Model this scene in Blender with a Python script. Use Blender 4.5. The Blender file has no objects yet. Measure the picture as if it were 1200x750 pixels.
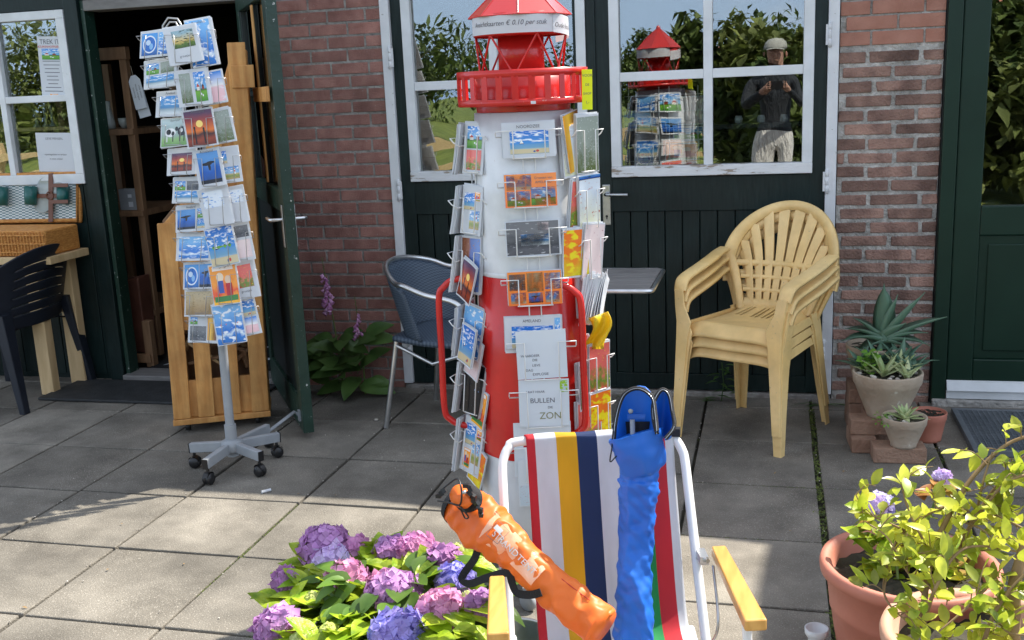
import bpy, math, random
from mathutils import Vector, Matrix, Euler
random.seed(11)
S = bpy.context.scene
COL = S.collection
R_ = math.radians
# ------------------------------------------------------------ camera, sky, sun
FPX = 1225.0
CAMY, CAMZ = -5.1, 1.556
cam_d = bpy.data.cameras.new('camera'); cam = bpy.data.objects.new('camera', cam_d); COL.objects.link(cam)
cam_d.sensor_width = 36; cam_d.lens = 36 * FPX / 1200; cam_d.clip_start = 0.02; cam_d.clip_end = 500
CR = Matrix.Rotation(.2493, 3, 'Z') @ Matrix.Rotation(math.pi/2 - .2201, 3, 'X') @ Matrix.Rotation(-.0444, 3, 'Z')
cam.matrix_world = Matrix.Translation((0, CAMY, CAMZ)) @ CR.to_4x4()
S.camera = cam
SUN = Vector((.412, .457, .788)).normalized()
w = bpy.data.worlds.new('World'); S.world = w; w.use_nodes = True
nt = w.node_tree; nt.nodes.clear()
sky = nt.nodes.new('ShaderNodeTexSky'); sky.sky_type = 'NISHITA'; sky.sun_disc = False
sky.sun_elevation = math.asin(SUN.z); sky.sun_rotation = math.atan2(SUN.x, SUN.y)
sky.air_density = 1.3; sky.dust_density = .4
tc = nt.nodes.new('ShaderNodeTexCoord'); mp = nt.nodes.new('ShaderNodeMapping'); mp.inputs['Scale'].default_value = (1, 1, 2.6)
nz = nt.nodes.new('ShaderNodeTexNoise'); nz.inputs['Scale'].default_value = 2.6; nz.inputs['Detail'].default_value = 7
cr = nt.nodes.new('ShaderNodeValToRGB'); cr.color_ramp.elements[0].position = .52; cr.color_ramp.elements[1].position = .74
mx = nt.nodes.new('ShaderNodeMixRGB'); mx.inputs[2].default_value = (7.0, 7.3, 7.8, 1)
bg = nt.nodes.new('ShaderNodeBackground'); bg.inputs['Strength'].default_value = .15
out = nt.nodes.new('ShaderNodeOutputWorld')
L = nt.links.new
L(tc.outputs['Generated'], mp.inputs[0]); L(mp.outputs[0], nz.inputs['Vector']); L(nz.outputs['Fac'], cr.inputs[0])
L(cr.outputs[0], mx.inputs[0]); bl = nt.nodes.new('ShaderNodeMixRGB'); sz_ = nt.nodes.new('ShaderNodeSeparateXYZ'); L(tc.outputs['Generated'], sz_.inputs[0]); mr_ = nt.nodes.new('ShaderNodeMapRange'); mr_.inputs['From Max'].default_value = .45; mr_.inputs['To Min'].default_value = .8; mr_.inputs['To Max'].default_value = .05; L(sz_.outputs[2], mr_.inputs[0]); L(mr_.outputs[0], bl.inputs[0]); bl.inputs[2].default_value = (2.7, 4.5, 7.5, 1); hs_ = nt.nodes.new('ShaderNodeHueSaturation'); hs_.inputs['Saturation'].default_value = .42; L(sky.outputs[0], hs_.inputs['Color']); L(hs_.outputs[0], bl.inputs[1]); L(bl.outputs[0], mx.inputs[1]); L(mx.outputs[0], bg.inputs[0]); L(bg.outputs[0], out.inputs[0])
sd = bpy.data.lights.new('sun', 'SUN'); sd.energy = 4.7; sd.angle = R_(.6); sd.color = (1, .93, .82)
so = bpy.data.objects.new('sun', sd); COL.objects.link(so)
so.rotation_euler = (-SUN).to_track_quat('-Z', 'Y').to_euler()
S.view_settings.view_transform = 'Standard'; S.view_settings.look = 'None'; S.view_settings.gamma = 1
S.view_settings.exposure = 1.02
S.render.engine = 'CYCLES'
S.cycles.max_bounces = 8; S.cycles.transparent_max_bounces = 16

# ------------------------------------------------------------ helpers
def ray(px, py): return CR @ Vector((px - 600, -(py - 375), -FPX))
def P(px, py, Y=0.0):            # a point of the picture on the plane y = Y
    r = ray(px, py); t = (Y - CAMY) / r.y; return Vector((r.x*t, Y, CAMZ + r.z*t))
def G(px, py, z=0.0):            # a point of the picture at height z
    r = ray(px, py); t = (z - CAMZ) / r.z; return Vector((r.x*t, CAMY + r.y*t, z))

def srgb(r, g, b): 
    f = lambda c: (c/255/12.92 if c <= 10 else ((c/255 + .055)/1.055)**2.4)
    return (f(r), f(g), f(b), 1)

MATS = {}
def mat(name, col, rough=.6, col2=None, nscale=8, bump=0, bscale=60, metal=0, spec=.5, wear=None, wamt=.62, wscale=18,
        trans=0, coat=0, rnd=0, detail=6, stain=0, sscale=1.6, rot=None, contrast=(.35, .65)):
    """colour noise between col and col2, optional chipped wear in another colour, per-island brightness, fine bump"""
    m = bpy.data.materials.new(name); m.use_nodes = True; n = m.node_tree.nodes; l = m.node_tree.links.new
    b = n['Principled BSDF']; b.inputs['Roughness'].default_value = rough; b.inputs['Metallic'].default_value = metal
    b.inputs['Specular IOR Level'].default_value = spec
    if coat: b.inputs['Coat Weight'].default_value = coat; b.inputs['Coat Roughness'].default_value = .1
    tc = n.new('ShaderNodeTexCoord'); vec = tc.outputs['Object']
    if rot:
        mp = n.new('ShaderNodeMapping'); mp.inputs['Scale'].default_value = rot; l(vec, mp.inputs[0]); vec = mp.outputs[0]
    src = None
    if col2:
        nz = n.new('ShaderNodeTexNoise'); nz.inputs['Scale'].default_value = nscale; nz.inputs['Detail'].default_value = detail
        l(vec, nz.inputs['Vector'])
        r = n.new('ShaderNodeValToRGB'); r.color_ramp.elements[0].position = contrast[0]; r.color_ramp.elements[1].position = contrast[1]
        r.color_ramp.elements[0].color = col; r.color_ramp.elements[1].color = col2
        l(nz.outputs['Fac'], r.inputs[0]); src = r.outputs[0]
    else:
        r = n.new('ShaderNodeRGB'); r.outputs[0].default_value = col; src = r.outputs[0]
    if rnd:
        g = n.new('ShaderNodeNewGeometry'); mr = n.new('ShaderNodeMapRange'); mr.inputs['To Min'].default_value = 1 - rnd; mr.inputs['To Max'].default_value = 1 + rnd
        l(g.outputs['Random Per Island'], mr.inputs[0])
        h = n.new('ShaderNodeHueSaturation'); l(mr.outputs[0], h.inputs['Value']); l(src, h.inputs['Color']); src = h.outputs[0]
    if wear:
        nz = n.new('ShaderNodeTexNoise'); nz.inputs['Scale'].default_value = wscale; nz.inputs['Detail'].default_value = 9; nz.inputs['Roughness'].default_value = .65
        l(vec, nz.inputs['Vector'])
        r = n.new('ShaderNodeValToRGB'); r.color_ramp.elements[0].position = wamt; r.color_ramp.elements[1].position = wamt + .03
        l(nz.outputs['Fac'], r.inputs[0]); m2 = n.new('ShaderNodeMixRGB'); m2.inputs[2].default_value = wear
        l(r.outputs[0], m2.inputs[0]); l(src, m2.inputs[1]); src = m2.outputs[0]
    if stain:
        nz = n.new('ShaderNodeTexNoise'); nz.inputs['Scale'].default_value = sscale; nz.inputs['Detail'].default_value = 10; nz.inputs['Roughness'].default_value = .62
        l(tc.outputs['Object'], nz.inputs['Vector']); mr = n.new('ShaderNodeMapRange'); mr.inputs['From Min'].default_value = .38; mr.inputs['From Max'].default_value = .62; mr.inputs['To Min'].default_value = 1 - stain; mr.inputs['To Max'].default_value = 1 + stain*.35
        l(nz.outputs['Fac'], mr.inputs[0]); h = n.new('ShaderNodeHueSaturation'); l(mr.outputs[0], h.inputs['Value']); l(src, h.inputs['Color']); src = h.outputs[0]
    l(src, b.inputs['Base Color'])
    if bump:
        nz = n.new('ShaderNodeTexNoise'); nz.inputs['Scale'].default_value = bscale; nz.inputs['Detail'].default_value = 8
        l(vec, nz.inputs['Vector']); bp = n.new('ShaderNodeBump'); bp.inputs['Strength'].default_value = bump; bp.inputs['Distance'].default_value = .01
        l(nz.outputs['Fac'], bp.inputs['Height']); l(bp.outputs[0], b.inputs['Normal'])
    if trans:
        t = n.new('ShaderNodeBsdfTranslucent'); l(src, t.inputs[0]); ms = n.new('ShaderNodeMixShader'); ms.inputs[0].default_value = trans
        l(b.outputs[0], ms.inputs[1]); l(t.outputs[0], ms.inputs[2]); l(ms.outputs[0], n['Material Output'].inputs[0])
    MATS[name] = m
    return m

class MB:
    def __init__(s): s.v = []; s.f = []; s.m = []; s.sm = []; s.uv = {}
    def add(s, vs, fs, mi=0, smooth=False, uvs=None):
        o = len(s.v); s.v += [Vector(v) for v in vs]
        for k, f in enumerate(fs):
            s.f.append([o + i for i in f]); s.m.append(mi); s.sm.append(smooth)
            if uvs: s.uv[len(s.f) - 1] = uvs[k]
    def box(s, x0, x1, y0, y1, z0, z1, mi=0):
        s.hexa([(x0,y0,z0),(x1,y0,z0),(x1,y1,z0),(x0,y1,z0),(x0,y0,z1),(x1,y0,z1),(x1,y1,z1),(x0,y1,z1)], mi)
    def hexa(s, p, mi=0):        # bottom 4 counter-clockwise from above, top 4
        s.add(p, [(3,2,1,0),(4,5,6,7),(0,1,5,4),(1,2,6,5),(2,3,7,6),(3,0,4,7)], mi)
    def obox(s, c, size, M=None, mi=0):
        M = M or Matrix.Identity(3); c = Vector(c); a, b, d = [q/2 for q in size]
        s.hexa([c + M @ Vector(q) for q in [(-a,-b,-d),(a,-b,-d),(a,b,-d),(-a,b,-d),(-a,-b,d),(a,-b,d),(a,b,d),(-a,b,d)]], mi)
    def bar(s, a, b, w, t, up=(0,0,1), mi=0):   # box from a to b, w across, t along up
        a = Vector(a); b = Vector(b); d = (b - a); Ln = d.length; d.normalize(); u = Vector(up); sd_ = d.cross(u).normalized(); u = sd_.cross(d)
        s.obox((a + b)/2, (w, Ln, t), Matrix((sd_, d, u)).transposed(), mi)
    def loft(s, secs, mi=0, smooth=True, closed=True, caps=True):
        n = len(secs[0]); vs = [q for c in secs for q in c]; fs = []
        for i in range(len(secs) - 1):
            for j in range(n if closed else n - 1):
                k = (j + 1) % n; fs.append((i*n + j, i*n + k, (i+1)*n + k, (i+1)*n + j))
        s.add(vs, fs, mi, smooth)
        if caps and closed:
            s.add(secs[0], [tuple(reversed(range(n)))], mi); s.add(secs[-1], [tuple(range(n))], mi)
    def tube(s, pts, r, seg=8, closed=False, mi=0, caps=True, flat=1.0):
        pts = [Vector(p) for p in pts]; n = len(pts); rs = r if isinstance(r, (list, tuple)) else [r]*n
        def tan(i):
            if closed: return (pts[(i+1) % n] - pts[i-1]).normalized()
            return (pts[min(i+1, n-1)] - pts[max(i-1, 0)]).normalized()
        t = tan(0); a = Vector((0,0,1)) if abs(t.z) < .9 else Vector((1,0,0)); nrm = (a - t*a.dot(t)).normalized(); secs = []
        for i in range(n):
            t = tan(i); nrm = (nrm - t*nrm.dot(t)).normalized(); b = t.cross(nrm)
            secs.append([pts[i] + nrm*(math.cos(2*math.pi*k/seg)*rs[i]) + b*(math.sin(2*math.pi*k/seg)*rs[i]*flat) for k in range(seg)])
        if closed: s.loft(secs + [secs[0]], mi, True, True, False)
        else: s.loft(secs, mi, True, True, caps)
    def lathe(s, prof, c=(0,0,0), seg=32, mi=0, M=None, smooth=True, a0=0, a1=2*math.pi):
        c = Vector(c); M = M or Matrix.Identity(3); full = abs(a1 - a0 - 2*math.pi) < 1e-6; n = seg if full else seg + 1
        vs = []
        for r, z in prof:
            for k in range(n):
                a = a0 + (a1 - a0)*k/seg; vs.append(c + M @ Vector((r*math.cos(a), r*math.sin(a), z)))
        fs = []
        for i in range(len(prof) - 1):
            for k in range(seg):
                j = (k + 1) % n; fs.append((i*n + k, i*n + j, (i+1)*n + j, (i+1)*n + k))
        s.add(vs, fs, mi, smooth)
    def prism(s, poly, z0, z1, M=None, c=(0,0,0), mi=0):   # poly in local xy, counter-clockwise, extruded along local z
        M = M or Matrix.Identity(3); c = Vector(c); n = len(poly)
        vs = [c + M @ Vector((x, y, z0)) for x, y in poly] + [c + M @ Vector((x, y, z1)) for x, y in poly]
        s.add(vs, [tuple(reversed(range(n))), tuple(range(n, 2*n))] + [(i, (i+1) % n, n + (i+1) % n, n + i) for i in range(n)], mi)
    def grid(s, fn, nu, nv, mi=0, smooth=True, skip=None, uv=False):
        vs = [fn(i/nu, j/nv) for j in range(nv + 1) for i in range(nu + 1)]; fs = []; us = []
        for j in range(nv):
            for i in range(nu):
                if skip and skip((i+.5)/nu, (j+.5)/nv): continue
                a = j*(nu+1) + i; fs.append((a, a+1, a+nu+2, a+nu+1))
                us.append([(i/nu, j/nv), ((i+1)/nu, j/nv), ((i+1)/nu, (j+1)/nv), (i/nu, (j+1)/nv)])
        s.add(vs, fs, mi, smooth, us if uv else None)
    def leaf(s, p, d, up, Ln, W, mi=0, curl=.25, fold=.25, n=5, shape=.45):
        p = Vector(p); d = Vector(d).normalized(); up = Vector(up); sd_ = d.cross(up)
        if sd_.length < 1e-3: sd_ = d.cross(Vector((1, 0, 0)))
        sd_.normalize(); u = sd_.cross(d).normalized()
        vs = []; fs = []
        for i in range(n + 1):
            t = i/n; ww = W*.5*(math.sin(math.pi*min(1, t**(.9 if shape > .4 else .7)))**.75 if 0 < t < 1 else .03)
            c = p + d*(Ln*t) - u*(curl*Ln*t*t); vs += [c - sd_*ww + u*(fold*ww), c, c + sd_*ww + u*(fold*ww)]
        for i in range(n):
            a = i*3; fs += [(a, a+1, a+4, a+3), (a+1, a+2, a+5, a+4)]
        s.add(vs, fs, mi, True)
    def build(s, name, mats, parent=None, bevel=0, solid=0, bseg=2, subsurf=0):
        me = bpy.data.meshes.new(name); mats = mats if isinstance(mats, (list, tuple)) else [mats]
        inv = wm(parent).inverted() if parent else Matrix.Identity(4)
        me.from_pydata([tuple(inv @ v) for v in s.v], [], s.f)
        for m in mats: me.materials.append(m)
        me.polygons.foreach_set('material_index', s.m); me.polygons.foreach_set('use_smooth', s.sm)
        if s.uv:
            ul = me.uv_layers.new(name='UVMap')
            for fi, uvs in s.uv.items():
                for li, uv in zip(me.polygons[fi].loop_indices, uvs): ul.data[li].uv = uv
        me.update()
        o = bpy.data.objects.new(name, me); COL.objects.link(o)
        if parent: o.parent = parent
        if solid: md = o.modifiers.new('solid', 'SOLIDIFY'); md.thickness = solid; md.offset = 0
        if subsurf: md = o.modifiers.new('sub', 'SUBSURF'); md.levels = md.render_levels = subsurf
        if bevel:
            md = o.modifiers.new('bevel', 'BEVEL'); md.width = bevel; md.segments = bseg; md.limit_method = 'ANGLE'; md.angle_limit = R_(40)
        return o

def wm(o):
    m = Matrix.Identity(4)
    while o: m = o.matrix_basis @ m; o = o.parent
    return m
def tag(o, label=None, cat=None, group=None, kind=None):
    if label: o['label'] = label
    if cat: o['category'] = cat
    if group: o['group'] = group
    if kind: o['kind'] = kind
    return o
def thing(name, label, cat, loc=(0,0,0), group=None):
    o = bpy.data.objects.new(name, None); COL.objects.link(o); o.location = loc; o.empty_display_size = .1
    return tag(o, label, cat, group)
def copy_tree(o, parent=None):
    c = o.copy(); COL.objects.link(c); c.parent = parent
    for ch in list(o.children):
        copy_tree(ch, c)
    return c
def struct(o): o['kind'] = 'structure'; return o
def Z3(a): return Matrix.Rotation(a, 3, 'Z')
def arc(c, r, a0, a1, n, u=Vector((1,0,0)), v=Vector((0,0,1))):
    return [Vector(c) + u*(r*math.cos(a0 + (a1-a0)*i/n)) + v*(r*math.sin(a0 + (a1-a0)*i/n)) for i in range(n + 1)]
def smooth_path(pts, n=6):       # Catmull-Rom
    pts = [Vector(p) for p in pts]; o = []
    for i in range(len(pts) - 1):
        p0 = pts[max(i-1, 0)]; p1 = pts[i]; p2 = pts[i+1]; p3 = pts[min(i+2, len(pts)-1)]
        for k in range(n):
            t = k/n; o.append(.5*((2*p1) + (p2-p0)*t + (2*p0-5*p1+4*p2-p3)*t*t + (3*p1-p0-3*p2+p3)*t**3))
    return o + [pts[-1]]

def text_mb(s, size, M, c, mb, mi=0, thick=.0004, align='CENTER', bend=None, shear=0):
    """writing as thin raised letters added to mb; M maps text x,y to the surface"""
    cu = bpy.data.curves.new('t', 'FONT'); cu.body = s; cu.size = size; cu.align_x = align; cu.align_y = 'CENTER'; cu.shear = shear; cu.resolution_u = 3
    ob = bpy.data.objects.new('t', cu); me = bpy.data.meshes.new_from_object(ob)
    c = Vector(c) if c is not None else None; vs = []
    for v in me.vertices:
        vs.append(bend(v.co.x, v.co.y) if bend else c + M @ Vector((v.co.x, v.co.y, thick)))
    mb.add(vs, [tuple(p.vertices) for p in me.polygons], mi)
    bpy.data.objects.remove(ob); bpy.data.curves.remove(cu); bpy.data.meshes.remove(me)

# ------------------------------------------------------------ materials
M = {}
def D(k, *a, **kw): M[k] = mat(k, *a, **kw)
D('slab', (.138,.124,.101,1), .92, (.235,.215,.180,1), 4, stain=.36, sscale=2.6, bump=.5, bscale=190, rnd=.20, wear=(.38,.35,.30,1), wamt=.58, wscale=230, detail=10, contrast=(.3,.7))
D('soil', (.025,.022,.015,1), .95, (.06,.055,.035,1), 14, bump=.6, bscale=60)
D('moss', (.05,.075,.015,1), .95, (.12,.15,.03,1), 30, rnd=.3)
D('brick_red', (.27,.122,.098,1), .85, (.37,.185,.15,1), 14, stain=.3, sscale=3, bump=.5, bscale=130, rnd=.16, wear=(.36,.30,.27,1), wamt=.64, wscale=50)
D('brick_old', (.19,.108,.085,1), .9, (.36,.215,.165,1), 9, stain=.3, sscale=4, bump=.9, bscale=90, rnd=.28, wear=(.33,.31,.28,1), wamt=.70, wscale=60)
D('brick_orange', (.36,.155,.105,1), .8, (.44,.21,.15,1), 12, stain=.2, bump=.3, bscale=120, rnd=.08)
D('mortar', (.24,.22,.20,1), .95, (.38,.36,.33,1), 30, stain=.3, sscale=5, bump=1, bscale=120)
D('mortar_old', (.36,.34,.31,1), .95, (.54,.51,.47,1), 30, stain=.3, sscale=5, bump=1.2, bscale=90)
D('green_paint', (.005,.0145,.0135,1), .42, (.010,.022,.021,1), 12, stain=.3, sscale=3, rot=(8,1,.8), spec=.3, bump=.08, bscale=30, wear=(.30,.33,.31,1), wamt=.76, wscale=60)
D('green_worn', (.010,.034,.022,1), .42, (.016,.044,.03,1), 12, bump=.25, bscale=40, wear=(.5,.52,.5,1), wamt=.645, wscale=42)
D('green_right', (.006,.024,.014,1), .4, (.008,.030,.018,1), 4, spec=.3, bump=.05, bscale=20)
D('green_dark', (.004,.010,.009,1), .5, (.006,.013,.012,1), 5)
D('white_paint', (.72,.74,.76,1), .45, (.62,.64,.65,1), 9, bump=.12, bscale=40, wear=(.30,.28,.25,1), wamt=.70, wscale=24)
D('white_worn', (.70,.71,.72,1), .5, (.62,.63,.65,1), 9, bump=.2, bscale=50, wear=(.30,.27,.23,1), wamt=.665, wscale=40)
D('white_peel', (.70,.71,.72,1), .5, (.60,.61,.62,1), 9, bump=.3, bscale=50, wear=(.30,.25,.20,1), wamt=.55, wscale=9, rot=(1,1,5))
D('white_tube', (.76,.76,.75,1), .28, (.70,.70,.69,1), 12, wear=(.42,.36,.3,1), wamt=.72, wscale=30)
D('wire', (.74,.74,.73,1), .35)
D('grey_wire', (.42,.42,.42,1), .35, metal=.6)
D('steel', (.52,.53,.54,1), .28, (.42,.43,.44,1), 30, metal=1)
D('aluminium', (.72,.73,.74,1), .3, (.58,.59,.6,1), 20, metal=.95)
D('grey_metal', (.26,.28,.30,1), .45, (.32,.34,.36,1), 12)
D('black_plastic', (.012,.012,.013,1), .4)
D('black_cloth', (.01,.01,.012,1), .8, bump=.3, bscale=300)
D('wood', (.56,.25,.065,1), .5, (.72,.38,.12,1), 6, stain=.25, sscale=4, bump=.15, bscale=30, rot=(6,6,.7), rnd=.1)
D('wood_light', (.55,.38,.19,1), .6, (.66,.48,.26,1), 6, rot=(5,5,.8), bump=.1, bscale=30)
D('wood_dark', (.20,.11,.055,1), .6, (.30,.17,.09,1), 6, rot=(5,5,.8), rnd=.15)
D('wood_arm', (.56,.27,.06,1), .3, (.70,.38,.10,1), 8, rot=(7,1,3), coat=.4)
D('wood_grey', (.16,.15,.145,1), .6, (.23,.22,.21,1), 9, rot=(1,9,3), rnd=.1)
D('red_paint', (.62,.020,.014,1), .27, (.52,.014,.012,1), 7, stain=.14, sscale=6, coat=.1, wear=(.60,.25,.20,1), wamt=.69, wscale=40)
D('red_roof', (.58,.03,.025,1), .22, (.50,.022,.02,1), 4, coat=.6, wear=(.65,.5,.48,1), wamt=.735, wscale=26)
D('white_enamel', (.74,.75,.76,1), .3, (.66,.67,.69,1), 3, stain=.14, sscale=5, rot=(3,3,.6), coat=.3, wear=(.40,.28,.18,1), wamt=.69, wscale=30)
D('paper', (.78,.80,.83,1), .7, (.72,.75,.79,1), 3, trans=.25)
D('paper_grey', (.66,.70,.74,1), .7, (.60,.65,.70,1), 3)
D('paper_yellow', (.80,.88,.02,1), .6, trans=.35)
D('ink', (.13,.13,.15,1), .8)
D('ink_red', (.55,.05,.03,1), .8)
D('yellow_plastic', (.78,.53,.20,1), .42, (.86,.62,.28,1), 4, stain=.16, sscale=6, bump=.06, bscale=60, wear=(.50,.38,.20,1), wamt=.66, wscale=60)
D('blue_plastic', (.010,.013,.021,1), .5, (.014,.018,.028,1), 6, bump=.08, bscale=300)
D('terracotta', (.45,.155,.10,1), .6, (.54,.21,.145,1), 5, bump=.12, bscale=40)
D('terracotta_pale', (.52,.28,.18,1), .7, (.60,.36,.25,1), 5, bump=.12, bscale=40)
D('clay', (.36,.28,.20,1), .85, (.48,.40,.31,1), 6, bump=.4, bscale=60, wear=(.62,.58,.5,1), wamt=.63, wscale=12)
D('teal', (.03,.22,.25,1), .35)
D('brick_step', (.26,.15,.10,1), .9, (.36,.23,.16,1), 10, bump=.8, bscale=70, rnd=.15)
D('leaf_hyd', (.17,.30,.015,1), .36, (.48,.60,.04,1), 22, trans=.35, rnd=.35, bump=.5, bscale=60)
D('leaf_shrub', (.24,.33,.02,1), .35, (.72,.72,.08,1), 11, trans=.38, rnd=.45)
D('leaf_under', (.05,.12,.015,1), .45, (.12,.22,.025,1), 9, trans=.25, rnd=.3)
D('leaf_dark', (.06,.13,.03,1), .4, (.11,.20,.05,1), 9, trans=.25, rnd=.25)
D('leaf_red', (.25,.06,.02,1), .45, (.42,.30,.04,1), 12, trans=.3, rnd=.3)
D('agave', (.07,.15,.10,1), .45, (.13,.23,.15,1), 6, rot=(1,1,.3))
D('agave_pale', (.30,.42,.16,1), .45, (.55,.60,.32,1), 16, rot=(1,1,.3))
D('stem', (.20,.12,.05,1), .7, (.30,.20,.09,1), 20)
D('stem_green', (.10,.16,.03,1), .6)
D('stones', (.38,.34,.29,1), .7, (.58,.54,.48,1), 20, rnd=.25)
D('petal_pink', (.76,.36,.54,1), .6, (.60,.27,.54,1), 8, trans=.3, rnd=.22)
D('petal_purple', (.46,.21,.44,1), .6, (.58,.32,.62,1), 8, trans=.3, rnd=.25)
D('petal_blue', (.28,.29,.74,1), .6, (.50,.38,.74,1), 9, trans=.3, rnd=.22)
D('petal_pale', (.62,.68,.90,1), .6, (.74,.54,.84,1), 9, trans=.3, rnd=.15)
D('petal_lime', (.60,.66,.12,1), .6, (.62,.66,.32,1), 9, trans=.3, rnd=.15)
D('fabric_blue', (.010,.125,.56,1), .42, (.016,.17,.68,1), 6, bump=.35, bscale=5, trans=.10, detail=2)
D('fabric_orange', (.80,.145,.012,1), .48, (.86,.19,.022,1), 5, bump=.35, bscale=5, trans=.08, detail=2)
D('reflective', (.60,.60,.58,1), .4)
D('basket', (.55,.20,.035,1), .5, (.75,.36,.09,1), 40, bump=.8, bscale=90, rot=(1,1,4))
D('leather', (.14,.05,.025,1), .5)
D('bottle_green', (.01,.10,.09,1), .3)
D('rubber', (.018,.02,.021,1), .7, (.03,.032,.034,1), 14, bump=.3, bscale=80)
D('metal_grid', (.10,.115,.13,1), .5, (.14,.155,.17,1), 14)
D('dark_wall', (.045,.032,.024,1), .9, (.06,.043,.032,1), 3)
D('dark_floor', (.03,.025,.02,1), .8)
D('suitcase', (.14,.055,.035,1), .5, (.09,.035,.022,1), 8)
D('rope', (.45,.38,.28,1), .8)
D('glassware', (.35,.38,.36,1), .15)
D('grass', (.10,.15,.022,1), .9, (.22,.26,.05,1), 2.2, bump=1, bscale=20)
D('hedge', (.05,.085,.018,1), .7, (.12,.16,.035,1), 3, rnd=.4, trans=.2)
D('hedge_light', (.10,.13,.025,1), .7, (.20,.23,.06,1), 3, rnd=.4, trans=.2)
D('bark', (.10,.07,.045,1), .9, (.16,.12,.08,1), 9)
D('skin', (.52,.29,.20,1), .5)
D('foxglove', (.66,.28,.60,1), .5, (.80,.50,.74,1), 30, trans=.3, rnd=.2)
D('galvanised', (.55,.57,.58,1), .3, (.40,.42,.43,1), 14, metal=.9)
D('rust', (.30,.13,.05,1), .8)

def glass_mat(name, base=.12, tint=(.9,.95,.93,1)):
    m = bpy.data.materials.new(name); m.use_nodes = True; n = m.node_tree.nodes; l = m.node_tree.links.new; n.clear()
    o = n.new('ShaderNodeOutputMaterial'); t = n.new('ShaderNodeBsdfTransparent'); t.inputs[0].default_value = tint
    g = n.new('ShaderNodeBsdfGlossy'); g.inputs['Roughness'].default_value = 0; fr = n.new('ShaderNodeFresnel'); fr.inputs[0].default_value = 1.5
    nz = n.new('ShaderNodeTexNoise'); nz.inputs['Scale'].default_value = 3; nz.inputs['Detail'].default_value = 1
    bp = n.new('ShaderNodeBump'); bp.inputs['Strength'].default_value = .07; bp.inputs['Distance'].default_value = .02
    tc = n.new('ShaderNodeTexCoord'); l(tc.outputs['Object'], nz.inputs['Vector']); l(nz.outputs['Fac'], bp.inputs['Height']); l(bp.outputs[0], g.inputs['Normal'])
    ad = n.new('ShaderNodeMath'); ad.operation = 'ADD'; ad.inputs[1].default_value = base; l(fr.outputs[0], ad.inputs[0])
    ms = n.new('ShaderNodeMixShader'); l(ad.outputs[0], ms.inputs[0]); l(t.outputs[0], ms.inputs[1]); l(g.outputs[0], ms.inputs[2]); l(ms.outputs[0], o.inputs[0])
    return m
M['glass'] = glass_mat('window_glass', .155)
M['clear'] = glass_mat('clear_plastic', .0, (.97, .98, .98, 1))

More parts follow.
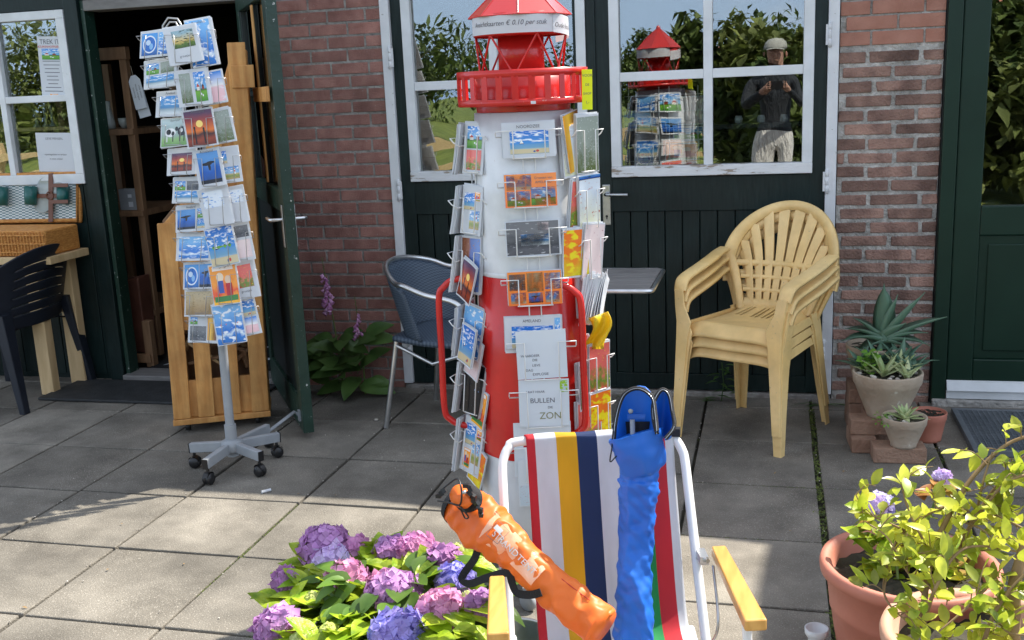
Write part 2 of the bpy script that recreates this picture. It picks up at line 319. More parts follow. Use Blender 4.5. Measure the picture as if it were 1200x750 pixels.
def pic(name, stops, dist=.05, nscale=4, cloud=0, blotch=None, bscale=9, bthr=.6, horiz=False, shapes=()):
    """a printed picture: bands of colour with an uneven edge, clouds, blotches of another colour"""
    m = bpy.data.materials.new('print_' + name); m.use_nodes = True; n = m.node_tree.nodes; l = m.node_tree.links.new
    b = n['Principled BSDF']; b.inputs['Roughness'].default_value = .22
    uv0 = n.new('ShaderNodeUVMap'); sp = n.new('ShaderNodeSeparateXYZ'); l(uv0.outputs[0], sp.inputs[0])
    oi = n.new('ShaderNodeObjectInfo'); uv = n.new('ShaderNodeVectorMath'); uv.operation = 'MULTIPLY_ADD'; uv.inputs[1].default_value = (23, 17, 9); l(oi.outputs['Random'], uv.inputs[0]); l(uv0.outputs[0], uv.inputs[2])
    nz = n.new('ShaderNodeTexNoise'); nz.inputs['Scale'].default_value = nscale; nz.inputs['Detail'].default_value = 8; l(uv.outputs[0], nz.inputs['Vector'])
    ma = n.new('ShaderNodeMath'); ma.operation = 'MULTIPLY_ADD'; ma.inputs[1].default_value = dist; l(nz.outputs['Fac'], ma.inputs[0]); l(sp.outputs['X' if horiz else 'Y'], ma.inputs[2])
    r = n.new('ShaderNodeValToRGB'); e = r.color_ramp.elements
    while len(e) < len(stops): e.new(.5)
    for k, (p_, c_) in enumerate(stops): e[k].position = p_; e[k].color = c_
    l(ma.outputs[0], r.inputs[0]); src = r.outputs[0]
    def over(src, colr, scale, thr, w_=.08, hi=None):
        z = n.new('ShaderNodeTexNoise'); z.inputs['Scale'].default_value = scale; z.inputs['Detail'].default_value = 7
        mp = n.new('ShaderNodeMapping'); mp.inputs['Location'].default_value = (scale, 3, 0); mp.inputs['Scale'].default_value = (1, 2.4, 1)
        l(uv.outputs[0], mp.inputs[0]); l(mp.outputs[0], z.inputs['Vector'])
        q = n.new('ShaderNodeValToRGB'); q.color_ramp.elements[0].position = thr; q.color_ramp.elements[1].position = thr + w_; l(z.outputs['Fac'], q.inputs[0])
        fac = q.outputs[0]
        if hi:
            gt = n.new('ShaderNodeMath'); gt.operation = 'GREATER_THAN'; gt.inputs[1].default_value = hi; l(sp.outputs['Y'], gt.inputs[0])
            mu = n.new('ShaderNodeMath'); mu.operation = 'MULTIPLY'; l(gt.outputs[0], mu.inputs[0]); l(fac, mu.inputs[1]); fac = mu.outputs[0]
        x = n.new('ShaderNodeMixRGB'); x.inputs[2].default_value = colr; l(fac, x.inputs[0]); l(src, x.inputs[1]); return x.outputs[0]
    if cloud: src = over(src, (.85,.88,.92,1), 5, .5, .12, cloud)
    if blotch: src = over(src, blotch, bscale, bthr)
    for sh_ in shapes:
        kd, x_, y_, w_, h_, col_ = sh_
        def mth(op, a, b2):
            q = n.new('ShaderNodeMath'); q.operation = op
            for i_, v_ in enumerate((a, b2)):
                if isinstance(v_, (int, float)): q.inputs[i_].default_value = v_
                else: l(v_, q.inputs[i_])
            return q.outputs[0]
        ax_ = mth('ABSOLUTE', mth('SUBTRACT', sp.outputs[0], x_), 0); ay_ = mth('SUBTRACT', sp.outputs[1], y_)
        if kd == 'b': fac = mth('MULTIPLY', mth('LESS_THAN', ax_, w_), mth('LESS_THAN', mth('ABSOLUTE', ay_, 0), h_))
        elif kd == 't': fac = mth('MULTIPLY', mth('LESS_THAN', mth('ADD', mth('DIVIDE', ax_, w_), mth('DIVIDE', ay_, h_)), 1.0), mth('GREATER_THAN', ay_, 0.0))
        else: fac = mth('LESS_THAN', mth('ADD', mth('POWER', mth('DIVIDE', ax_, w_), 2.0), mth('POWER', mth('ABSOLUTE', mth('DIVIDE', ay_, h_), 0), 2.0)), 1.0)
        x = n.new('ShaderNodeMixRGB'); x.inputs[2].default_value = col_; l(fac, x.inputs[0]); l(src, x.inputs[1]); src = x.outputs[0]
    l(src, b.inputs['Base Color']); M['p_' + name] = m
c = srgb
pic('beach', [(0,c(120,150,160)),(.15,c(190,200,200)),(.3,c(110,160,190)),(.45,c(90,150,200)),(.48,c(60,140,210)),(1,c(30,110,200))], cloud=.5, shapes=[('t',.3,.46,.05,.16,c(240,240,235)),('b',.3,.45,.06,.012,c(60,40,40)),('b',.5,.12,.5,.10,c(205,190,150)),('c',.7,.12,.04,.05,c(190,60,50)),('c',.62,.1,.03,.04,c(60,80,140))])
pic('field', [(0,c(60,130,40)),(.35,c(110,170,50)),(.42,c(50,90,40)),(.48,c(120,180,220)),(1,c(50,130,215))], cloud=.55, shapes=[('b',.28,.44,.12,.06,c(225,220,210)),('t',.28,.50,.15,.12,c(185,60,40)),('b',.70,.45,.10,.05,c(150,70,50)),('t',.70,.50,.12,.09,c(90,50,40)),('c',.5,.25,.05,.04,c(240,240,240)),('c',.62,.2,.05,.04,c(240,240,240))])
pic('dunes', [(0,c(190,160,110)),(.3,c(130,150,70)),(.45,c(200,180,130)),(.5,c(150,190,220)),(1,c(60,130,200))], cloud=.6, blotch=c(80,100,40), bscale=9, shapes=[('b',.72,.58,.035,.20,c(235,235,235)),('b',.72,.62,.037,.06,c(200,30,25)),('t',.72,.78,.05,.08,c(200,30,25))])
pic('wave', [(0,c(20,80,150)),(.4,c(40,120,200)),(.5,c(210,225,235)),(.6,c(30,110,200)),(1,c(120,180,230))], dist=.5, nscale=3, blotch=(.85,.88,.92,1), bscale=4, bthr=.54)
pic('dog', [(0,c(10,50,110)),(.5,c(30,110,190)),(1,c(70,150,220))], dist=.5, nscale=2, shapes=[('c',.5,.5,.42,.40,c(225,232,240)),('c',.5,.5,.36,.34,c(30,105,190)),('c',.42,.58,.15,.12,c(200,220,240)),('c',.6,.4,.12,.14,c(130,180,225))])
pic('sunset', [(0,c(60,30,25)),(.25,c(150,60,30)),(.4,c(60,35,35)),(.5,c(230,120,40)),(.8,c(150,60,60)),(1,c(90,60,90))], dist=.15, shapes=[('c',.5,.62,.12,.10,c(255,220,120)),('b',.3,.28,.025,.22,c(20,12,12)),('c',.3,.52,.035,.04,c(20,12,12)),('b',.62,.25,.03,.2,c(20,12,12)),('c',.62,.47,.035,.04,c(20,12,12))])
pic('cows', [(0,c(90,140,70)),(.35,c(140,180,110)),(.5,c(150,170,160)),(1,c(190,210,215))], dist=.2, shapes=[('c',.32,.5,.2,.16,c(235,235,235)),('c',.26,.52,.09,.1,c(25,25,28)),('c',.42,.46,.06,.08,c(25,25,28)),('b',.2,.28,.02,.12,c(220,220,220)),('b',.42,.28,.02,.12,c(30,30,30)),('c',.76,.52,.17,.17,c(30,30,34)),('c',.74,.55,.06,.07,c(235,235,235)),('b',.68,.28,.02,.13,c(30,30,30)),('b',.85,.28,.02,.13,c(30,30,30)),('c',.56,.62,.06,.08,c(30,30,34))])
pic('orange', [(0,c(250,120,30)),(.4,c(250,190,40)),(.7,c(230,70,40)),(1,c(250,160,50))], dist=.8, nscale=5, shapes=[('c',.35,.7,.14,.12,c(240,220,190)),('b',.35,.45,.10,.16,c(60,90,170)),('c',.65,.62,.12,.11,c(230,200,170)),('b',.66,.36,.12,.17,c(180,30,40)),('b',.5,.14,.45,.07,c(60,130,60)),('b',.5,.92,.4,.05,c(250,240,230))])
pic('grey', [(0,c(50,50,55)),(.4,c(90,90,95)),(.6,c(60,62,66)),(1,c(110,110,112))], dist=.6, nscale=5, blotch=c(200,200,200), bscale=7, bthr=.62)
pic('storm', [(0,c(15,30,60)),(.35,c(30,80,150)),(.6,c(20,90,180)),(1,c(90,150,210))], dist=.4, nscale=3, shapes=[('c',.4,.62,.24,.05,c(15,18,28)),('c',.58,.66,.2,.04,c(15,18,28)),('c',.5,.55,.06,.14,c(15,18,28)),('b',.5,.06,.5,.06,c(12,18,35))])
pic('brown', [(0,c(120,95,60)),(.5,c(160,130,80)),(1,c(190,170,130))], dist=.4, nscale=12, blotch=c(70,60,30), bscale=14)
pic('pinkcard', [(0,c(235,190,195)),(.5,c(240,200,205)),(.56,c(240,240,240)),(1,c(40,130,220))], dist=.02, blotch=c(235,240,245), bscale=3, bthr=.62)
pic('blackcard', [(0,c(12,12,14)),(1,c(22,20,24))], blotch=c(225,225,225), bscale=26, bthr=.70)
pic('map', [(0,c(210,220,180)),(.5,c(225,225,200)),(1,c(215,225,235))], dist=.6, blotch=c(190,120,100), bscale=7, bthr=.62)
pic('flowers', [(0,c(60,120,30)),(.4,c(200,60,60)),(.7,c(90,140,40)),(1,c(230,110,100))], dist=1, nscale=5, blotch=c(240,210,60), bscale=6, bthr=.62)
pic('forest', [(0,c(60,80,40)),(.5,c(90,105,60)),(1,c(150,160,150))], dist=.9, nscale=9, blotch=c(200,205,200), bscale=14, bthr=.6)
pic('cliff', [(0,c(120,70,45)),(.45,c(140,85,60)),(.55,c(90,110,170)),(1,c(110,140,200))], dist=.2, horiz=True, blotch=c(170,120,90), bscale=9)
pic('pinkart', [(0,c(225,205,205)),(1,c(235,215,212))], blotch=c(200,150,155), bscale=10, bthr=.64)
pic('ocean_card', [(0,c(225,230,232)),(.3,c(150,170,180)),(.4,c(70,130,180)),(.55,c(80,150,205)),(1,c(60,140,215))], dist=.05, cloud=.5)
pic('winebottle', [(0,c(200,120,20)),(.5,c(240,190,60)),(1,c(120,70,20))], dist=.3, horiz=True)
pic('inkdots', [(0,c(190,205,215)),(1,c(195,208,218))], blotch=c(170,20,30), bscale=22, bthr=.62)
def weave(name, c1, c2, scale, bump=.5):
    m = mat(name, c1, .55); n = m.node_tree.nodes; l = m.node_tree.links.new; b = n['Principled BSDF']
    uv = n.new('ShaderNodeUVMap'); ck = n.new('ShaderNodeTexChecker'); ck.inputs['Scale'].default_value = scale; ck.inputs[1].default_value = c1; ck.inputs[2].default_value = c2
    l(uv.outputs[0], ck.inputs['Vector']); l(ck.outputs[0], b.inputs['Base Color'])
    bp = n.new('ShaderNodeBump'); bp.inputs['Strength'].default_value = bump; bp.inputs['Distance'].default_value = .003; l(ck.outputs[1], bp.inputs['Height']); l(bp.outputs[0], b.inputs['Normal'])
    M[name] = m
weave('wicker', (.035,.055,.085,1), (.085,.115,.155,1), 44)
weave('gingham', (.65,.68,.66,1), (.12,.20,.22,1), 30, .05)

# ------------------------------------------------------------ ground
mb = MB(); mb.box(-60, 60, -7.2, .6, -.3, -.022); struct(mb.build('soil', M['soil']))
mb = MB(); mb.grid(lambda u, v: Vector((-70 + 140*u, -7.15 - 90*v**1.5, .02 + .12*math.sin(u*31)*math.sin(v*9) + (.3*v))), 60, 40); struct(mb.build('grass_field', M['grass']))
mb = MB(); T = .493
xs0 = [.187 + T*k for k in range(-22, 16)]
rows = [-.09, -.575, -1.087, -1.585, -2.067, -2.56, -3.05, -3.53, -4.01, -4.5, -5.0, -5.5, -6, -6.5, -7]
def slab(x0, x1, y0, y1, z=0, mb=mb, t=.05):
    j = lambda: random.uniform(-.0018, .0018); g = .0062
    a, b_, c_, d_ = [z + random.uniform(-.0025, .0025) for _ in range(4)]; x0 += g + j(); x1 -= g + j(); y0 += g + j(); y1 -= g + j()
    mb.hexa([(x0,y0,-t),(x1,y0,-t),(x1,y1,-t),(x0,y1,-t),(x0,y0,a),(x1,y0,b_),(x1,y1,c_),(x0,y1,d_)])
for i, x in enumerate(xs0[:-1]):
    off = -.08 if x > -.35 else 0
    mg = .006 if abs(x - .187) < .01 else 0
    for k, y in enumerate(rows[:-1]):
        if x < -2.5 and k == 0: slab(x, x + T, rows[1] + off, .2 if x > -2.7 else -.1); continue
        slab(x + mg, x + T - (.006 if abs(x + T - .187) < .01 else 0), rows[k+1] + off, y + off)
    slab(x, x + T, rows[0] + off, .11)
struct(mb.build('paving', M['slab'], bevel=.004, bseg=2))
# moss growing in the joints
mb = MB()
def tuft(x, y, r=.006, n=3, mb=mb):
    for _ in range(n):
        a = random.uniform(0, 6.28); q = Vector((x + random.gauss(0, .005), y + random.gauss(0, .005), -.006))
        mb.leaf(q, (math.cos(a)*.6, math.sin(a)*.6, random.uniform(.3, 1)), (0, 0, 1), random.uniform(.5, 1)*r*2.2, r, n=2)
for k in range(700): tuft(.187 + random.gauss(0, .008)*(1 + .8*math.sin(k*.01)), -3.0 + random.random()*2.9, .006)
for k in range(260): tuft(.62 + random.gauss(0, .035), -.75 + random.gauss(0, .11), .006)
for k in range(240): tuft(.187 - T*2 + random.gauss(0, .002) - .0, -2.6 + random.random()*1.6, .003)
for k in range(420): tuft(-1.785 + random.gauss(0, .003), -1.6 - random.random()*.75, .003)
for k in range(300): tuft(-1.5 + random.random()*1.0, -2.56 + random.gauss(0, .002), .003)
for k in range(500): tuft(-.8 + random.random()*1.2, random.choice([-.655, -1.167, -1.665]) + random.gauss(0, .0025), .003)
for k in range(350): tuft(-.8 + random.random()*1.3, -.01 + random.gauss(0, .01) - .05, .006)
tag(mb.build('moss', M['moss']), 'green moss growing in the joints between the paving slabs', 'moss', kind='stuff')
# ------------------------------------------------------------ building shell
def brick_area(mb, x0, x1, z0, z1, ln, ph, pitch, jt, rough, off=0, y0=0):
    """real bricks, each with its own small misfit, in running bond"""
    k = 0; z = z0
    while z + ph <= z1 + .001:
        s = x0 - ln - jt + ((k % 2)*.5 + off)*(ln + jt) + random.uniform(-rough, rough)*4
        x = s
        while x < x1:
            l_ = ln + random.uniform(-rough, rough)*3; a = max(x, x0 + .002); b_ = min(x + l_, x1 - .002)
            if b_ - a > .02:
                j = lambda q=rough: random.uniform(-q, q)
                yy = y0 + random.uniform(-rough, rough)*.9
                mb.hexa([(a+j(), yy+j(.001), z+j()), (b_+j(), yy+j(.001), z+j()), (b_, y0+.06, z), (a, y0+.06, z),
                         (a+j(), yy+j(.001), z+ph+j()), (b_+j(), yy+j(.001), z+ph+j()), (b_, y0+.06, z+ph), (a, y0+.06, z+ph)])
            x += l_ + jt
        z += pitch; k += 1
BX0, BX1 = -2.66, -1.905
root = thing('brick_wall', 'smooth red brick wall with grey mortar between the open green door and the double doors', 'wall', (-2.28, 0, 0))
mb = MB(); brick_area(mb, BX0, BX1, -.02, 2.16, .193, .0525, .0643, .0105, .0012, .3); mb.build('bricks', M['brick_red'], root, bevel=.003)
mb = MB(); mb.box(BX0 + .003, BX1 - .003, .0032, .20, -.1, 2.17); mb.build('mortar', M['mortar'], root)
root = thing('brick_wall', 'uneven old brown brick wall with pale mortar, between the double doors and right door', 'wall', (.51, 0, 0))
mb = MB(); brick_area(mb, .286, .733, -.02, 1.655, .203, .0475, .0643, .018, .0035, .15); mb.build('bricks', M['brick_old'], root, bevel=.005)
mb = MB(); brick_area(mb, .286, .733, 1.666, 2.16, .215, .058, .0665, .0095, .0008, .62, -.002); tag(mb.build('bricks', M['brick_orange'], root, bevel=.002), 'two smoother orange brick courses')
def mortar_fn(u, v):
    return Vector((.289 + .441*u, .0065 + random.uniform(-.003, .003), -.1 + 2.26*v))
mb = MB(); mb.grid(mortar_fn, 60, 300); mb.box(.289, .730, .012, .20, -.1, 2.165); mb.build('mortar', M['mortar_old'], root)
# the rest of the outside wall, above and beyond the picture, and the unseen roof and added blocks, shaped to cast the yard's shade
mb = MB()
mb.box(-9, 6, .0, .22, 2.17, 2.235)
mb.box(-9, -4.95, .0, .22, -.1, 2.17); mb.box(2.4, 6, .0, .22, -.1, 2.17)
mb.prism([(-1.27, 2.345), (-1.27, 3.2), (-2.2, 3.9), (-3.8, 3.4), (-4.4, 2.345)], -.22, .17, Matrix(((1,0,0),(0,0,-1),(0,1,0))))  # unseen block, added so the left shade reaches farther out
mb.prism([(1.28, 2.345), (6, 2.345), (6, 3.9), (2.0, 3.9)], -.22, .35, Matrix(((1,0,0),(0,0,-1),(0,1,0))))  # unseen slanted block, added for the shade edge on the right
root = thing('house', 'unseen brick house front above and beyond the doors, with added blocks shaping the shade', 'house', (0, .1, 0))
mb.build('wall', M['brick_old'], root)
mb = MB(); mb.hexa([(-9,-.15,2.255),(-.3,-.17,2.255),(-.3,6,4.4),(-9,6,4.4),(-9,-.15,2.34),(-.3,-.17,2.34),(-.3,6,4.48),(-9,6,4.48)]); mb.hexa([(-.298,-.17,2.255),(1.3,-.36,2.255),(1.3,6,4.4),(-.298,6,4.4),(-.298,-.17,2.34),(1.3,-.36,2.34),(1.3,6,4.48),(-.298,6,4.48)]); mb.hexa([(1.302,-.36,2.255),(6,-.36,2.255),(6,6,4.4),(1.302,6,4.4),(1.302,-.36,2.34),(6,-.36,2.34),(6,6,4.48),(1.302,6,4.48)]); mb.build('roof', M['terracotta'], root)  # eave out of view, front edge stepped forward to set the shade line
mb = MB(); mb.box(-9, 6, 4.2, 4.3, -.1, 4.3); mb.box(-9, -8.9, .2, 4.2, -.1, 3.7); mb.box(5.9, 6, .2, 4.2, -.1, 3.7)
for x in (-2.63, 1.9): mb.box(x, x + .05, .23, 4.2, -.1, 2.3)
mb.box(-5.4, -5.35, .23, 4.2, -.1, 2.3)
mb.box(-9, 6, .23, 4.2, 2.30, 2.34)
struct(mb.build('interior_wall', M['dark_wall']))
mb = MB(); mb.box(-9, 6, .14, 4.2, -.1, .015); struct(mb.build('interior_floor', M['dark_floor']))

# ------------------------------------------------------------ left: green board wall with its window
root = thing('boarded_wall', 'dark green painted board wall with a white four pane window, left of the open doorway', 'wall', (-4.3, 0, 0))
mb = MB(); x = -4.95
while x < -3.72:
    mb.box(x + .002, min(x + .133, -3.70), 0, .05, .03, 1.125); x += .136
mb.box(-4.95, -3.70, .012, .09, 0, 1.12)
mb.build('boards', M['green_paint'], root, bevel=.003)
mb = MB(); mb.box(-3.696, -3.612, -.012, .12, 0, 2.168); mb.box(-4.95, -3.698, .002, .09, 2.062, 2.168)
mb.build('corner_post', M['green_paint'], root, bevel=.004)
mb = MB(); mb.box(-3.61, -3.585, .012, .10, .02, 2.1); mb.build('door_stop', M['green_worn'], root, bevel=.003)
wx0, wx1, wz0, wz1 = -4.62, -3.70, 1.13, 2.06
wf = MB()
wf.box(wx0, wx1, -.014, .05, wz0, wz0 + .055); wf.box(wx0, wx1, -.014, .05, wz1 - .045, wz1)
wf.box(wx0, wx0 + .05, -.0141, .05, wz0 + .055, wz1 - .045); wf.box(wx1 - .052, wx1, -.0141, .05, wz0 + .055, wz1 - .045)
wf.box((wx0+wx1)/2 - .018, (wx0+wx1)/2 + .018, -.008, .04, wz0 + .055, wz1 - .045)
wf.box(wx0 + .05, (wx0+wx1)/2 - .018, -.006, .04, 1.580, 1.617); wf.box((wx0+wx1)/2 + .018, wx1 - .052, -.006, .04, 1.580, 1.617)
win = wf.build('window', M['white_paint'], root, bevel=.003)
mb = MB(); mb.box(wx0 + .05, wx1 - .052, .022, .026, wz0 + .055, wz1 - .045); mb.build('pane', M['glass'], win)
# wall right of the window continues off the picture
# posters and things behind the glass
YX = Matrix(((1,0,0),(0,0,-1),(0,1,0)))      # text plane: x right, y up, facing -y
def poster(name, label, x, z, w_, h, y, rot, fn, m='paper'):
    R = Matrix.Rotation(rot, 3, 'Y') @ YX; root = MB(); c0 = Vector((x, y, z))
    root.obox(c0, (w_, .002, h), Matrix.Rotation(rot, 3, 'Y')); fn(root, R, c0, y)
    return tag(root.build(name, [M[m], M['ink'], M['ink_red'], M['p_field'], M['p_orange']]), label, 'poster')
def pic_quad(mb, R, c, x0, y0, x1, y1, mi, off=.0016):
    mb.add([c + R @ Vector(q) for q in [(x0,y0,off),(x1,y0,off),(x1,y1,off),(x0,y1,off)]], [(0,1,2,3)], mi, False, [[(0,0),(1,0),(1,1),(0,1)]])
def f1(mb, R, c, y):
    text_mb('TREK IT', .036, R, c + R @ Vector((0, .133, .0012)), mb, 1); text_mb('KEUKENHOFMARKT', .0165, R, c + R @ Vector((0, .108, .0012)), mb, 2)
    pic_quad(mb, R, c, -.055, .04, .055, .098, 3)
    for k in range(9): 
        a = .03 - k*.02; ww = random.uniform(.03, .06); mb.add([c + R @ Vector(q) for q in [(-ww,a,.0015),(ww,a,.0015),(ww,a+.0035,.0015),(-ww,a+.0035,.0015)]], [(0,1,2,3)], 1)
    pic_quad(mb, R, c, -.025, -.155, .025, -.143, 4)
poster('poster', 'printed event poster with a small picture on the upper right window pane', -3.835, 1.765, .155, .325, .0195, R_(3), f1)
def f2(mb, R, c, y):
    text_mb('LIEVE MENSEN,', .017, R, c + R @ Vector((0, .075, .0012)), mb, 1); text_mb('openingstijden en prijzen', .014, R, c + R @ Vector((0, -.012, .0012)), mb, 1)
    text_mb('in onze winkel', .014, R, c + R @ Vector((0, -.036, .0012)), mb, 1)
poster('poster', 'white paper notice with faint lines of text on the lower right window pane', -3.885, 1.305, .235, .215, .0195, R_(2), f2)
mb = MB(); mb.box(-4.56, -3.76, .06, .22, 1.425, 1.443); tag(mb.build('window_shelf', M['wood_light']), 'pale wooden shelf across the inside of the left window', 'shelf')
for k, (x, h) in enumerate([(-4.06, .10), (-4.00, .13), (-3.955, .12)]):
    mb = MB(); mb.lathe([(0,0),(.022,0),(.020,.008),(.006,.02),(.008,h*.4),(.005,h*.55),(.010,h*.8),(.014,h),(0,h)], (x, .12, 1.445), 14)
    tag(mb.build('candlestick', M['glassware']), ['short stout candlestick, leftmost on the window shelf', 'tallest candlestick, in the middle on the window shelf', 'slim candlestick, rightmost on the window shelf'][k], 'candlestick', 'candlesticks on the window shelf')

# ------------------------------------------------------------ doorway: frame, lintel, shop interior
root = thing('door_frame', 'dark green door frame with a tan top beam around the open shop doorway', 'door frame', (-3.13, .06, 0))
mb = MB(); mb.box(-3.584, -2.69, .004, .14, 2.045, 2.1); mb.build('lintel', M['wood_grey'], root, bevel=.004)
mb = MB(); mb.box(-3.62, -2.62, .02, .2, 2.101, 2.169); mb.build('head', M['green_dark'], root)
mb = MB(); mb.box(-2.685, -2.665, -.01, .20, 0, 2.1); mb.build('jamb', M['green_worn'], root, bevel=.003)
mb = MB(); mb.box(-3.61, -2.66, -.03, .14, -.02, .035); mb.build('threshold', M['wood_grey'], root, bevel=.006)
# wooden shelf unit inside
root = thing('shelf_unit', 'rough brown wooden shelf unit standing just inside the doorway', 'shelf', (-3.72, .55, 0))
def plank(name, a, b, w_, t, m='wood_dark', parent=root, up=(0,0,1)):
    mb = MB(); mb.bar(a, b, w_, t, up); return mb.build(name, M[m], parent, bevel=.003)
shx0, shx1 = -4.1, -3.60
mb = MB(); mb.box(shx1 - .045, shx1, .36, .40, .05, 1.80); mb.build('upright', M['wood_dark'], root, bevel=.003)
for x, y in ((shx0, .36), (shx1 - .045, .85), (shx0, .85)): mb = MB(); mb.box(x, x + .045, y, y + .04, .05, 1.80); mb.build('upright', M['wood_dark'], root, bevel=.003)
for z in (1.375, .90, .30): mb = MB(); mb.box(shx0 + .001, shx1 - .001, .345, .90, z, z + .035); mb.build('shelf', M['wood_dark'], root, bevel=.003)
mb = MB(); mb.box(shx0, shx1 + .01, .35, .395, 1.80, 1.87); mb.build('top_rail', M['wood_dark'], root, bevel=.003)
mb = MB(); mb.lathe([(0,0),(.03,0),(.032,.03),(.02,.09),(.012,.13),(.016,.16),(0,.16)], (-3.80, .43, 1.412), 16); tag(mb.build('bottle', M['glassware']), 'small glass bottle on the upper shelf inside the doorway', 'bottle')
mb = MB(); mb.lathe([(0,0),(.015,0),(.03,.03),(.032,.06),(.029,.06),(.026,.03),(0,.006)], (-3.70, .42, 1.412), 16); tag(mb.build('glass_bowl', M['glassware']), 'small glass bowl beside the bottle on the upper shelf', 'bowl')
r = thing('small_box', 'small grey box with a white sticker on the middle shelf inside the doorway', 'box', (-3.70, .42, .936))
mb = MB(); mb.box(-3.76, -3.65, .37, .44, .9365, 1.06); mb.build('carton', M['grey_metal'], r, bevel=.002)
mb = MB(); mb.box(-3.70, -3.67, .3675, .3685, .955, .985); mb.box(-3.70, -3.675, .3675, .3685, 1.01, 1.03); mb.build('sticker', M['paper'], r)
r = thing('suitcase', 'brown case with a pale rope handle standing low in the doorway', 'case', (-3.72, .30, .09))
mb = MB(); mb.hexa([(-3.93,.26,.10),(-3.60,.22,.10),(-3.60,.34,.10),(-3.93,.38,.10),(-3.93,.26,.50),(-3.60,.22,.56),(-3.60,.34,.56),(-3.93,.38,.50)]); mb.build('body', M['suitcase'], r, bevel=.008)
mb = MB(); mb.tube(smooth_path([(-3.79,.235,.52),(-3.775,.21,.45),(-3.74,.20,.39),(-3.705,.20,.385),(-3.69,.20,.42),(-3.695,.215,.50),(-3.705,.222,.535)]), .007, 8); mb.build('handle', M['rope'], r)
mb = MB(); mb.box(-3.60, -3.55, .20, .25, .02, .30); mb.bar((-3.95,.20,.075),(-3.56,.20,.075),.03,.05); tag(mb.build('wooden_strip', M['wood_dark'], None, bevel=.003), 'brown wooden strip on the floor in front of the brown case', 'board')
for k, (px, py, rt) in enumerate([(161, 108, .16), (165, 118, .20)]):
    q = P(px, py, .33 + k*.02); r = thing('price_tag', ['white card label with lines of writing hanging in front in the doorway', 'white card label hanging behind the other label in the doorway'][k], 'label', q)
    w_, h = .075, .19; Rt = Matrix.Rotation(-rt, 3, 'Y') @ YX
    mb = MB(); mb.prism([(-w_/2,-h/2),(w_/2,-h/2),(w_/2,h*.35),(w_*.2,h/2),(-w_*.2,h/2),(-w_/2,h*.35)], -.001, .001, Rt, q)
    for z in range(3): text_mb(['Souvenirs', 'welkom binnen', 'winkel open'][z], .015, Rt @ Matrix.Rotation(R_(90), 3, 'Z'), q + Rt @ Vector((-.02 + .02*z, 0, .0015)), mb, 1)
    mb.build('card', [M['paper_grey'], M['ink']], r)
    mb = MB(); mb.tube([q + Rt @ Vector((0, h*.46, 0)), q + Vector((-.03, .01, h*.46 + .06))], .0012, 5); mb.build('string', M['rope'], r)
# mat inside with pale swirls, things in the dark of the shop
root = thing('floor_mat', 'black mat with pale swirls lying just inside the doorway', 'mat', (-3.2, .5, .02))
mb = MB(); mb.box(-3.56, -2.75, .17, 1.1, .016, .030); mb.build('mat_base', M['black_cloth'], root)
mb = MB()
for pts in ([(-3.5,.22),(-3.4,.36),(-3.2,.35),(-3.1,.48)], [(-3.35,.2),(-3.22,.26),(-3.15,.22),(-3.05,.30)], [(-3.52,.5),(-3.3,.62),(-3.15,.6),(-3.0,.75)], [(-3.1,.25),(-2.95,.4),(-2.85,.38)]):
    pp = smooth_path([(a, b, .0315) for a, b in pts]); n_ = len(pp)
    mb.tube(pp, [.002 + .026*math.sin(math.pi*i/(n_-1)) for i in range(n_)], 8); 
for v in mb.v: v.z = .0305 + (v.z - .0315)*.05
mb.build('swirl', M['paper_grey'], root)
r = thing('armchair', 'dim brown chair standing deep in the shop behind the shelf', 'chair', (-3.3, 1.6, .02))
mb = MB(); mb.box(-3.6, -3.0, 1.4, 1.9, .35, .45); mb.build('seat', M['wood_dark'], r, bevel=.02)
mb = MB(); mb.hexa([(-3.6,1.85,.45),(-3.0,1.85,.45),(-3.0,1.92,.45),(-3.6,1.92,.45),(-3.55,1.95,1.0),(-3.05,1.95,1.0),(-3.05,2.02,1.0),(-3.55,2.02,1.0)]); mb.build('backrest', M['suitcase'], r, bevel=.02)
for x in (-3.58, -3.05):
    for y in (1.42, 1.85): mb = MB(); mb.box(x, x + .04, y, y + .04, .018, .35); mb.build('leg', M['wood_dark'], r)
mb = MB(); mb.box(-3.9, -2.7, 2.6, 3.0, .0151, .8); tag(mb.build('cupboard', M['wood_dark'], None, bevel=.01), 'low brown cupboard in the dark at the back of the shop', 'cupboard')
mb = MB(); mb.prism([(-.16,0),(.10,0),(.16,.28),(-.05,.36),(-.2,.2)], -.02, .02, YX, (-3.35, .9, .95)); tag(mb.build('wooden_board', M['suitcase']), 'tilted reddish brown board leaning in the shop behind the shelf unit', 'board')
mb = MB(); mb.box(-3.55, -2.95, .95, 1.3, .60, .94); tag(mb.build('chest', M['dark_wall'], None, bevel=.01), 'dark brown chest in the shop behind the shelf unit', 'chest')

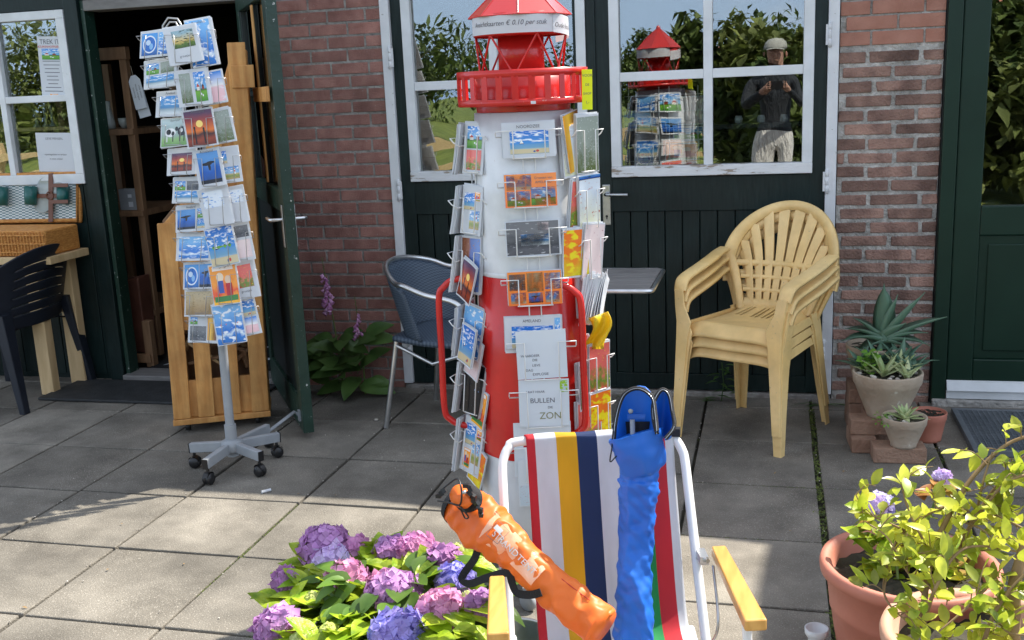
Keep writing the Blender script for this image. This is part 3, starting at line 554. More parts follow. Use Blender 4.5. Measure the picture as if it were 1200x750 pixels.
# ------------------------------------------------------------ the open door, seen almost edge on
hx, hy = Vector((-2.655, -.015, 0)), Vector((-2.07, -.862, 0)); dd = (hy - hx).normalized(); ln = (hy - hx).length
RD = Matrix((dd, Vector((-dd.y, dd.x, 0)), Vector((0,0,1)))).transposed()   # local x along the door, local y to its outer face
root = thing('open_door', 'weathered dark green door standing open with flaking paint on its edge, beside the wooden crate', 'door', hx)
def db(name, m, boxes, parent=root, bevel=.003):
    mb = MB()
    for b_ in boxes:
        x0, x1, y0, y1, z0, z1 = b_; mb.hexa([hx + RD @ Vector(q) for q in [(x0,y0,z0),(x1,y0,z0),(x1,y1,z0),(x0,y1,z0),(x0,y0,z1),(x1,y0,z1),(x1,y1,z1),(x0,y1,z1)]])
    return mb.build(name, M[m], parent, bevel=bevel)
th = .024
db('frame', 'green_worn', [(ln-.10, ln, -th, th, 0.03, 2.09), (0, .09, -th, th, .03, 2.09), (.09, ln-.10, -th, th, 1.98, 2.09), (.09, ln-.10, -th, th, .03, .18), (.09, ln-.10, -th, th, 1.05, 1.15)])
db('panel', 'green_dark', [(.09, ln-.10, -.010, .010, .18, 1.05)])
wf = db('window', 'green_dark', [(.09, .115, -.018, .018, 1.15, 1.98), (ln-.125, ln-.10, -.018, .018, 1.15, 1.98), (ln*.5-.012, ln*.5+.012, -.018, .018, 1.15, 1.98), (.115, ln*.5-.012, -.016, .016, 1.56, 1.585), (ln*.5+.012, ln-.125, -.016, .016, 1.56, 1.585)])
for a in (.115, ln*.5 + .012): db('pane', 'glass', [(a, a + ln*.5 - .137, -.002, .002, 1.15, 1.98)], wf, 0)
db('muntin', 'wood', [(ln*.5+.06, ln*.5+.10, -.028, -.019, 1.16, 1.97)])
db('cleat', 'wood', [(ln*.5+.012, ln-.03, -.045, -.034, 1.535, 1.60)])
for s in (-1, 1):
    mb = MB(); c0 = hx + RD @ Vector((ln - .045, s*th, 1.02))
    mb.obox(c0 + RD @ Vector((0, s*.003, -.03)), (.035, .006, .19), RD); hd = mb.build('handle', M['aluminium'], root, bevel=.003)
    mb = MB(); mb.tube([c0, c0 + RD @ Vector((0, s*.045, 0)), c0 + RD @ Vector((-.01, s*.055, 0)), c0 + RD @ Vector((-.11, s*.055, 0))], .008, 10); mb.build('lever', M['aluminium'], hd)
# metal door stay
mb = MB(); q = hx + RD @ Vector((ln - .07, -th - .004, .10)); mb.tube([q, q + Vector((-.02, -.01, .02)), (-2.235, -1.02, .055)], .008, 8); mb.obox(q, (.03,.012,.05), RD)
mb.build('door_stay', M['grey_metal'], root)

# ------------------------------------------------------------ double doors in the middle
root = thing('door_frame', 'white painted frame around the pair of dark double doors', 'door frame', (-.8, .05, 0))
mb = MB(); mb.box(-1.903, -1.855, -.018, .14, .03, 2.168); mb.build('jamb', M['white_worn'], root, bevel=.003)
mb = MB(); mb.box(.236, .284, -.018, .14, .03, 2.168); mb.build('jamb', M['white_worn'], root, bevel=.003)
mb = MB(); mb.box(-1.854, .235, -.016, .14, 2.10, 2.168); mb.build('head', M['white_worn'], root, bevel=.003)
mb = MB(); mb.box(-1.9, .28, -.012, .3, -.04, .022); mb.build('threshold', M['mortar'], root, bevel=.006)
def leaf_door(label, x0, x1, wx0, wx1, gx, handle, hinge_x):
    root = thing('door', label, 'door', ((x0+x1)/2, .03, .03))
    mb = MB(); n_ = max(1, round((x1 - x0 - .14)/.083)); a = x0 + .07; st = (x1 - x0 - .14)/n_
    for k in range(n_): mb.box(a + k*st + .0025, a + (k+1)*st - .0025, .014, .045, .11, .93)
    mb.build('boards', M['green_paint'], root, bevel=.003)
    mb = MB(); mb.box(x0, x0+.07, .004, .06, .03, 2.095); mb.box(x1-.07, x1, .004, .06, .03, 2.095); mb.box(x0+.07, x1-.07, .0045, .06, .03, .11); mb.box(x0+.07, x1-.07, .0045, .06, .93, 1.095)
    mb.box(x0+.07, x1-.07, .0045, .06, 2.03, 2.095); mb.box(x0 + .07, x1 - .07, .046, .058, .1, .94)
    if wx0 - x0 > .072: mb.box(x0+.07, wx0 - .001, .0045, .06, 1.095, 2.03)
    if x1 - wx1 > .072: mb.box(wx1 + .001, x1-.07, .0045, .06, 1.095, 2.03)
    mb.build('frame', M['green_paint'], root, bevel=.002)
    z0, z1 = 1.10, 2.05; w = .047
    mb = MB(); mb.box(wx0, wx0+w, -.012, .05, z0+.05, z1-.04); mb.box(wx1-w, wx1, -.012, .05, z0+.05, z1-.04); mb.box(wx0, wx1, -.0122, .05, z1-.04, z1)
    for c_ in gx: mb.box(c_-.021, c_+.021, -.007, .04, z0+.05, z1-.04)
    xs = [wx0 + w] + [v for c_ in gx for v in (c_-.021, c_+.021)] + [wx1 - w]
    for k in range(0, len(xs), 2): mb.box(xs[k], xs[k+1], -.005, .04, 1.552, 1.595)
    wn = mb.build('window', M['white_paint'], root, bevel=.003)
    mb = MB(); mb.box(wx0, wx1, -.018, .05, z0, z0 + .05); mb.build('sill', M['white_peel'], wn, bevel=.003)
    for k in range(0, len(xs), 2):
        for a, b_ in ((z0+.05, 1.552), (1.595, z1-.04)):
            mb = MB(); tl = random.uniform(-.0006, .0006); mb.hexa([(xs[k], .020, a),(xs[k+1], .020, a),(xs[k+1], .024, a),(xs[k], .024, a),(xs[k], .020+tl, b_),(xs[k+1], .020+tl, b_),(xs[k+1], .024+tl, b_),(xs[k], .024+tl, b_)]); mb.build('pane', M['glass'], wn)
    for z in (.25, 1.06, 1.72):
        mb = MB(); mb.lathe([(0,-.055),(.009,-.055),(.009,-.018),(.0075,-.017),(.009,-.016),(.009,.02),(.0075,.021),(.009,.022),(.009,.055),(0,.055)], (hinge_x, -.02, z), 12); s_ = -1 if hinge_x > 0 else 1
        mb.box(hinge_x - .018, hinge_x + .018, -.0215, -.0165, z - .045, z + .045); mb.build('hinge', M['white_worn'], root)
    if handle:
        mb = MB(); mb.box(-.812, -.772, -.006, .006, .865, 1.065); h = mb.build('handle', M['steel'], root, bevel=.004)
        mb = MB(); mb.tube([(-.79,-.004,1.02),(-.79,-.045,1.02),(-.782,-.055,1.02),(-.68,-.057,1.018)], .0085, 12); mb.build('lever', M['steel'], h)
        mb = MB(); mb.lathe([(0,0),(.006,0),(.006,.002),(0,.002)], (-.792,-.007,.91), 12, M=Matrix.Rotation(R_(90),3,'X')); mb.box(-.7945,-.7895,-.0085,-.0065,.895,.908); mb.build('keyhole', M['black_plastic'], h)
    return root
leaf_door('dark green left door leaf with a white framed window, behind the red and white lighthouse', -1.853, -.868, -1.795, -.875, [-1.335], False, -1.862)
leaf_door('dark green right door leaf with white four pane window, behind the yellow chairs', -.832, .234, -.762, .177, [-.30], True, .243)
mb = MB(); mb.box(-.872, -.828, -.008, .012, .03, 2.095); tag(mb.build('cover_strip', M['green_paint'], None, bevel=.003), 'narrow dark green strip covering the gap between the two door leaves', 'strip')
# dim things behind the panes
mb = MB(); mb.box(-.72, .13, .30, .52, 1.30, 1.325)
tag(mb.build('window_shelf', M['green_dark']), 'dark shelf seen dimly through the right door window', 'shelf')
for k, x in enumerate((-.17, -.06, .05)):
    mb = MB(); mb.lathe([(0,0),(.018,0),(.02,.02),(.015,.035),(0,.035)], (x, .34, 1.326), 14)
    tag(mb.build('small_cup', M['paper']), ['small white cup on the shelf behind the door glass, left of three', 'small white cup on the shelf behind the door glass, middle of three', 'small white cup on the shelf behind the door glass, right of three'][k], 'cup', 'white cups behind the door glass')
for k, (x, z, w_, h, mm) in enumerate([(-.66, 1.36, .14, .10, 'p_wave'), (-.42, 1.40, .17, .14, 'p_pinkart'), (-.44, 1.20, .17, .11, 'p_orange'), (-.63, 1.18, .10, .13, 'p_dog'), (-.41, 1.29, .15, .07, 'p_field')]):
    mb = MB(); q = Vector((x, .20 + .004*k, z)); mb.obox(q, (w_, .002, h)); pic_quad(mb, YX, q, -w_/2+.006, -h/2+.006, w_/2-.006, h/2-.006, 1)
    tag(mb.build('postcard', [M['paper'], M[mm]]), 'postcard with a ' + ['blue wave picture', 'pale pink drawing', 'bright orange picture', 'blue picture standing upright', 'green field picture, narrow'][k] + ' on display behind the right door glass', 'postcard', 'postcards behind the door glass')
mb = MB()
for z in (1.16, 1.24, 1.32, 1.40, 1.48): mb.tube([(-.72,.19,z),(-.34,.19,z)], .0018, 6)
for x in (-.70,-.55,-.50,-.36): mb.tube([(x,.192,.02),(x,.192,1.52)], .0025, 6)
tag(mb.build('wire_display', M['wire']), 'white wire card display standing behind the right door glass', 'display')
# tubular lamp seen in the left leaf window
mb = MB(); mb.tube([(-1.68, .8, 2.06), (-1.50, .8, 2.065)], .012, 10)
m_ = bpy.data.materials.new('lamp_glow'); m_.use_nodes = True; b_ = m_.node_tree.nodes['Principled BSDF']; b_.inputs['Emission Color'].default_value = (1,.85,.5,1); b_.inputs['Emission Strength'].default_value = 1.3
tag(mb.build('tube_lamp', m_), 'lit tube lamp seen through the top of the left door window', 'lamp')

# ------------------------------------------------------------ right: green door
root = thing('door_frame', 'dark green frame of the right hand door beside the old brick wall', 'door frame', (.78, 0, 0))
mb = MB(); mb.box(.737, .80, -.03, .14, .0, 2.168); mb.box(.80, 2.4, -.028, .14, 2.08, 2.168); mb.build('jamb', M['green_right'], root, bevel=.004)
mb = MB(); mb.box(.7335, .7365, -.004, .1, 0, 2.168); mb.build('seal', M['black_plastic'], root)
root = thing('door', 'dark green right hand door with tall glass pane and white weather strip', 'door', (1.25, 0, .03))
mb = MB(); x0, x1 = .803, 1.85
mb.box(x0, .915, -.018, .05, .03, 2.078); mb.box(x1-.11, x1, -.018, .05, .03, 2.078); mb.box(.915, x1-.11, -.0175, .05, .80, .935); mb.box(.915, x1-.11, -.0175, .05, 1.98, 2.078); mb.box(.915, x1-.11, -.0175, .05, .03, .22)
mb.build('frame', M['green_right'], root, bevel=.006)
mb = MB(); mb.box(.915, x1-.11, -.004, .03, .22, .80); mb.box(.955, x1-.15, -.012, -.0035, .26, .76); mb.build('panel', M['green_right'], root, bevel=.006)
mb = MB(); mb.box(.915, x1-.11, .0, .006, .935, 1.98); mb.build('pane', M['glass'], root)
mb = MB(); mb.hexa([(x0,-.05,.072),(x1,-.05,.072),(x1,-.019,.072),(x0,-.019,.072),(x0,-.030,.112),(x1,-.030,.112),(x1,-.019,.118),(x0,-.019,.118)]); mb.box(x0, x1, -.034, -.019, .03, .070)
mb.build('weather_strip', M['white_paint'], root, bevel=.002)
mb = MB(); mb.box(.74, 2.4, -.06, .14, -.04, .027); tag(mb.build('doorstep', M['mortar_old'], None, bevel=.005), 'pale stone step under the right hand green door', 'step')
mb = MB(); mb.box(1.86, 2.4, 0, .2, 0, 2.168); tag(mb.build('brick_pier', M['brick_old']), 'brick pier beyond the right hand door', 'wall')
# a bin bag coloured dark wall behind the pane stays dark by itself
# ------------------------------------------------------------ tall wooden crate on wheels
def crate():
    a = Vector((-2.757, -.884, 0)); b = Vector((-2.355, -.69, 0)); d = (b - a).normalized(); n = Vector((d.y, -d.x, 0))   # n faces the yard
    RR = Matrix((d, -n, Vector((0,0,1)))).transposed(); Ln = (b - a).length; H = 1.80
    root = thing('wooden_crate', 'tall pale wooden crate on small wheels holding scrap wood, behind the grey card stand', 'crate', a)
    def lb(name, polys, y0, y1, m='wood'):
        MM = Matrix((d, Vector((0,0,1)), n)).transposed(); mb = MB()
        for p_ in polys: mb.prism([(x_ + .030*z_, z_) for x_, z_ in p_], -y1, -y0, MM, a)
        return mb.build(name, M[m], root, bevel=.003)
    # upright boards, the left ones cut along a slope
    xs = [(.0, .082), (.115, .192), (.235, .315), (.365, Ln)]
    tq = [((q.x - a.x)/d.x - .030*q.z, q.z) for q in (P(204,262,-.87), P(222,205,-.84), P(240,120,-.79), P(250,45,-.80))]
    def tops(x):
        for (x0, z0), (x1, z1) in zip(tq, tq[1:]):
            if x <= x1: return min(H, z0 + (z1-z0)*max(0, (x-x0)/(x1-x0)))
        return H
    for k, (x0, x1) in enumerate(xs):
        x1 -= .002; lb('upright_board', [[(x0,.075),(x1,.075),(x1,tops(x1)),(x0,tops(x0))]], .0, .02)
    lb('backing_board', [[(.0,.50),(Ln-.004,.50),(Ln-.004,1.76),(tq[3][0]+.02,1.74),(tq[2][0]+.02,tq[2][1]-.03),(tq[1][0]+.02,tq[1][1]-.03),(.0,tq[0][1]-.03)]], .0215, .04)
    lb('cross_board', [[(.0,.075),(Ln,.075),(Ln,.255),(.0,.255)]], .0215, .04)
    lb('bottom_board', [[(-.004,.045),(Ln+.004,.045),(Ln+.004,.073),(-.004,.073)]], -.004, .26)
    lb('side_board', [[(Ln-.022,.075),(Ln,.075),(Ln,H-.03),(Ln-.022,H-.03)]], .0415, .22)
    lb('side_board', [[(.0,.075),(.022,.075),(.022,.94),(.0,.94)]], .0415, .22)
    lb('rear_board', [[(.0,.075),(Ln,.075),(Ln,1.5),(.0,1.0)]], .222, .24, 'wood_dark')
    lb('cleat', [[(Ln-.07,1.60),(Ln+.03,1.60),(Ln+.03,1.70),(Ln-.07,1.70)]], -.012, -.001)
    for x, y in ((.06,.05),(Ln-.06,.05),(.06,.2),(Ln-.06,.2)):
        q = a + RR @ Vector((x, y, 0)); mb = MB(); mb.lathe([(0,-.011),(.020,-.011),(.022,0),(.020,.011),(0,.011)], q + Vector((0,0,.024)), 14, M=RR @ Matrix.Rotation(R_(90),3,'Y')); mb.obox(q + Vector((0,0,.042)), (.03,.03,.008), RR)
        mb.build('wheel', M['black_plastic'], root)
    rr = random.Random(5)
    for k in range(15):
        x = rr.uniform(.05, Ln - .05); mb = MB(); p0 = a + RR @ Vector((x, rr.uniform(.07,.19), .27 + k*.012)); p1 = p0 + RR @ Vector((rr.uniform(-.26,.26), rr.uniform(-.03,.03), rr.uniform(.0,.14)))
        for q in (p0, p1):
            lx = (q - a).dot(d); q += d*(max(.035, min(Ln-.035, lx)) - lx)
        mb.bar(p0, p1, .035, .014); tag(mb.build('scrap_wood', M['wood_dark' if k % 3 else 'wood_light'], None, bevel=.002), ('dark' if k % 3 else 'pale') + ' wood offcut in the tall crate, %s from the bottom of the heap' % ['first','second','third','fourth','fifth','sixth','seventh','eighth','ninth','tenth','eleventh','twelfth','thirteenth','fourteenth','topmost'][k], 'wood', 'wood offcuts in the crate')
crate()

# ------------------------------------------------------------ postcards and wire pockets
def card(c0, az, tilt, roll, w_, h, pics, name='postcard', base='paper', stack=2, texts=(), bow=0.0):
    """upright card: centre, heading, lean back, roll in its plane; pictures = (x0,y0,x1,y1,material) in 0..1"""
    Rm = Z3(az) @ Matrix.Rotation(-tilt, 3, 'X') @ Matrix.Rotation(roll, 3, 'Y'); Rt = Rm @ YX; c0 = Vector(c0)
    mb = MB(); ms = [M[base], M['ink']]
    def sheet(cc, RR, th_):
        def bf(u, v, s): x = (u-.5)*w_; return cc + RR @ Vector((x, (v-.5)*h, s*th_/2 + bow*((2*u-1)**2 + .5*(2*v-1)**2)))
        n_ = 6
        mb.grid(lambda u, v: bf(u, v, 1), n_, 3); mb.grid(lambda u, v: bf(1-u, v, -1), n_, 3)
        for e in range(n_): pass
        rim = [(i/n_, 0) for i in range(n_)] + [(1, j/3) for j in range(3)] + [(1-i/n_, 1) for i in range(n_)] + [(0, 1-j/3) for j in range(3)]
        mb.loft([[bf(u, v, -1) for u, v in rim], [bf(u, v, 1) for u, v in rim]], 0, False, True, False)
        return bf
    bf = sheet(c0, Rt, .0016)
    rr = random.Random(int(abs(c0.x*1e4 + c0.z*1e3)))
    for s in range(1, stack):
        rz = Matrix.Rotation(rr.uniform(-.03,.03), 3, 'Z'); sheet(c0 + Rt @ Vector((rr.uniform(-.004,.004), rr.uniform(.0,.005), -.0035*s)), Rt @ rz, .0024)
    for x0, y0, x1, y1, mm in pics:
        if M['p_'+mm] not in ms: ms.append(M['p_'+mm])
        n_ = 5; vs = [bf(x0 + (x1-x0)*i/n_, y0 + (y1-y0)*j/2, 1) + Rt @ Vector((0,0,.0005)) for j in range(3) for i in range(n_+1)]; fs = []; us = []
        for j in range(2):
            for i in range(n_):
                q = j*(n_+1)+i; fs.append((q,q+1,q+n_+2,q+n_+1)); us.append([(i/n_,j/2),((i+1)/n_,j/2),((i+1)/n_,(j+1)/2),(i/n_,(j+1)/2)])
        mb.add(vs, fs, ms.index(M['p_'+mm]), True, us)
    for t_, sz, x, y, *rest in texts:
        mi = 1
        if rest:
            if M[rest[0]] not in ms: ms.append(M[rest[0]])
            mi = ms.index(M[rest[0]])
        text_mb(t_, sz, None, (0,0,0), mb, mi, bend=lambda X, Y: bf(x + X/w_, y + Y/h, 1) + Rt @ Vector((0,0,.0008)))
    return mb.build(name, ms), Rt
def pocket(parent, c0, az, tilt, w_, h, m='wire', r=.0016, front=.016):
    """wire pocket: back rail, two front hoops and a bottom rail"""
    Rm = Z3(az) @ Matrix.Rotation(-tilt, 3, 'X'); Rt = Rm @ YX; T_ = lambda x, y, z: Vector(c0) + Rt @ Vector((x, y, z)); mb = MB()
    x = w_*.5
    mb.tube([T_(-x-.012, h*.18, front*.2), T_(-x-.012, h*.26, front), T_(-x*.55, h*.26, front), T_(-x*.55, -h*.5, front), T_(-x*.55, -h*.53, -front*.7)], r, 6)
    mb.tube([T_(x+.012, h*.18, front*.2), T_(x+.012, h*.26, front), T_(x*.55, h*.26, front), T_(x*.55, -h*.5, front), T_(x*.55, -h*.53, -front*.7)], r, 6)
    mb.tube([T_(-x*.6, -h*.52, front*.4), T_(x*.6, -h*.52, front*.4)], r, 6)
    mb.tube([T_(-x-.012, h*.18, front*.2), T_(-x-.012, h*.12, -front), T_(x+.012, h*.12, -front), T_(x+.012, h*.18, front*.2)], r, 6)
    return mb.build('wire_pocket', M[m], parent)

# ------------------------------------------------------------ grey revolving card stand on castors
st = thing('card_stand', 'grey metal revolving postcard stand on a wheeled star foot, in front of the wooden crate', 'card stand', G(275, 549))
sc = G(275, 549)
mb = MB(); mb.tube([sc + Vector((0,0,.075)), sc + Vector((0,0,.22)), sc + Vector((.0,.01,.62))], .019, 16); mb.tube([sc + Vector((0,0,.06)), sc + Vector((0,0,.20))], .025, 16); mb.build('pole', M['grey_metal'], st)
mb = MB(); mb.tube([sc + Vector((0,.03,.60)), sc + Vector((0,.03,1.84))], .008, 8)
for dx in (-.03, .03): mb.tube([sc + Vector((dx,.05,.6)), sc + Vector((dx,.05,1.82))], .0025, 6)
mb.tube([P(190,45,-1.15), P(191,30,-1.15), P(197,21,-1.15), P(208,22,-1.15), P(214,32,-1.15), P(216,45,-1.15)], .004, 8)
mb.tube([P(194,45,-1.12), P(194,33,-1.12), P(199,26,-1.12), P(206,26,-1.12), P(210,34,-1.12), P(211,45,-1.12)], .004, 8)
mb.build('mast', M['grey_wire'], st)
for px, py in [(226, 548), (243, 569), (308, 559), (329, 535)]:
    q = G(px, py)
    e = Vector((q.x, q.y, .092)); cc = sc + Vector((0,0,.105))
    mb = MB(); mb.bar(cc, e, .026, .042); mb.build('foot_arm', M['grey_metal'], st, bevel=.003)
    dr = (e - cc).normalized(); mb = MB(); mb.bar(e + dr*.0005, e + dr*.003, .027, .043); 
    wdir = Vector((-dr.y, dr.x, 0)); Rw = Matrix((Vector((0,0,1)), wdir.cross(Vector((0,0,1))), wdir)).transposed()
    kx = e - dr*.014
    mb.tube([kx + Vector((0,0,-.015)), kx + Vector((0,0,-.04))], .006, 8)
    mb.lathe([(.0,-.019),(.020,-.019),(.0245,-.013),(.0245,-.003),(.021,-.002),(.021,.002),(.0245,.003),(.0245,.013),(.020,.019),(0,.019)], Vector((kx.x, kx.y, .0255)), 18, M=Rw)
    mb.lathe([(.028,-.012),(.028,.012)], Vector((kx.x, kx.y, .0275)), 10, M=Rw, a0=-1.2, a1=1.2)
    mb.build('castor', M['black_plastic'], st)
e = sc + Vector((.03, .27, .092)); mb = MB(); mb.bar(sc + Vector((0,0,.105)), e, .026, .042); mb.build('foot_arm', M['grey_metal'], st, bevel=.003)
mb = MB(); mb.tube([e, e - Vector((0,0,.04))], .006, 8); mb.lathe([(0,-.019),(.0245,-.013),(.0245,.013),(0,.019)], Vector((e.x, e.y, .0255)), 18, M=Matrix.Rotation(R_(90), 3, 'Y')); mb.build('castor', M['black_plastic'], st)
mb = MB(); mb.lathe([(0,.078),(.04,.078),(.045,.09),(.045,.125),(.03,.135),(.0,.135)], sc, 18); mb.build('hub', M['grey_metal'], st)

LEFT = [ # pixel box of each landscape card, description, pictures, lean
 ((163,35,205,67), 'two round blue and white pictures', [(.05,.08,.52,.9,'dog'),(.55,.08,.95,.9,'wave')]),
 ((168,69,209,103), 'green meadow, grey and pale blue pictures', [(.07,.5,.45,.88,'field'),(.5,.5,.92,.88,'forest'),(.07,.1,.92,.45,'ocean_card')]),
 ((182,107,217,137), 'one wide misty blue beach picture', [(.12,.1,.95,.82,'ocean_card')]),
 ((188,138,223,172), 'black and white cows', [(.03,.03,.97,.97,'cows')]),
 ((195,174,231,205), 'red and orange sunset over the sea', [(.16,.14,.86,.82,'sunset')]),
 ((202,208,236,238), 'meadow, grey street and pale sea', [(.08,.5,.45,.85,'field'),(.5,.5,.94,.85,'grey'),(.08,.1,.94,.46,'ocean_card')]),
 ((205,241,243,271), 'blue wave beside two small pictures', [(.06,.1,.64,.85,'storm'),(.7,.5,.95,.85,'field'),(.7,.1,.95,.46,'beach')]),
 ((206,274,249,305), 'curling blue sea under a blue sky', [(.08,.08,.94,.88,'wave')]),
 ((214,308,251,338), 'blue and white swirls, lower down', [(.05,.06,.52,.92,'dog'),(.54,.06,.97,.92,'storm')]),
 ((216,340,253,370), 'brown and ochre dune grass', [(.04,.06,.96,.93,'brown')]),
 ((220,370,257,401), 'a grey shell beside an amber picture', [(.06,.08,.6,.6,'grey'),(.64,.1,.94,.9,'winebottle'),(.06,.66,.3,.92,'field')])]
ordl = ['top','second','third','fourth','fifth','sixth','seventh','eighth','ninth','tenth','lowest']
AZL, AZR = R_(-22), R_(38)
for k, (b_, desc, pics) in enumerate(LEFT):
    cx, cy = (b_[0]+b_[2])/2, (b_[1]+b_[3])/2; q = P(cx, cy, -1.27); sz = abs(P(b_[2], cy, -1.27).x - P(b_[0], cy, -1.27).x)
    o, Rt = card(q, AZL + R_(10), R_(14), R_(random.uniform(-5, -1)), sz*1.10, (P(cx, b_[1], -1.16).z - P(cx, b_[3], -1.16).z)*1.0, pics, bow=.003 if k % 2 else .001, stack=3, texts=[('Ameland', .014, .5, [.93,.95,.92,.9,.93,.93,.93,.9,.93,.12,.94][k])] if k in (2,3,6,9) else [])
    tag(o, 'postcard of %s, %s in the grey stand left column' % (desc, ordl[k]), 'postcard', 'postcards on the grey stand')
    pocket(st, q + Rt @ Vector((0,0,-.002)), AZL + R_(10), R_(14), sz*1.1, sz*.74, 'grey_wire')
RIGHT = [
 ((198,30,231,75), 'yellow and green garden picture above white', [(.22,.42,.88,.88,'garden')], 'inner'),
 ((223,22,250,78), 'bright blue sky over blue sea', [(.02,.02,.90,.98,'wave')], 'outer'),
 ((210,82,243,124), 'two narrow pictures of green hills', [(.12,.1,.45,.92,'forest'),(.55,.1,.9,.92,'field')], 'inner'),
 ((236,83,262,122), 'blue top and a pale pink lower half', [(.06,.05,.94,.95,'pinkcard')], 'outer'),
 ((219,128,250,172), 'dark figures against an orange sunset', [(.05,.04,.95,.96,'sunset')], 'inner'),
 ((243,128,271,168), 'pale green meadow with an animal', [(.06,.05,.94,.93,'forest')], 'outer'),
 ((232,175,259,219), 'a dark figure against deep blue', [(.12,.1,.9,.92,'storm')], 'inner'),
 ((254,173,280,214), 'small blue and sandy pictures on white', [(.1,.55,.5,.9,'beach'),(.3,.1,.9,.45,'dunes')], 'outer'),
 ((239,221,268,264), 'blue brush marks on white', [(.1,.5,.8,.93,'inkblue')], 'inner'),
 ((264,219,287,261), 'one small blue mark on white', [(.25,.55,.9,.9,'inkblue')], 'outer'),
 ((246,266,274,311), 'blue frame round a green coast', [(.02,.02,.98,.98,'beach'),(.14,.3,.84,.88,'field')], 'inner'),
 ((271,262,294,305), 'grey view over pale pink', [(.1,.62,.9,.92,'grey'),(.1,.08,.9,.55,'pinkart')], 'outer'),
 ((250,311,277,356), 'red and yellow comic scene', [(.02,.02,.98,.98,'orange')], 'inner'),
 ((274,307,299,349), 'green and black flowers on white', [(.22,.3,.85,.9,'flowers')], 'outer'),
 ((254,356,283,402), 'green field framed in bright blue', [(.02,.02,.98,.98,'wave'),(.15,.1,.9,.5,'flowers')], 'inner'),
 ((277,349,301,392), 'blue sea above a pink panel', [(.08,.5,.92,.9,'beach'),(.1,.06,.9,.46,'pinkcard')], 'outer')]
pic('garden', [(0,c(40,70,30)),(.4,c(90,120,50)),(.6,c(220,190,110)),(1,c(150,180,190))], dist=.4, blotch=c(40,50,30), bscale=6, bthr=.55)
pic('inkblue', [(0,c(225,232,240)),(1,c(228,235,242))], blotch=c(70,140,210), bscale=4, bthr=.56)
for k, (b_, desc, pics, side) in enumerate(RIGHT):
    cx, cy = (b_[0]+b_[2])/2, (b_[1]+b_[3])/2; Y = -1.30 if side == 'inner' else -1.25; q = P(cx, cy, Y); sz = abs(P(b_[2], cy, Y).x - P(b_[0], cy, Y).x)*1.04
    hh = (P(cx, b_[1], Y).z - P(cx, b_[3], Y).z)*1.04
    o, Rt = card(q, R_(20), R_(13), R_(-7 + (k*37 % 5) - 2), sz, hh, pics, bow=.001 if k % 3 else .004, stack=3, texts=[('Ameland', .015, .5, .93)] if k in (1,4,6,12) else [('groetjes', .013, .5, .2)] if k in (0,13) else [])
    tag(o, 'postcard of %s, %s, %s right pair, grey stand' % (desc, side, ordl[k//2] if k < 14 else 'lowest'), 'postcard', 'postcards on the grey stand')
    pocket(st, q, R_(20), R_(13), sz*.86, hh*.9, 'grey_wire')

# ------------------------------------------------------------ left: table, hamper, blue chair, mat
root = thing('wooden_table', 'pale wooden table with square legs under the left window', 'table', (-4.2, -.2, 0))
mb = MB(); mb.box(-4.9, -3.72, -.36, -.03, .735, .775); mb.build('tabletop', M['wood_light'], root, bevel=.003)
for x, y in ((-3.90, -.10), (-3.90, -.33), (-4.8, -.10), (-4.8, -.33)):
    mb = MB(); mb.box(x, x + .095, y, y + .06, 0, .733) if y > -.2 else mb.box(x - .02, x + .06, y, y + .06, 0, .733); mb.build('leg', M['wood_light'], root, bevel=.004)
root = thing('picnic_hamper', 'open orange wicker picnic hamper with green cups and checked lining on the wooden table', 'hamper', (-4.1, -.2, .777))
bx0, bx1 = -4.45, -3.745
mb = MB(); mb.box(bx0, bx1, -.345, -.06, .777, .915); mb.build('basket', M['basket'], root, bevel=.012)
mb = MB()
for k in range(3): mb.tube([(bx0, -.35, .80 + k*.045), (bx1, -.35, .80 + k*.045)], .004, 6)
for k in range(36):
    x = bx0 + .01 + k*(bx1-bx0-.02)/35; mb.tube([(x, -.3505, .782), (x, -.3505, .912)], .0035, 5)
mb.build('cane', M['basket'], root)
mb = MB(); lidR = Matrix.Rotation(R_(-12), 3, 'X'); lc = Vector(((bx0+bx1)/2, -.055, .93))
W_ = bx1 - bx0
mb.obox(lc + lidR @ Vector((0, .03, .13)), (W_, .03, .28), lidR); lid = mb.build('lid', M['basket'], root, bevel=.01)
mb = MB(); mb.grid(lambda u, v: lc + lidR @ Vector(((u-.5)*(W_-.05), .0135, .015 + v*.235)), 2, 2, uv=True); mb.build('lining', M['gingham'], lid)
mb = MB(); cc = [lc + lidR @ Vector((x, .008, z)) for x, z in ((-W_/2+.01,.0),(W_/2-.01,.0),(W_/2-.01,.265),(-W_/2+.01,.265))]; mb.tube(cc, .011, 8, True); mb.build('rim', M['basket'], lid)
for x in (-.33, -.10, .09, .30):
    mb = MB(); mb.lathe([(0,-.05),(.032,-.05),(.036,.05),(.03,.05),(.028,-.04),(0,-.04)], lc + lidR @ Vector((x - .02, -.03, .14)), 18, M=lidR); tag(mb.build('cup', M['bottle_green']), 'dark green picnic cup strapped in the hamper lid, %s' % {-.33:'leftmost',-.10:'second from left',.09:'third from left',.30:'rightmost'}[x], 'cup', 'picnic cups in the hamper lid')
mb = MB()
for z in (.10, .19): mb.obox(lc + lidR @ Vector((.28, -.069, z)), (.12, .004, .02), lidR)
mb.obox(lc + lidR @ Vector((.185, -.01, .13)), (.028, .006, .27), lidR); mb.obox(lc + lidR @ Vector((.14, -.014, .14)), (.22, .006, .022), lidR)
mb.tube(arc(lc + lidR @ Vector((.185, -.018, .14)), .022, 0, 2*math.pi, 14), .004, 6)
mb.build('strap', M['leather'], lid)
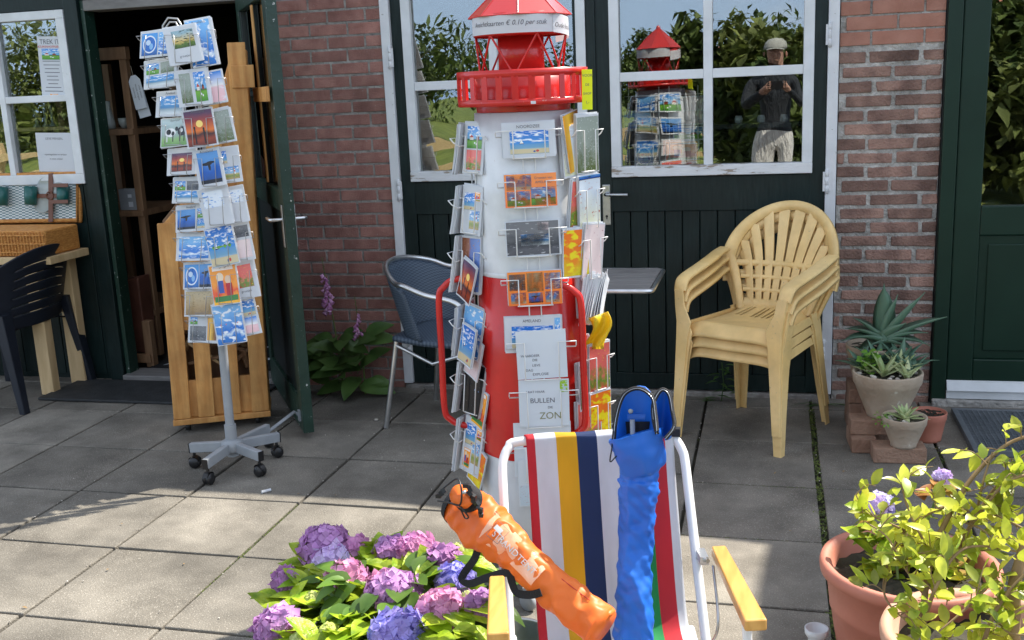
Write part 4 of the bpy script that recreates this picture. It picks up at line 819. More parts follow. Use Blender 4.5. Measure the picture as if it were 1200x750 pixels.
for x, z in ((.13, .10), (.15, .19), (.235, .16)):
    mb = MB(); mb.lathe([(0,0),(.05,0),(.055,.008),(.05,.004),(0,.004)], lc + lidR @ Vector((x, -.002, z)), 20, M=lidR @ Matrix.Rotation(R_(90), 3, 'X'))
    tag(mb.build('plate', M['glassware']), 'small glass plate behind the leather strap of the hamper lid, %s' % {.13:'lower one',.15:'upper one',.235:'right one'}[x], 'plate', 'plates in the hamper lid')

root = thing('garden_chair', 'dark blue plastic garden chair seen from behind at the left edge', 'chair', (-4.0, -.40, 0))
def bcf(u, v):    # back of the dark blue chair, seen from behind
    x = -.33 + .66*u; z = .44 + v*(.40 - .16*(1-u)*0) ; top = .84 - .09*abs(2*u-1)**2.2
    z = .42 + v*(top - .42); y = -.10*(v)**1.0 - .0 + .10*(abs(2*u-1)**2)*(1 if True else 0)
    return Vector((x, y - .02, z))
BR = Z3(R_(92)); bo = Vector((-3.85, -.36, 0))
mb = MB(); slat = lambda u, v: (.17 < u < .83) and (abs((v*8.0) % 1 - .5) < .11) and .12 < v < .86
mb.grid(lambda u, v: bo + BR @ bcf(u, v), 50, 56, skip=slat); mb.build('backrest', M['blue_plastic'], root, solid=.008)
mb = MB(); mb.grid(lambda u, v: bo + BR @ Vector((-.27+.54*u, .02 + v*.44, .42 - .03*abs(2*u-1)**3 + .01*v)), 10, 8); mb.build('seat', M['blue_plastic'], root, solid=.008)
for sx in (-1, 1):
    for (ya, yb, za) in ((.0, -.07, .52), (.42, .47, .42)):
        mb = MB(); f = lambda x, y, z, w_: [bo + BR @ Vector(q) for q in [(x-w_, y-w_*.7, z),(x+w_, y-w_*.7, z),(x+w_, y+w_*.7, z),(x-w_, y+w_*.7, z)]]
        mb.loft([f(sx*.27, ya, za, .042), f(sx*.285, (ya+yb)/2, za*.5, .032), f(sx*.30, yb, 0, .024)], smooth=False); mb.build('leg', M['blue_plastic'], root, bevel=.006)
    mb = MB(); f = lambda x, y, z, w_: [bo + BR @ Vector(q) for q in [(x-w_, y, z-.01),(x+w_, y, z-.01),(x+w_, y, z+.01),(x-w_, y, z+.01)]]
    mb.loft([f(sx*.31, .06, .64, .025), f(sx*.33, .2, .66, .03), f(sx*.32, .38, .65, .03), f(sx*.30, .45, .60, .03)]); mb.build('armrest', M['blue_plastic'], root)
mb = MB(); mb.box(-3.86, -2.62, -.44, -.06, .004, .018); tag(mb.build('doormat', M['rubber'], None, bevel=.004), 'thin black rubber mat on the paving before the open doorway', 'mat')

# ------------------------------------------------------------ blue wicker chair with aluminium frame
root = thing('wicker_chair', 'dark blue woven chair with a bare aluminium tube frame, left of the lighthouse', 'chair', (-1.5, -.42, 0))
CH = Matrix.Translation((-1.455, -.49, 0)) @ Matrix.Rotation(R_(78), 4, 'Z')   # faces the lower right
TW = lambda x, y, z: CH @ Vector((x, y, z))
def bk(u, v):     # curved woven back wrapping round
    a = R_(-82 + 164*u); rr = .215 + .035*v
    return TW(rr*math.sin(a)*1.05, .02 + rr*math.cos(a)*(.95) + .05*v - .0, .43 + (.33 - .10*abs(2*u-1)**2.0*1)*v)
mb = MB(); mb.grid(bk, 24, 10, uv=True); mb.build('backrest', M['wicker'], root, solid=.012)
mb = MB(); mb.grid(lambda u, v: TW((u-.5)*(.44 + .03*(1-v)), -.23 + v*.44, .435 + .01*math.cos((u-.5)*3) - .015*math.sin(v*3.1)), 16, 16, uv=True); mb.build('seat', M['wicker'], root, solid=.022)
mb = MB(); arm = [TW(-.27,-.22,.42), TW(-.275,-.235,.55), TW(-.28,-.17,.635), TW(-.285,-.02,.665), TW(-.275,.10,.70)] + [bk(u, 1) + Vector((0,0,.012)) for u in (.08,.2,.35,.5,.65,.8,.92)] + [TW(.275,.10,.70), TW(.285,-.02,.665), TW(.28,-.17,.635), TW(.275,-.235,.55), TW(.27,-.22,.42)]
mb.tube(smooth_path(arm, 5), .0125, 12); mb.build('arm_frame', M['aluminium'], root)
for sx in (-1, 1):
    mb = MB(); mb.tube([TW(sx*.245,-.20,.43), TW(sx*.265,-.25,.0)], .0125, 12); mb.build('leg', M['aluminium'], root)
    mb = MB(); mb.tube([TW(sx*.20,.20,.43), TW(sx*.235,.27,.0)], .0125, 12); mb.build('leg', M['aluminium'], root)
    mb = MB(); mb.tube([TW(sx*.247,-.20,.40), TW(sx*.22,.0,.33), TW(sx*.205,.20,.40)], .009, 10); mb.build('stretcher', M['aluminium'], root)

# small slatted table behind the lighthouse
root = thing('side_table', 'small round-cornered table with a grey slatted top, right behind the lighthouse', 'table', (-.70, -.62, 0))
mb = MB(); tx0, tx1, ty0, ty1 = -.98, -.475, -.90, -.40
for k in range(7): mb.box(tx0+.012, tx1-.012, ty0+.012+k*.0685, ty0+.012+k*.0685+.064, .705, .722)
mb.build('table_top', M['wood_grey'], root, bevel=.003)
mb = MB(); mb.tube([(tx0+.03,ty0,.712),(tx1-.03,ty0,.712),(tx1-.008,ty0+.008,.712),(tx1,ty0+.03,.712),(tx1,ty1-.03,.712),(tx1-.03,ty1,.712),(tx0+.03,ty1,.712),(tx0,ty1-.03,.712),(tx0,ty0+.03,.712)], .010, 10, True); mb.build('edge_tube', M['aluminium'], root)
mb = MB(); mb.tube([(-.73,-.65,.70),(-.73,-.65,.03)], .022, 14); mb.build('pillar', M['aluminium'], root)
for a in range(4): mb = MB(); mb.tube([(-.73,-.65,.05),(-.73+.24*math.cos(a*math.pi/2+.8),-.65+.24*math.sin(a*math.pi/2+.8),.014)], .013, 10); mb.build('foot', M['aluminium'], root)

# ------------------------------------------------------------ foxglove by the brick wall
root = thing('foxglove', 'flowering pink foxglove with broad dark leaves against the red brick wall', 'plant', (-2.2, -.14, 0))
rr = random.Random(3)
for (bx, tx, zt, z0, z1, name) in ((-2.20, -2.26, .735, .47, .66, 'tall'), (-2.08, -2.095, .53, .33, .45, 'short')):
    mb = MB(); mb.tube(smooth_path([(bx,-.14,.0),((bx+tx)/2+.01,-.15,zt*.5),(tx,-.15,zt)]), [.0055 - .004*i/12 for i in range(13)], 6); mb.build('stem', M['stem_green'], root)
    mb = MB(); n_ = 26 if name == 'tall' else 16
    for k in range(n_):
        t = k/n_; z = z0 + (z1-z0)*t; a = rr.uniform(-2.9, .1); s_ = (1 - .55*t)*(.85 if name=='short' else 1)
        d_ = Vector((math.cos(a)*.8, math.sin(a)*.8, -.75)).normalized(); p0 = Vector((bx + (tx-bx)*z/zt, -.15, z)); q = d_.to_track_quat('Z','Y').to_matrix()
        mb.lathe([(.004*s_,0),(.009*s_,.012*s_),(.011*s_,.03*s_),(.016*s_,.042*s_),(.012*s_,.040*s_)], p0 + d_*.006, 9, M=q)
    mb.build('flower_spike', M['foxglove'], root)
    mb = MB()
    for k in range(12):
        z = z1 + (zt-z1)*k/12; a = rr.uniform(0,6.3); mb.leaf((tx + (bx-tx)*.1, -.15, z), (math.cos(a),math.sin(a),.4), (0,0,1), .014, .008)
    mb.build('buds', M['leaf_dark'], root)
mb = MB()
for k in range(40):
    b0 = Vector((-2.20 + rr.uniform(-.05,.12), -.15 + rr.uniform(-.03,.03), rr.uniform(.03,.30))); a = rr.uniform(-3.3,.3); el = rr.uniform(-.1,.8)
    d_ = Vector((math.cos(a)*math.cos(el), math.sin(a)*math.cos(el)*.7, math.sin(el))); ln_ = rr.uniform(.11,.18)
    mb.tube([b0, b0 + d_*.05], .002, 5); mb.leaf(b0 + d_*.05, d_, (0,-.7,1), ln_, ln_*.62, curl=.5, n=6)
mb.build('leaves', M['leaf_dark'], root)
root = thing('weed', 'small leafy weed growing behind the legs of the yellow chairs', 'plant', P(845, 470, -.06))
mb = MB()
for k in range(16):
    b0 = P(845 + rr.uniform(-8,12), 470 - k*2.8, -.08); a = rr.uniform(-3.3,.3); mb.leaf(b0, (math.cos(a), math.sin(a)*.6, .35), (0,0,1), rr.uniform(.05,.08), .022, curl=.5)
mb.tube([P(845,472,-.08), P(848,450,-.08), P(846,425,-.08)], .003, 5); mb.build('leaves', M['leaf_dark'], root)
root = thing('weed', 'thin strappy weed at the wall foot between the yellow chairs and bricks', 'plant', P(965, 478, -.06))
mb = MB()
for k in range(14):
    b0 = P(965 + rr.uniform(-6,6), 478, -.07); a = rr.uniform(-3.0,.0); mb.leaf(b0, (math.cos(a), math.sin(a)*.6, .8), (0,0,1), rr.uniform(.08,.16), .010, curl=.7)
mb.build('leaves', M['leaf_dark'], root)
# ------------------------------------------------------------ lighthouse card rack
LC = Vector((-.737, -1.95, 0))
lh = thing('lighthouse_rack', 'red and white metal lighthouse postcard rack standing in the middle of the yard', 'card rack', LC)
def Lr(z):
    return .150 + (1.48 - z)*.0275 if z > .99 else .1635 + (.99 - z)*.030
mb = MB(); mb.lathe([(Lr(.992),.992),(Lr(1.235),1.235),(Lr(1.48),1.48),(0,1.4805)], LC, 48); mb.build('upper_body', M['white_enamel'], lh)
mb = MB(); mb.lathe([(Lr(.42)+.001,.42),(Lr(.7)+.001,.7),(Lr(.99)+.001,.99),(Lr(.99)-.003,.9925)], LC, 48); mb.build('middle_body', M['red_paint'], lh)
mb = MB(); mb.lathe([(0,.06),(Lr(.06),.06),(Lr(.24),.24),(Lr(.419),.419)], LC, 48); mb.build('lower_body', M['white_enamel'], lh)
mb = MB(); mb.lathe([(Lr(1.0)+.0012,.994),(Lr(1.0)+.003,1.0),(Lr(1.0)+.0012,1.006)], LC, 48); mb.build('seam', M['white_enamel'], lh)
mb = MB(); mb.lathe([(.142,1.4812),(.144,1.50),(.142,1.512)], LC, 40); mb.lathe([(0,1.513),(.196,1.513),(.198,1.516),(.196,1.519),(0,1.5195)], LC, 40); mb.lathe([(.143,1.5201),(.143,1.590),(0,1.5905)], LC, 40); mb.build('gallery_floor', M['red_paint'], lh)
mb = MB(); mb.lathe([(.1945,1.50),(.1975,1.50),(.1975,1.519),(.1945,1.519)], LC, 48); mb.lathe([(.1945,1.580),(.1975,1.580),(.1975,1.602),(.1945,1.602),(.1945,1.582)], LC, 48)
for k in range(26):
    a = k*2*math.pi/26; mb.obox(LC + Vector((.196*math.cos(a), .196*math.sin(a), 1.55)), (.0025, .019, .068), Z3(a))
mb.build('railing', M['red_paint'], lh)
mb = MB(); mb.lathe([(0,1.5912),(.069,1.5912),(.069,1.70),(0,1.7005)], LC, 32); mb.build('lamp_drum', M['red_paint'], lh)
mb = MB(); n_ = 6
mb.lathe([(.139,1.700),(.1405,1.700),(.1405,1.712),(.139,1.712)], LC, 40)
for k in range(n_):
    a0 = 2*math.pi*(k + .5)/n_ - 1.571 + .06; 
    for da in (-1, 1):
        a1 = a0 + da*math.pi/n_*.92
        mb.tube([LC + Vector((.137*math.cos(a0), .137*math.sin(a0), 1.702)), LC + Vector((.130*math.cos(a1), .130*math.sin(a1), 1.592))], .0032, 8)
mb.build('lattice', M['red_paint'], lh)
mb = MB(); mb.lathe([(.1385,1.711),(.1385,1.762),(0,1.763)], LC, 40); mb.build('lamp_ring', M['red_paint'], lh)
# paper band with the price of the cards
band = thing
def bandpt(a, z, r=.1425): return LC + Vector((r*math.sin(a), -r*math.cos(a), z))
mb = MB(); Nn = 60
def bandgrid(a0, a1, z0, z1, r, tw=0.0):
    mb.grid(lambda u, v: bandpt(a0 + (a1-a0)*u, z0 + (z1-z0)*v - tw*u, r), 30, 2)
a0 = math.atan2(.737, 3.15)   # towards the yard's front
bandgrid(a0 - 1.75, a0 + .80, 1.704, 1.757, .1425); bandgrid(a0 + .72, a0 + 2.3, 1.703, 1.756, .1445, .022)
bandgrid(a0 + 2.3, a0 + 4.6, 1.704, 1.755, .1420)
def tb(ang, z, r, sl=0): return lambda X, Y: bandpt(ang + X/r, z + Y - sl*X, r)
text_mb('Ansichtkaarten \u20ac 0.10 per stuk', .0195, None, None, mb, 1, bend=tb(a0 - .30, 1.732, .1434), shear=.25)
text_mb("Oude foto's", .0195, None, None, mb, 1, bend=tb(a0 + 1.08, 1.720, .1454, .08), shear=.25)
mb.build('price_band', [M['paper'], M['ink']], lh)
mb = MB()
for k in range(8):
    q = [LC + Vector((r*math.cos(a), r*math.sin(a), z)) for a, r, z in ((k*math.pi/4+.2, .153, 1.757), ((k+1)*math.pi/4+.2, .153, 1.757), ((k+1)*math.pi/4+.2, .012, 1.885), (k*math.pi/4+.2, .012, 1.885))]
    mb.add(q, [(0,1,2,3)])
    q2 = [LC + Vector((r*math.cos(a), r*math.sin(a), z)) for a, r, z in ((k*math.pi/4+.2, .153, 1.757), ((k+1)*math.pi/4+.2, .153, 1.757), ((k+1)*math.pi/4+.2, 0, 1.765), (k*math.pi/4+.2, 0, 1.765))]
    mb.add(q2, [(0,1,2,3)])
for k in range(8): a = k*math.pi/4+.2; mb.tube([LC + Vector((.1535*math.cos(a), .1535*math.sin(a), 1.757)), LC + Vector((.0125*math.cos(a), .0125*math.sin(a), 1.886))], .0016, 6)
for k in range(8):
    a = k*math.pi/4+.2; a_ = a + math.pi/4; mb.tube([LC + Vector((.153*math.cos(a), .153*math.sin(a), 1.756)), LC + Vector((.153*math.cos(a_), .153*math.sin(a_), 1.756))], .0022, 6)
mb.lathe([(.014,1.88),(.012,1.90),(0,1.91)], LC, 12)
mb.build('roof', M['red_roof'], lh)
# handles both sides
rv = Vector((math.cos(a0*.6), math.sin(a0*.6), 0))
for s in (-1, 1):
    zt, zb, ro = (.968, .492, .315 if s < 0 else .165)
    rr_ = .165 if s < 0 else .02
    cen = LC + (rv*(-.135) + Vector((0,-.03,0)) if s < 0 else rv*.035 + Vector((0,-.155,0)))
    w_ = .150 if s < 0 else .150
    pts = [(0 if s < 0 else w_*.42,zt+.01),(w_*.62,zt+.004),(w_*.88,zt-.02),(w_,zt-.06),(w_*1.01,(zt+zb)/2),(w_*1.02,zb+.06),(w_*.9,zb+.02),(w_*.62,zb),(0 if s < 0 else w_*.42,zb-.012)]
    mb = MB(); mb.tube(smooth_path([cen + rv*(s*x) + Vector((0,0,z)) for x, z in pts], 6), .0105, 12); mb.build('handle', M['red_paint'], lh)
# columns of wire pockets
def col_pt(a, z, off=.02): r = Lr(z) + off; return LC + Vector((r*math.sin(a), -r*math.cos(a), z))
AF = R_(17)
for dx in (-.018, .018):
    mb = MB(); tg = Vector((math.cos(AF), math.sin(AF), 0)); mb.tube([col_pt(AF, 1.44, .006) + tg*dx, col_pt(AF, 1.0, .006) + tg*dx, col_pt(AF, .30, .006) + tg*dx], .002, 6); mb.build('wire_upright', M['wire'], lh)
def lab(desc): return desc
FRONT = [(1.402, .152, .100, 'ocean_card', [(.14,.10,.88,.76,'beach')], 'postcard with a blue sea and sky under the word NOORDZEE, top of the lighthouse front', [('NOORDZEE', .0125, .5, .88)]),
 (1.257, .152, .096, None, [(.0,.0,1,1,'orangecard'),(.04,.52,.52,.96,'beach'),(.04,.04,.48,.48,'field'),(.5,.04,.97,.58,'field')], 'orange bordered postcard with three island views, second on the lighthouse front', [('Groeten van', .0105, .75, .86), ('AMELAND', .0105, .75, .73)]),
 (1.117, .160, .104, None, [(.02,.03,.98,.97,'grey'),(.28,.3,.8,.62,'ocean_card'),(.6,.72,.8,.93,'pinkart')], 'dark grey postcard with a pale building, third on the lighthouse front', []),
 (.968, .160, .100, None, [(0,0,1,1,'orangecard'),(.03,.45,.33,.93,'grey'),(.36,.40,.66,.95,'brown'),(.69,.45,.98,.93,'wave'),(.05,.06,.33,.38,'beach'),(.38,.06,.64,.36,'storm'),(.69,.06,.95,.38,'beach')], 'orange red postcard of six small pictures, at the top of the red band', [])]
pic('orangecard', [(0,c(235,120,50)),(1,c(240,140,60))])
AT = AF - R_(2)
for z, w_, h, _, pics, label, tx in FRONT:
    q = col_pt(AF, z, .022); o, Rt = card(q, AT, R_(8), R_(-.6), w_, h, pics, stack=3, texts=tx); tag(o, label, 'postcard', 'postcards on the lighthouse front')
    pocket(lh, q, AT, R_(8), w_*1.1, h, 'wire', .002, .014)
q = col_pt(AF, .823, .014); o, Rt = card(q + Vector((-.01,0,.002)), AT, R_(6), R_(.8), .17, .108, [(.12,.1,.85,.74,'beach'),(.88,.3,.98,.95,'wave')], stack=4, texts=[('AMELAND', .012, .48, .88)])
tag(o, 'pale postcard of a blue coast half hidden behind the upper typed sheet on the lighthouse', 'postcard')
mb_l = [('WAARDEER', .0105, .27, .48), ('DIE', .0105, .36, .39), ('LIEVE', .0105, .38, .28), ('DAG', .0105, .24, .18), ('EXPLOSIE', .0115, .46, .09)]
q = col_pt(AF, .768, .028) + Vector((.012,0,0)); o, Rt = card(q, AT, R_(2), R_(-1), .150, .148, [], stack=1, texts=mb_l, base='paper_grey', name='typed_sheet'); tag(o, 'square pale sheet with five short typed lines, upper of the sheets on the red band', 'sheet'); pocket(lh, q, AT, R_(3), .185, .148, 'wire', .002, .012)
q = col_pt(AF, .617, .026) + Vector((.014,0,0))
pic('leafspot', [(0,c(185,200,205)),(1,c(185,200,205))], blotch=c(150,190,60), bscale=2.2, bthr=.42)
D('olive', (.22,.22,.10,1), .8)
o, Rt = card(q, AT, R_(2), R_(.6), .152, .146, [(.82,.72,.97,.97,'leafspot')], stack=1, texts=[('LAAT HAAR', .0105, .33, .74), ('BULLEN', .0215, .47, .55), ('DIE', .0105, .62, .40), ('ZON', .030, .62, .22, 'olive')], base='paper_grey', name='typed_sheet')
tag(o, 'square pale sheet reading BULLEN and ZON, middle of the sheets on the red band', 'sheet'); pocket(lh, q, AT, R_(3), .185, .146, 'wire', .002, .012)
q = col_pt(AF, .47, .022) + Vector((.004,0,0)); o, Rt = card(q, AT, R_(2), R_(.3), .175, .17, [], stack=1, base='paper_grey', name='sheet'); tag(o, 'plain pale blue grey sheet at the bottom of the red band behind the deck chair', 'sheet'); pocket(lh, q + Vector((0,0,-.03)), AT, R_(3), .19, .14, 'wire', .002, .012)
q = col_pt(AF, .365, .028) + Vector((-.0,0,0)); o, Rt = card(q, AT, R_(2), R_(.0), .15, .15, [(.02,.02,.98,.45,'inkdots')], stack=1, texts=[('WAARDEER', .0105, .4, .88), ('DIE', .0105, .45, .80), ('LIEVE', .0105, .40, .71), ('DAG', .0105, .38, .62)], base='paper_grey', name='typed_sheet'); tag(o, 'typed sheet spattered with red ink dots behind the deck chair', 'sheet')
# left column, turned away
AL = R_(-62)
mb = MB(); mb.tube([col_pt(AL, 1.45, .004), col_pt(AL, 1.0, .004), col_pt(AL, .32, .004)], .0022, 6); mb.tube([col_pt(AL-.28, 1.45, .012), col_pt(AL-.28, 1.0, .012), col_pt(AL-.28, .32, .012)], .0022, 6); mb.build('wire_upright', M['wire'], lh)
LF = [((541,143,571,205), 'tall white edged postcard with green island views, top of the lighthouse left side', [(.15,.5,.88,.93,'field'),(.15,.08,.88,.47,'flowers')], 1),
 ((539,217,568,276), 'postcard with a red spot and small photos, second on the lighthouse left side', [(.1,.5,.6,.85,'beach'),(.4,.12,.9,.5,'dunes'),(.6,.7,.88,.88,'orange')], 2),
 ((537,276,567,345), 'brown cliff and blue sky postcard, third on the lighthouse left side', [(.06,.05,.97,.96,'cliff')], -1),
 ((536,358,571,420), 'bright blue postcard with red building, at the top of the red band, left side', [(.02,.02,.98,.98,'wave'),(.1,.55,.9,.92,'field'),(.1,.1,.6,.5,'flowers')], 8),
 ((538,424,571,487), 'black postcard with white dots on the lighthouse left side', [(.0,.0,1,1,'blackcard'),(.55,.4,.97,.7,'wave')], 9),
 ((537,490,571,556), 'lowest postcard on the lighthouse left side, small photos on cream', [(.1,.5,.6,.88,'beach'),(.5,.2,.9,.6,'dunes'),(.1,.08,.45,.42,'orange'),(.66,.66,.9,.85,'orange')], 7)]
for k, (b_, label, pics, rl) in enumerate(LF):
    cx, cy = (b_[0]+b_[2])/2, (b_[1]+b_[3])/2; q = P(cx, cy, -2.04); hh = (P(cx, b_[1], -2.04).z - P(cx, b_[3], -2.04).z)*.97
    o, Rt = card(q, R_(-36), R_(7), R_(rl), .098, hh, pics, stack=3, bow=.002); tag(o, label, 'postcard', 'postcards on the lighthouse left side'); pocket(lh, q, R_(-36), R_(7), .105, hh*.9, 'wire', .002, .013)
    o2, _ = card(q + Vector((-.052, .075, -.005)), R_(-100), R_(10), R_(random.uniform(-4,4)), .12, hh, [(.08,.08,.92,.92,['dunes','beach','field','grey','orange','pinkart'][k])], stack=4, bow=.004)
    tag(o2, 'postcards seen edge on behind the %s on the lighthouse left side' % ['green island card','red spot card','brown cliff card','bright blue card','black dotted card','lowest cream card'][k], 'postcard', 'postcards facing left on the lighthouse')
    pocket(lh, q + Vector((-.052, .075, -.005)), R_(-100), R_(10), .13, hh*.85, 'wire', .002, .016)
# right column
RT = [((678,134,694,203), 'p', 'glossy magazine with a yellow spine and forest cover, top of the lighthouse right side', [(.02,.02,.98,.96,'forest')], 'magazine', R_(50), -2.0),
 ((680,205,697,270), 'p', 'folded green map with a blue top edge on the lighthouse right side', [(.02,.02,.98,.92,'map'),(.0,.93,1,1,'storm')], 'map', R_(52), -2.0),
 ((683,262,702,328), 'p', 'pale pink printed leaflet leaning out of the lighthouse right side', [(.02,.02,.98,.98,'pinkart')], 'leaflet', R_(55), -2.0),
 ((692,402,708,458), 'p', 'red flower seed leaflet on the lighthouse right side', [(.02,.02,.98,.98,'flowers')], 'leaflet', R_(50), -2.0),
 ((694,458,709,512), 'p', 'yellow and orange flower leaflet at the bottom of the lighthouse right side', [(.02,.02,.98,.98,'yellowflower')], 'leaflet', R_(50), -2.0)]
pic('yellowflower', [(0,c(60,120,20)),(.5,c(220,200,30)),(1,c(240,120,30))], dist=1, nscale=3, blotch=c(240,220,30), bscale=3, bthr=.5)
for k, (b_, _, label, pics, cat, az, Y) in enumerate(RT):
    cx, cy = (b_[0]+b_[2])/2 + 2, (b_[1]+b_[3])/2; q = P(cx, cy, Y); hh = P(cx, b_[1], Y).z - P(cx, b_[3], Y).z
    o, Rt = card(q, az, R_(-3 if k != 2 else -2), R_(-2 if k != 2 else 6), .085, hh, pics, name=cat, stack=4, bow=.002); tag(o, label, cat)
    pocket(lh, q, az, R_(0), .08, hh*.9, 'wire', .002, .014)
o, _ = card(P(672,166,-2.02), R_(74), R_(2), R_(-9), .10, .17, [(.0,.0,1,1,'winebottle')], name='magazine', stack=3); tag(o, 'slim magazine with a yellow edge leaning at the top of the lighthouse right side', 'magazine')
o, _ = card(P(688,105,-2.0), R_(30), R_(0), R_(1), .032, .115, [], name='price_note', base='paper_yellow', stack=1, texts=[('VOOR', .011, .5, .85), ('DE', .010, .5, .62), ('SHOP', .010, .5, .4), ('1,-', .012, .5, .18)]); tag(o, 'bright yellow handwritten note stuck beside the red gallery', 'note')
for k in range(9):
    o, _ = card(P(688 + k*2.3, 352 - (k % 3)*3, -2.02 + .01*k), R_(58 + 4*k), R_(-6), R_(4 + k*4.2), .07, .15, [], name='paper_bag', stack=1, bow=.004)
    tag(o, 'white paper in the fan on the lighthouse right side, %s from the left' % ['first','second','third','fourth','fifth','sixth','seventh','eighth','ninth'][k], 'paper', 'white papers fanned out on the lighthouse')
mb = MB(); mb.grid(lambda u, v: P(690 + 22*u + 5*math.sin(v*5), 373 + 36*v - 8*u*(1-v), -2.03 - .02*math.sin(u*6 + v*4)), 8, 8); tag(mb.build('yellow_bag', M['paper_yellow2'] if 'paper_yellow2' in M else D('paper_yellow2', (.85,.62,.02,1), .5, trans=.3) or M['paper_yellow2'], None, solid=.002), 'crumpled yellow paper bag on the lighthouse right side above the flower leaflets', 'bag')
mb = MB(); mb.tube([P(682,300,-1.99), P(684,420,-2.0), P(686,520,-2.02)], .0022, 6); mb.tube([P(698,300,-1.97), P(700,420,-1.98), P(702,520,-2.0)], .0022, 6); mb.build('wire_upright', M['wire'], lh)
# white price stickers and small rust holes
for px, py in ((543,121),(625,120)):
    q = P(px, py, -2.149 if px > 600 else -2.06); mb = MB(); mb.obox(q, (.014,.002,.008), Z3(R_(5 if px > 600 else -40))); mb.build('sticker', M['paper'], lh)
# castors
for a in (R_(80), R_(200), R_(-20), R_(-60 - 0)):
    pass
for (x, y) in ((.03, -.33), (-.20, .05), (.20, .05), (0,.25)):
    mb = MB(); mb.bar(LC + Vector((x*.2,y*.2,.067)), LC + Vector((x,y,.067)), .03, .012); mb.build('foot_arm', M['grey_metal'], lh)
    q = LC + Vector((x, y, 0)); mb = MB(); wm_ = Matrix.Rotation(R_(90), 3, 'Y') @ Matrix.Rotation(R_(0), 3, 'X')
    mb.lathe([(0,-.010),(.024,-.010),(.028,-.006),(.028,.006),(.024,.010),(0,.010)], q + Vector((0,0,.028)), 18, M=Z3(R_(65)) @ wm_); mb.obox(q + Vector((0,0,.057)), (.03,.03,.006)); mb.build('castor', M['grey_metal'], lh)

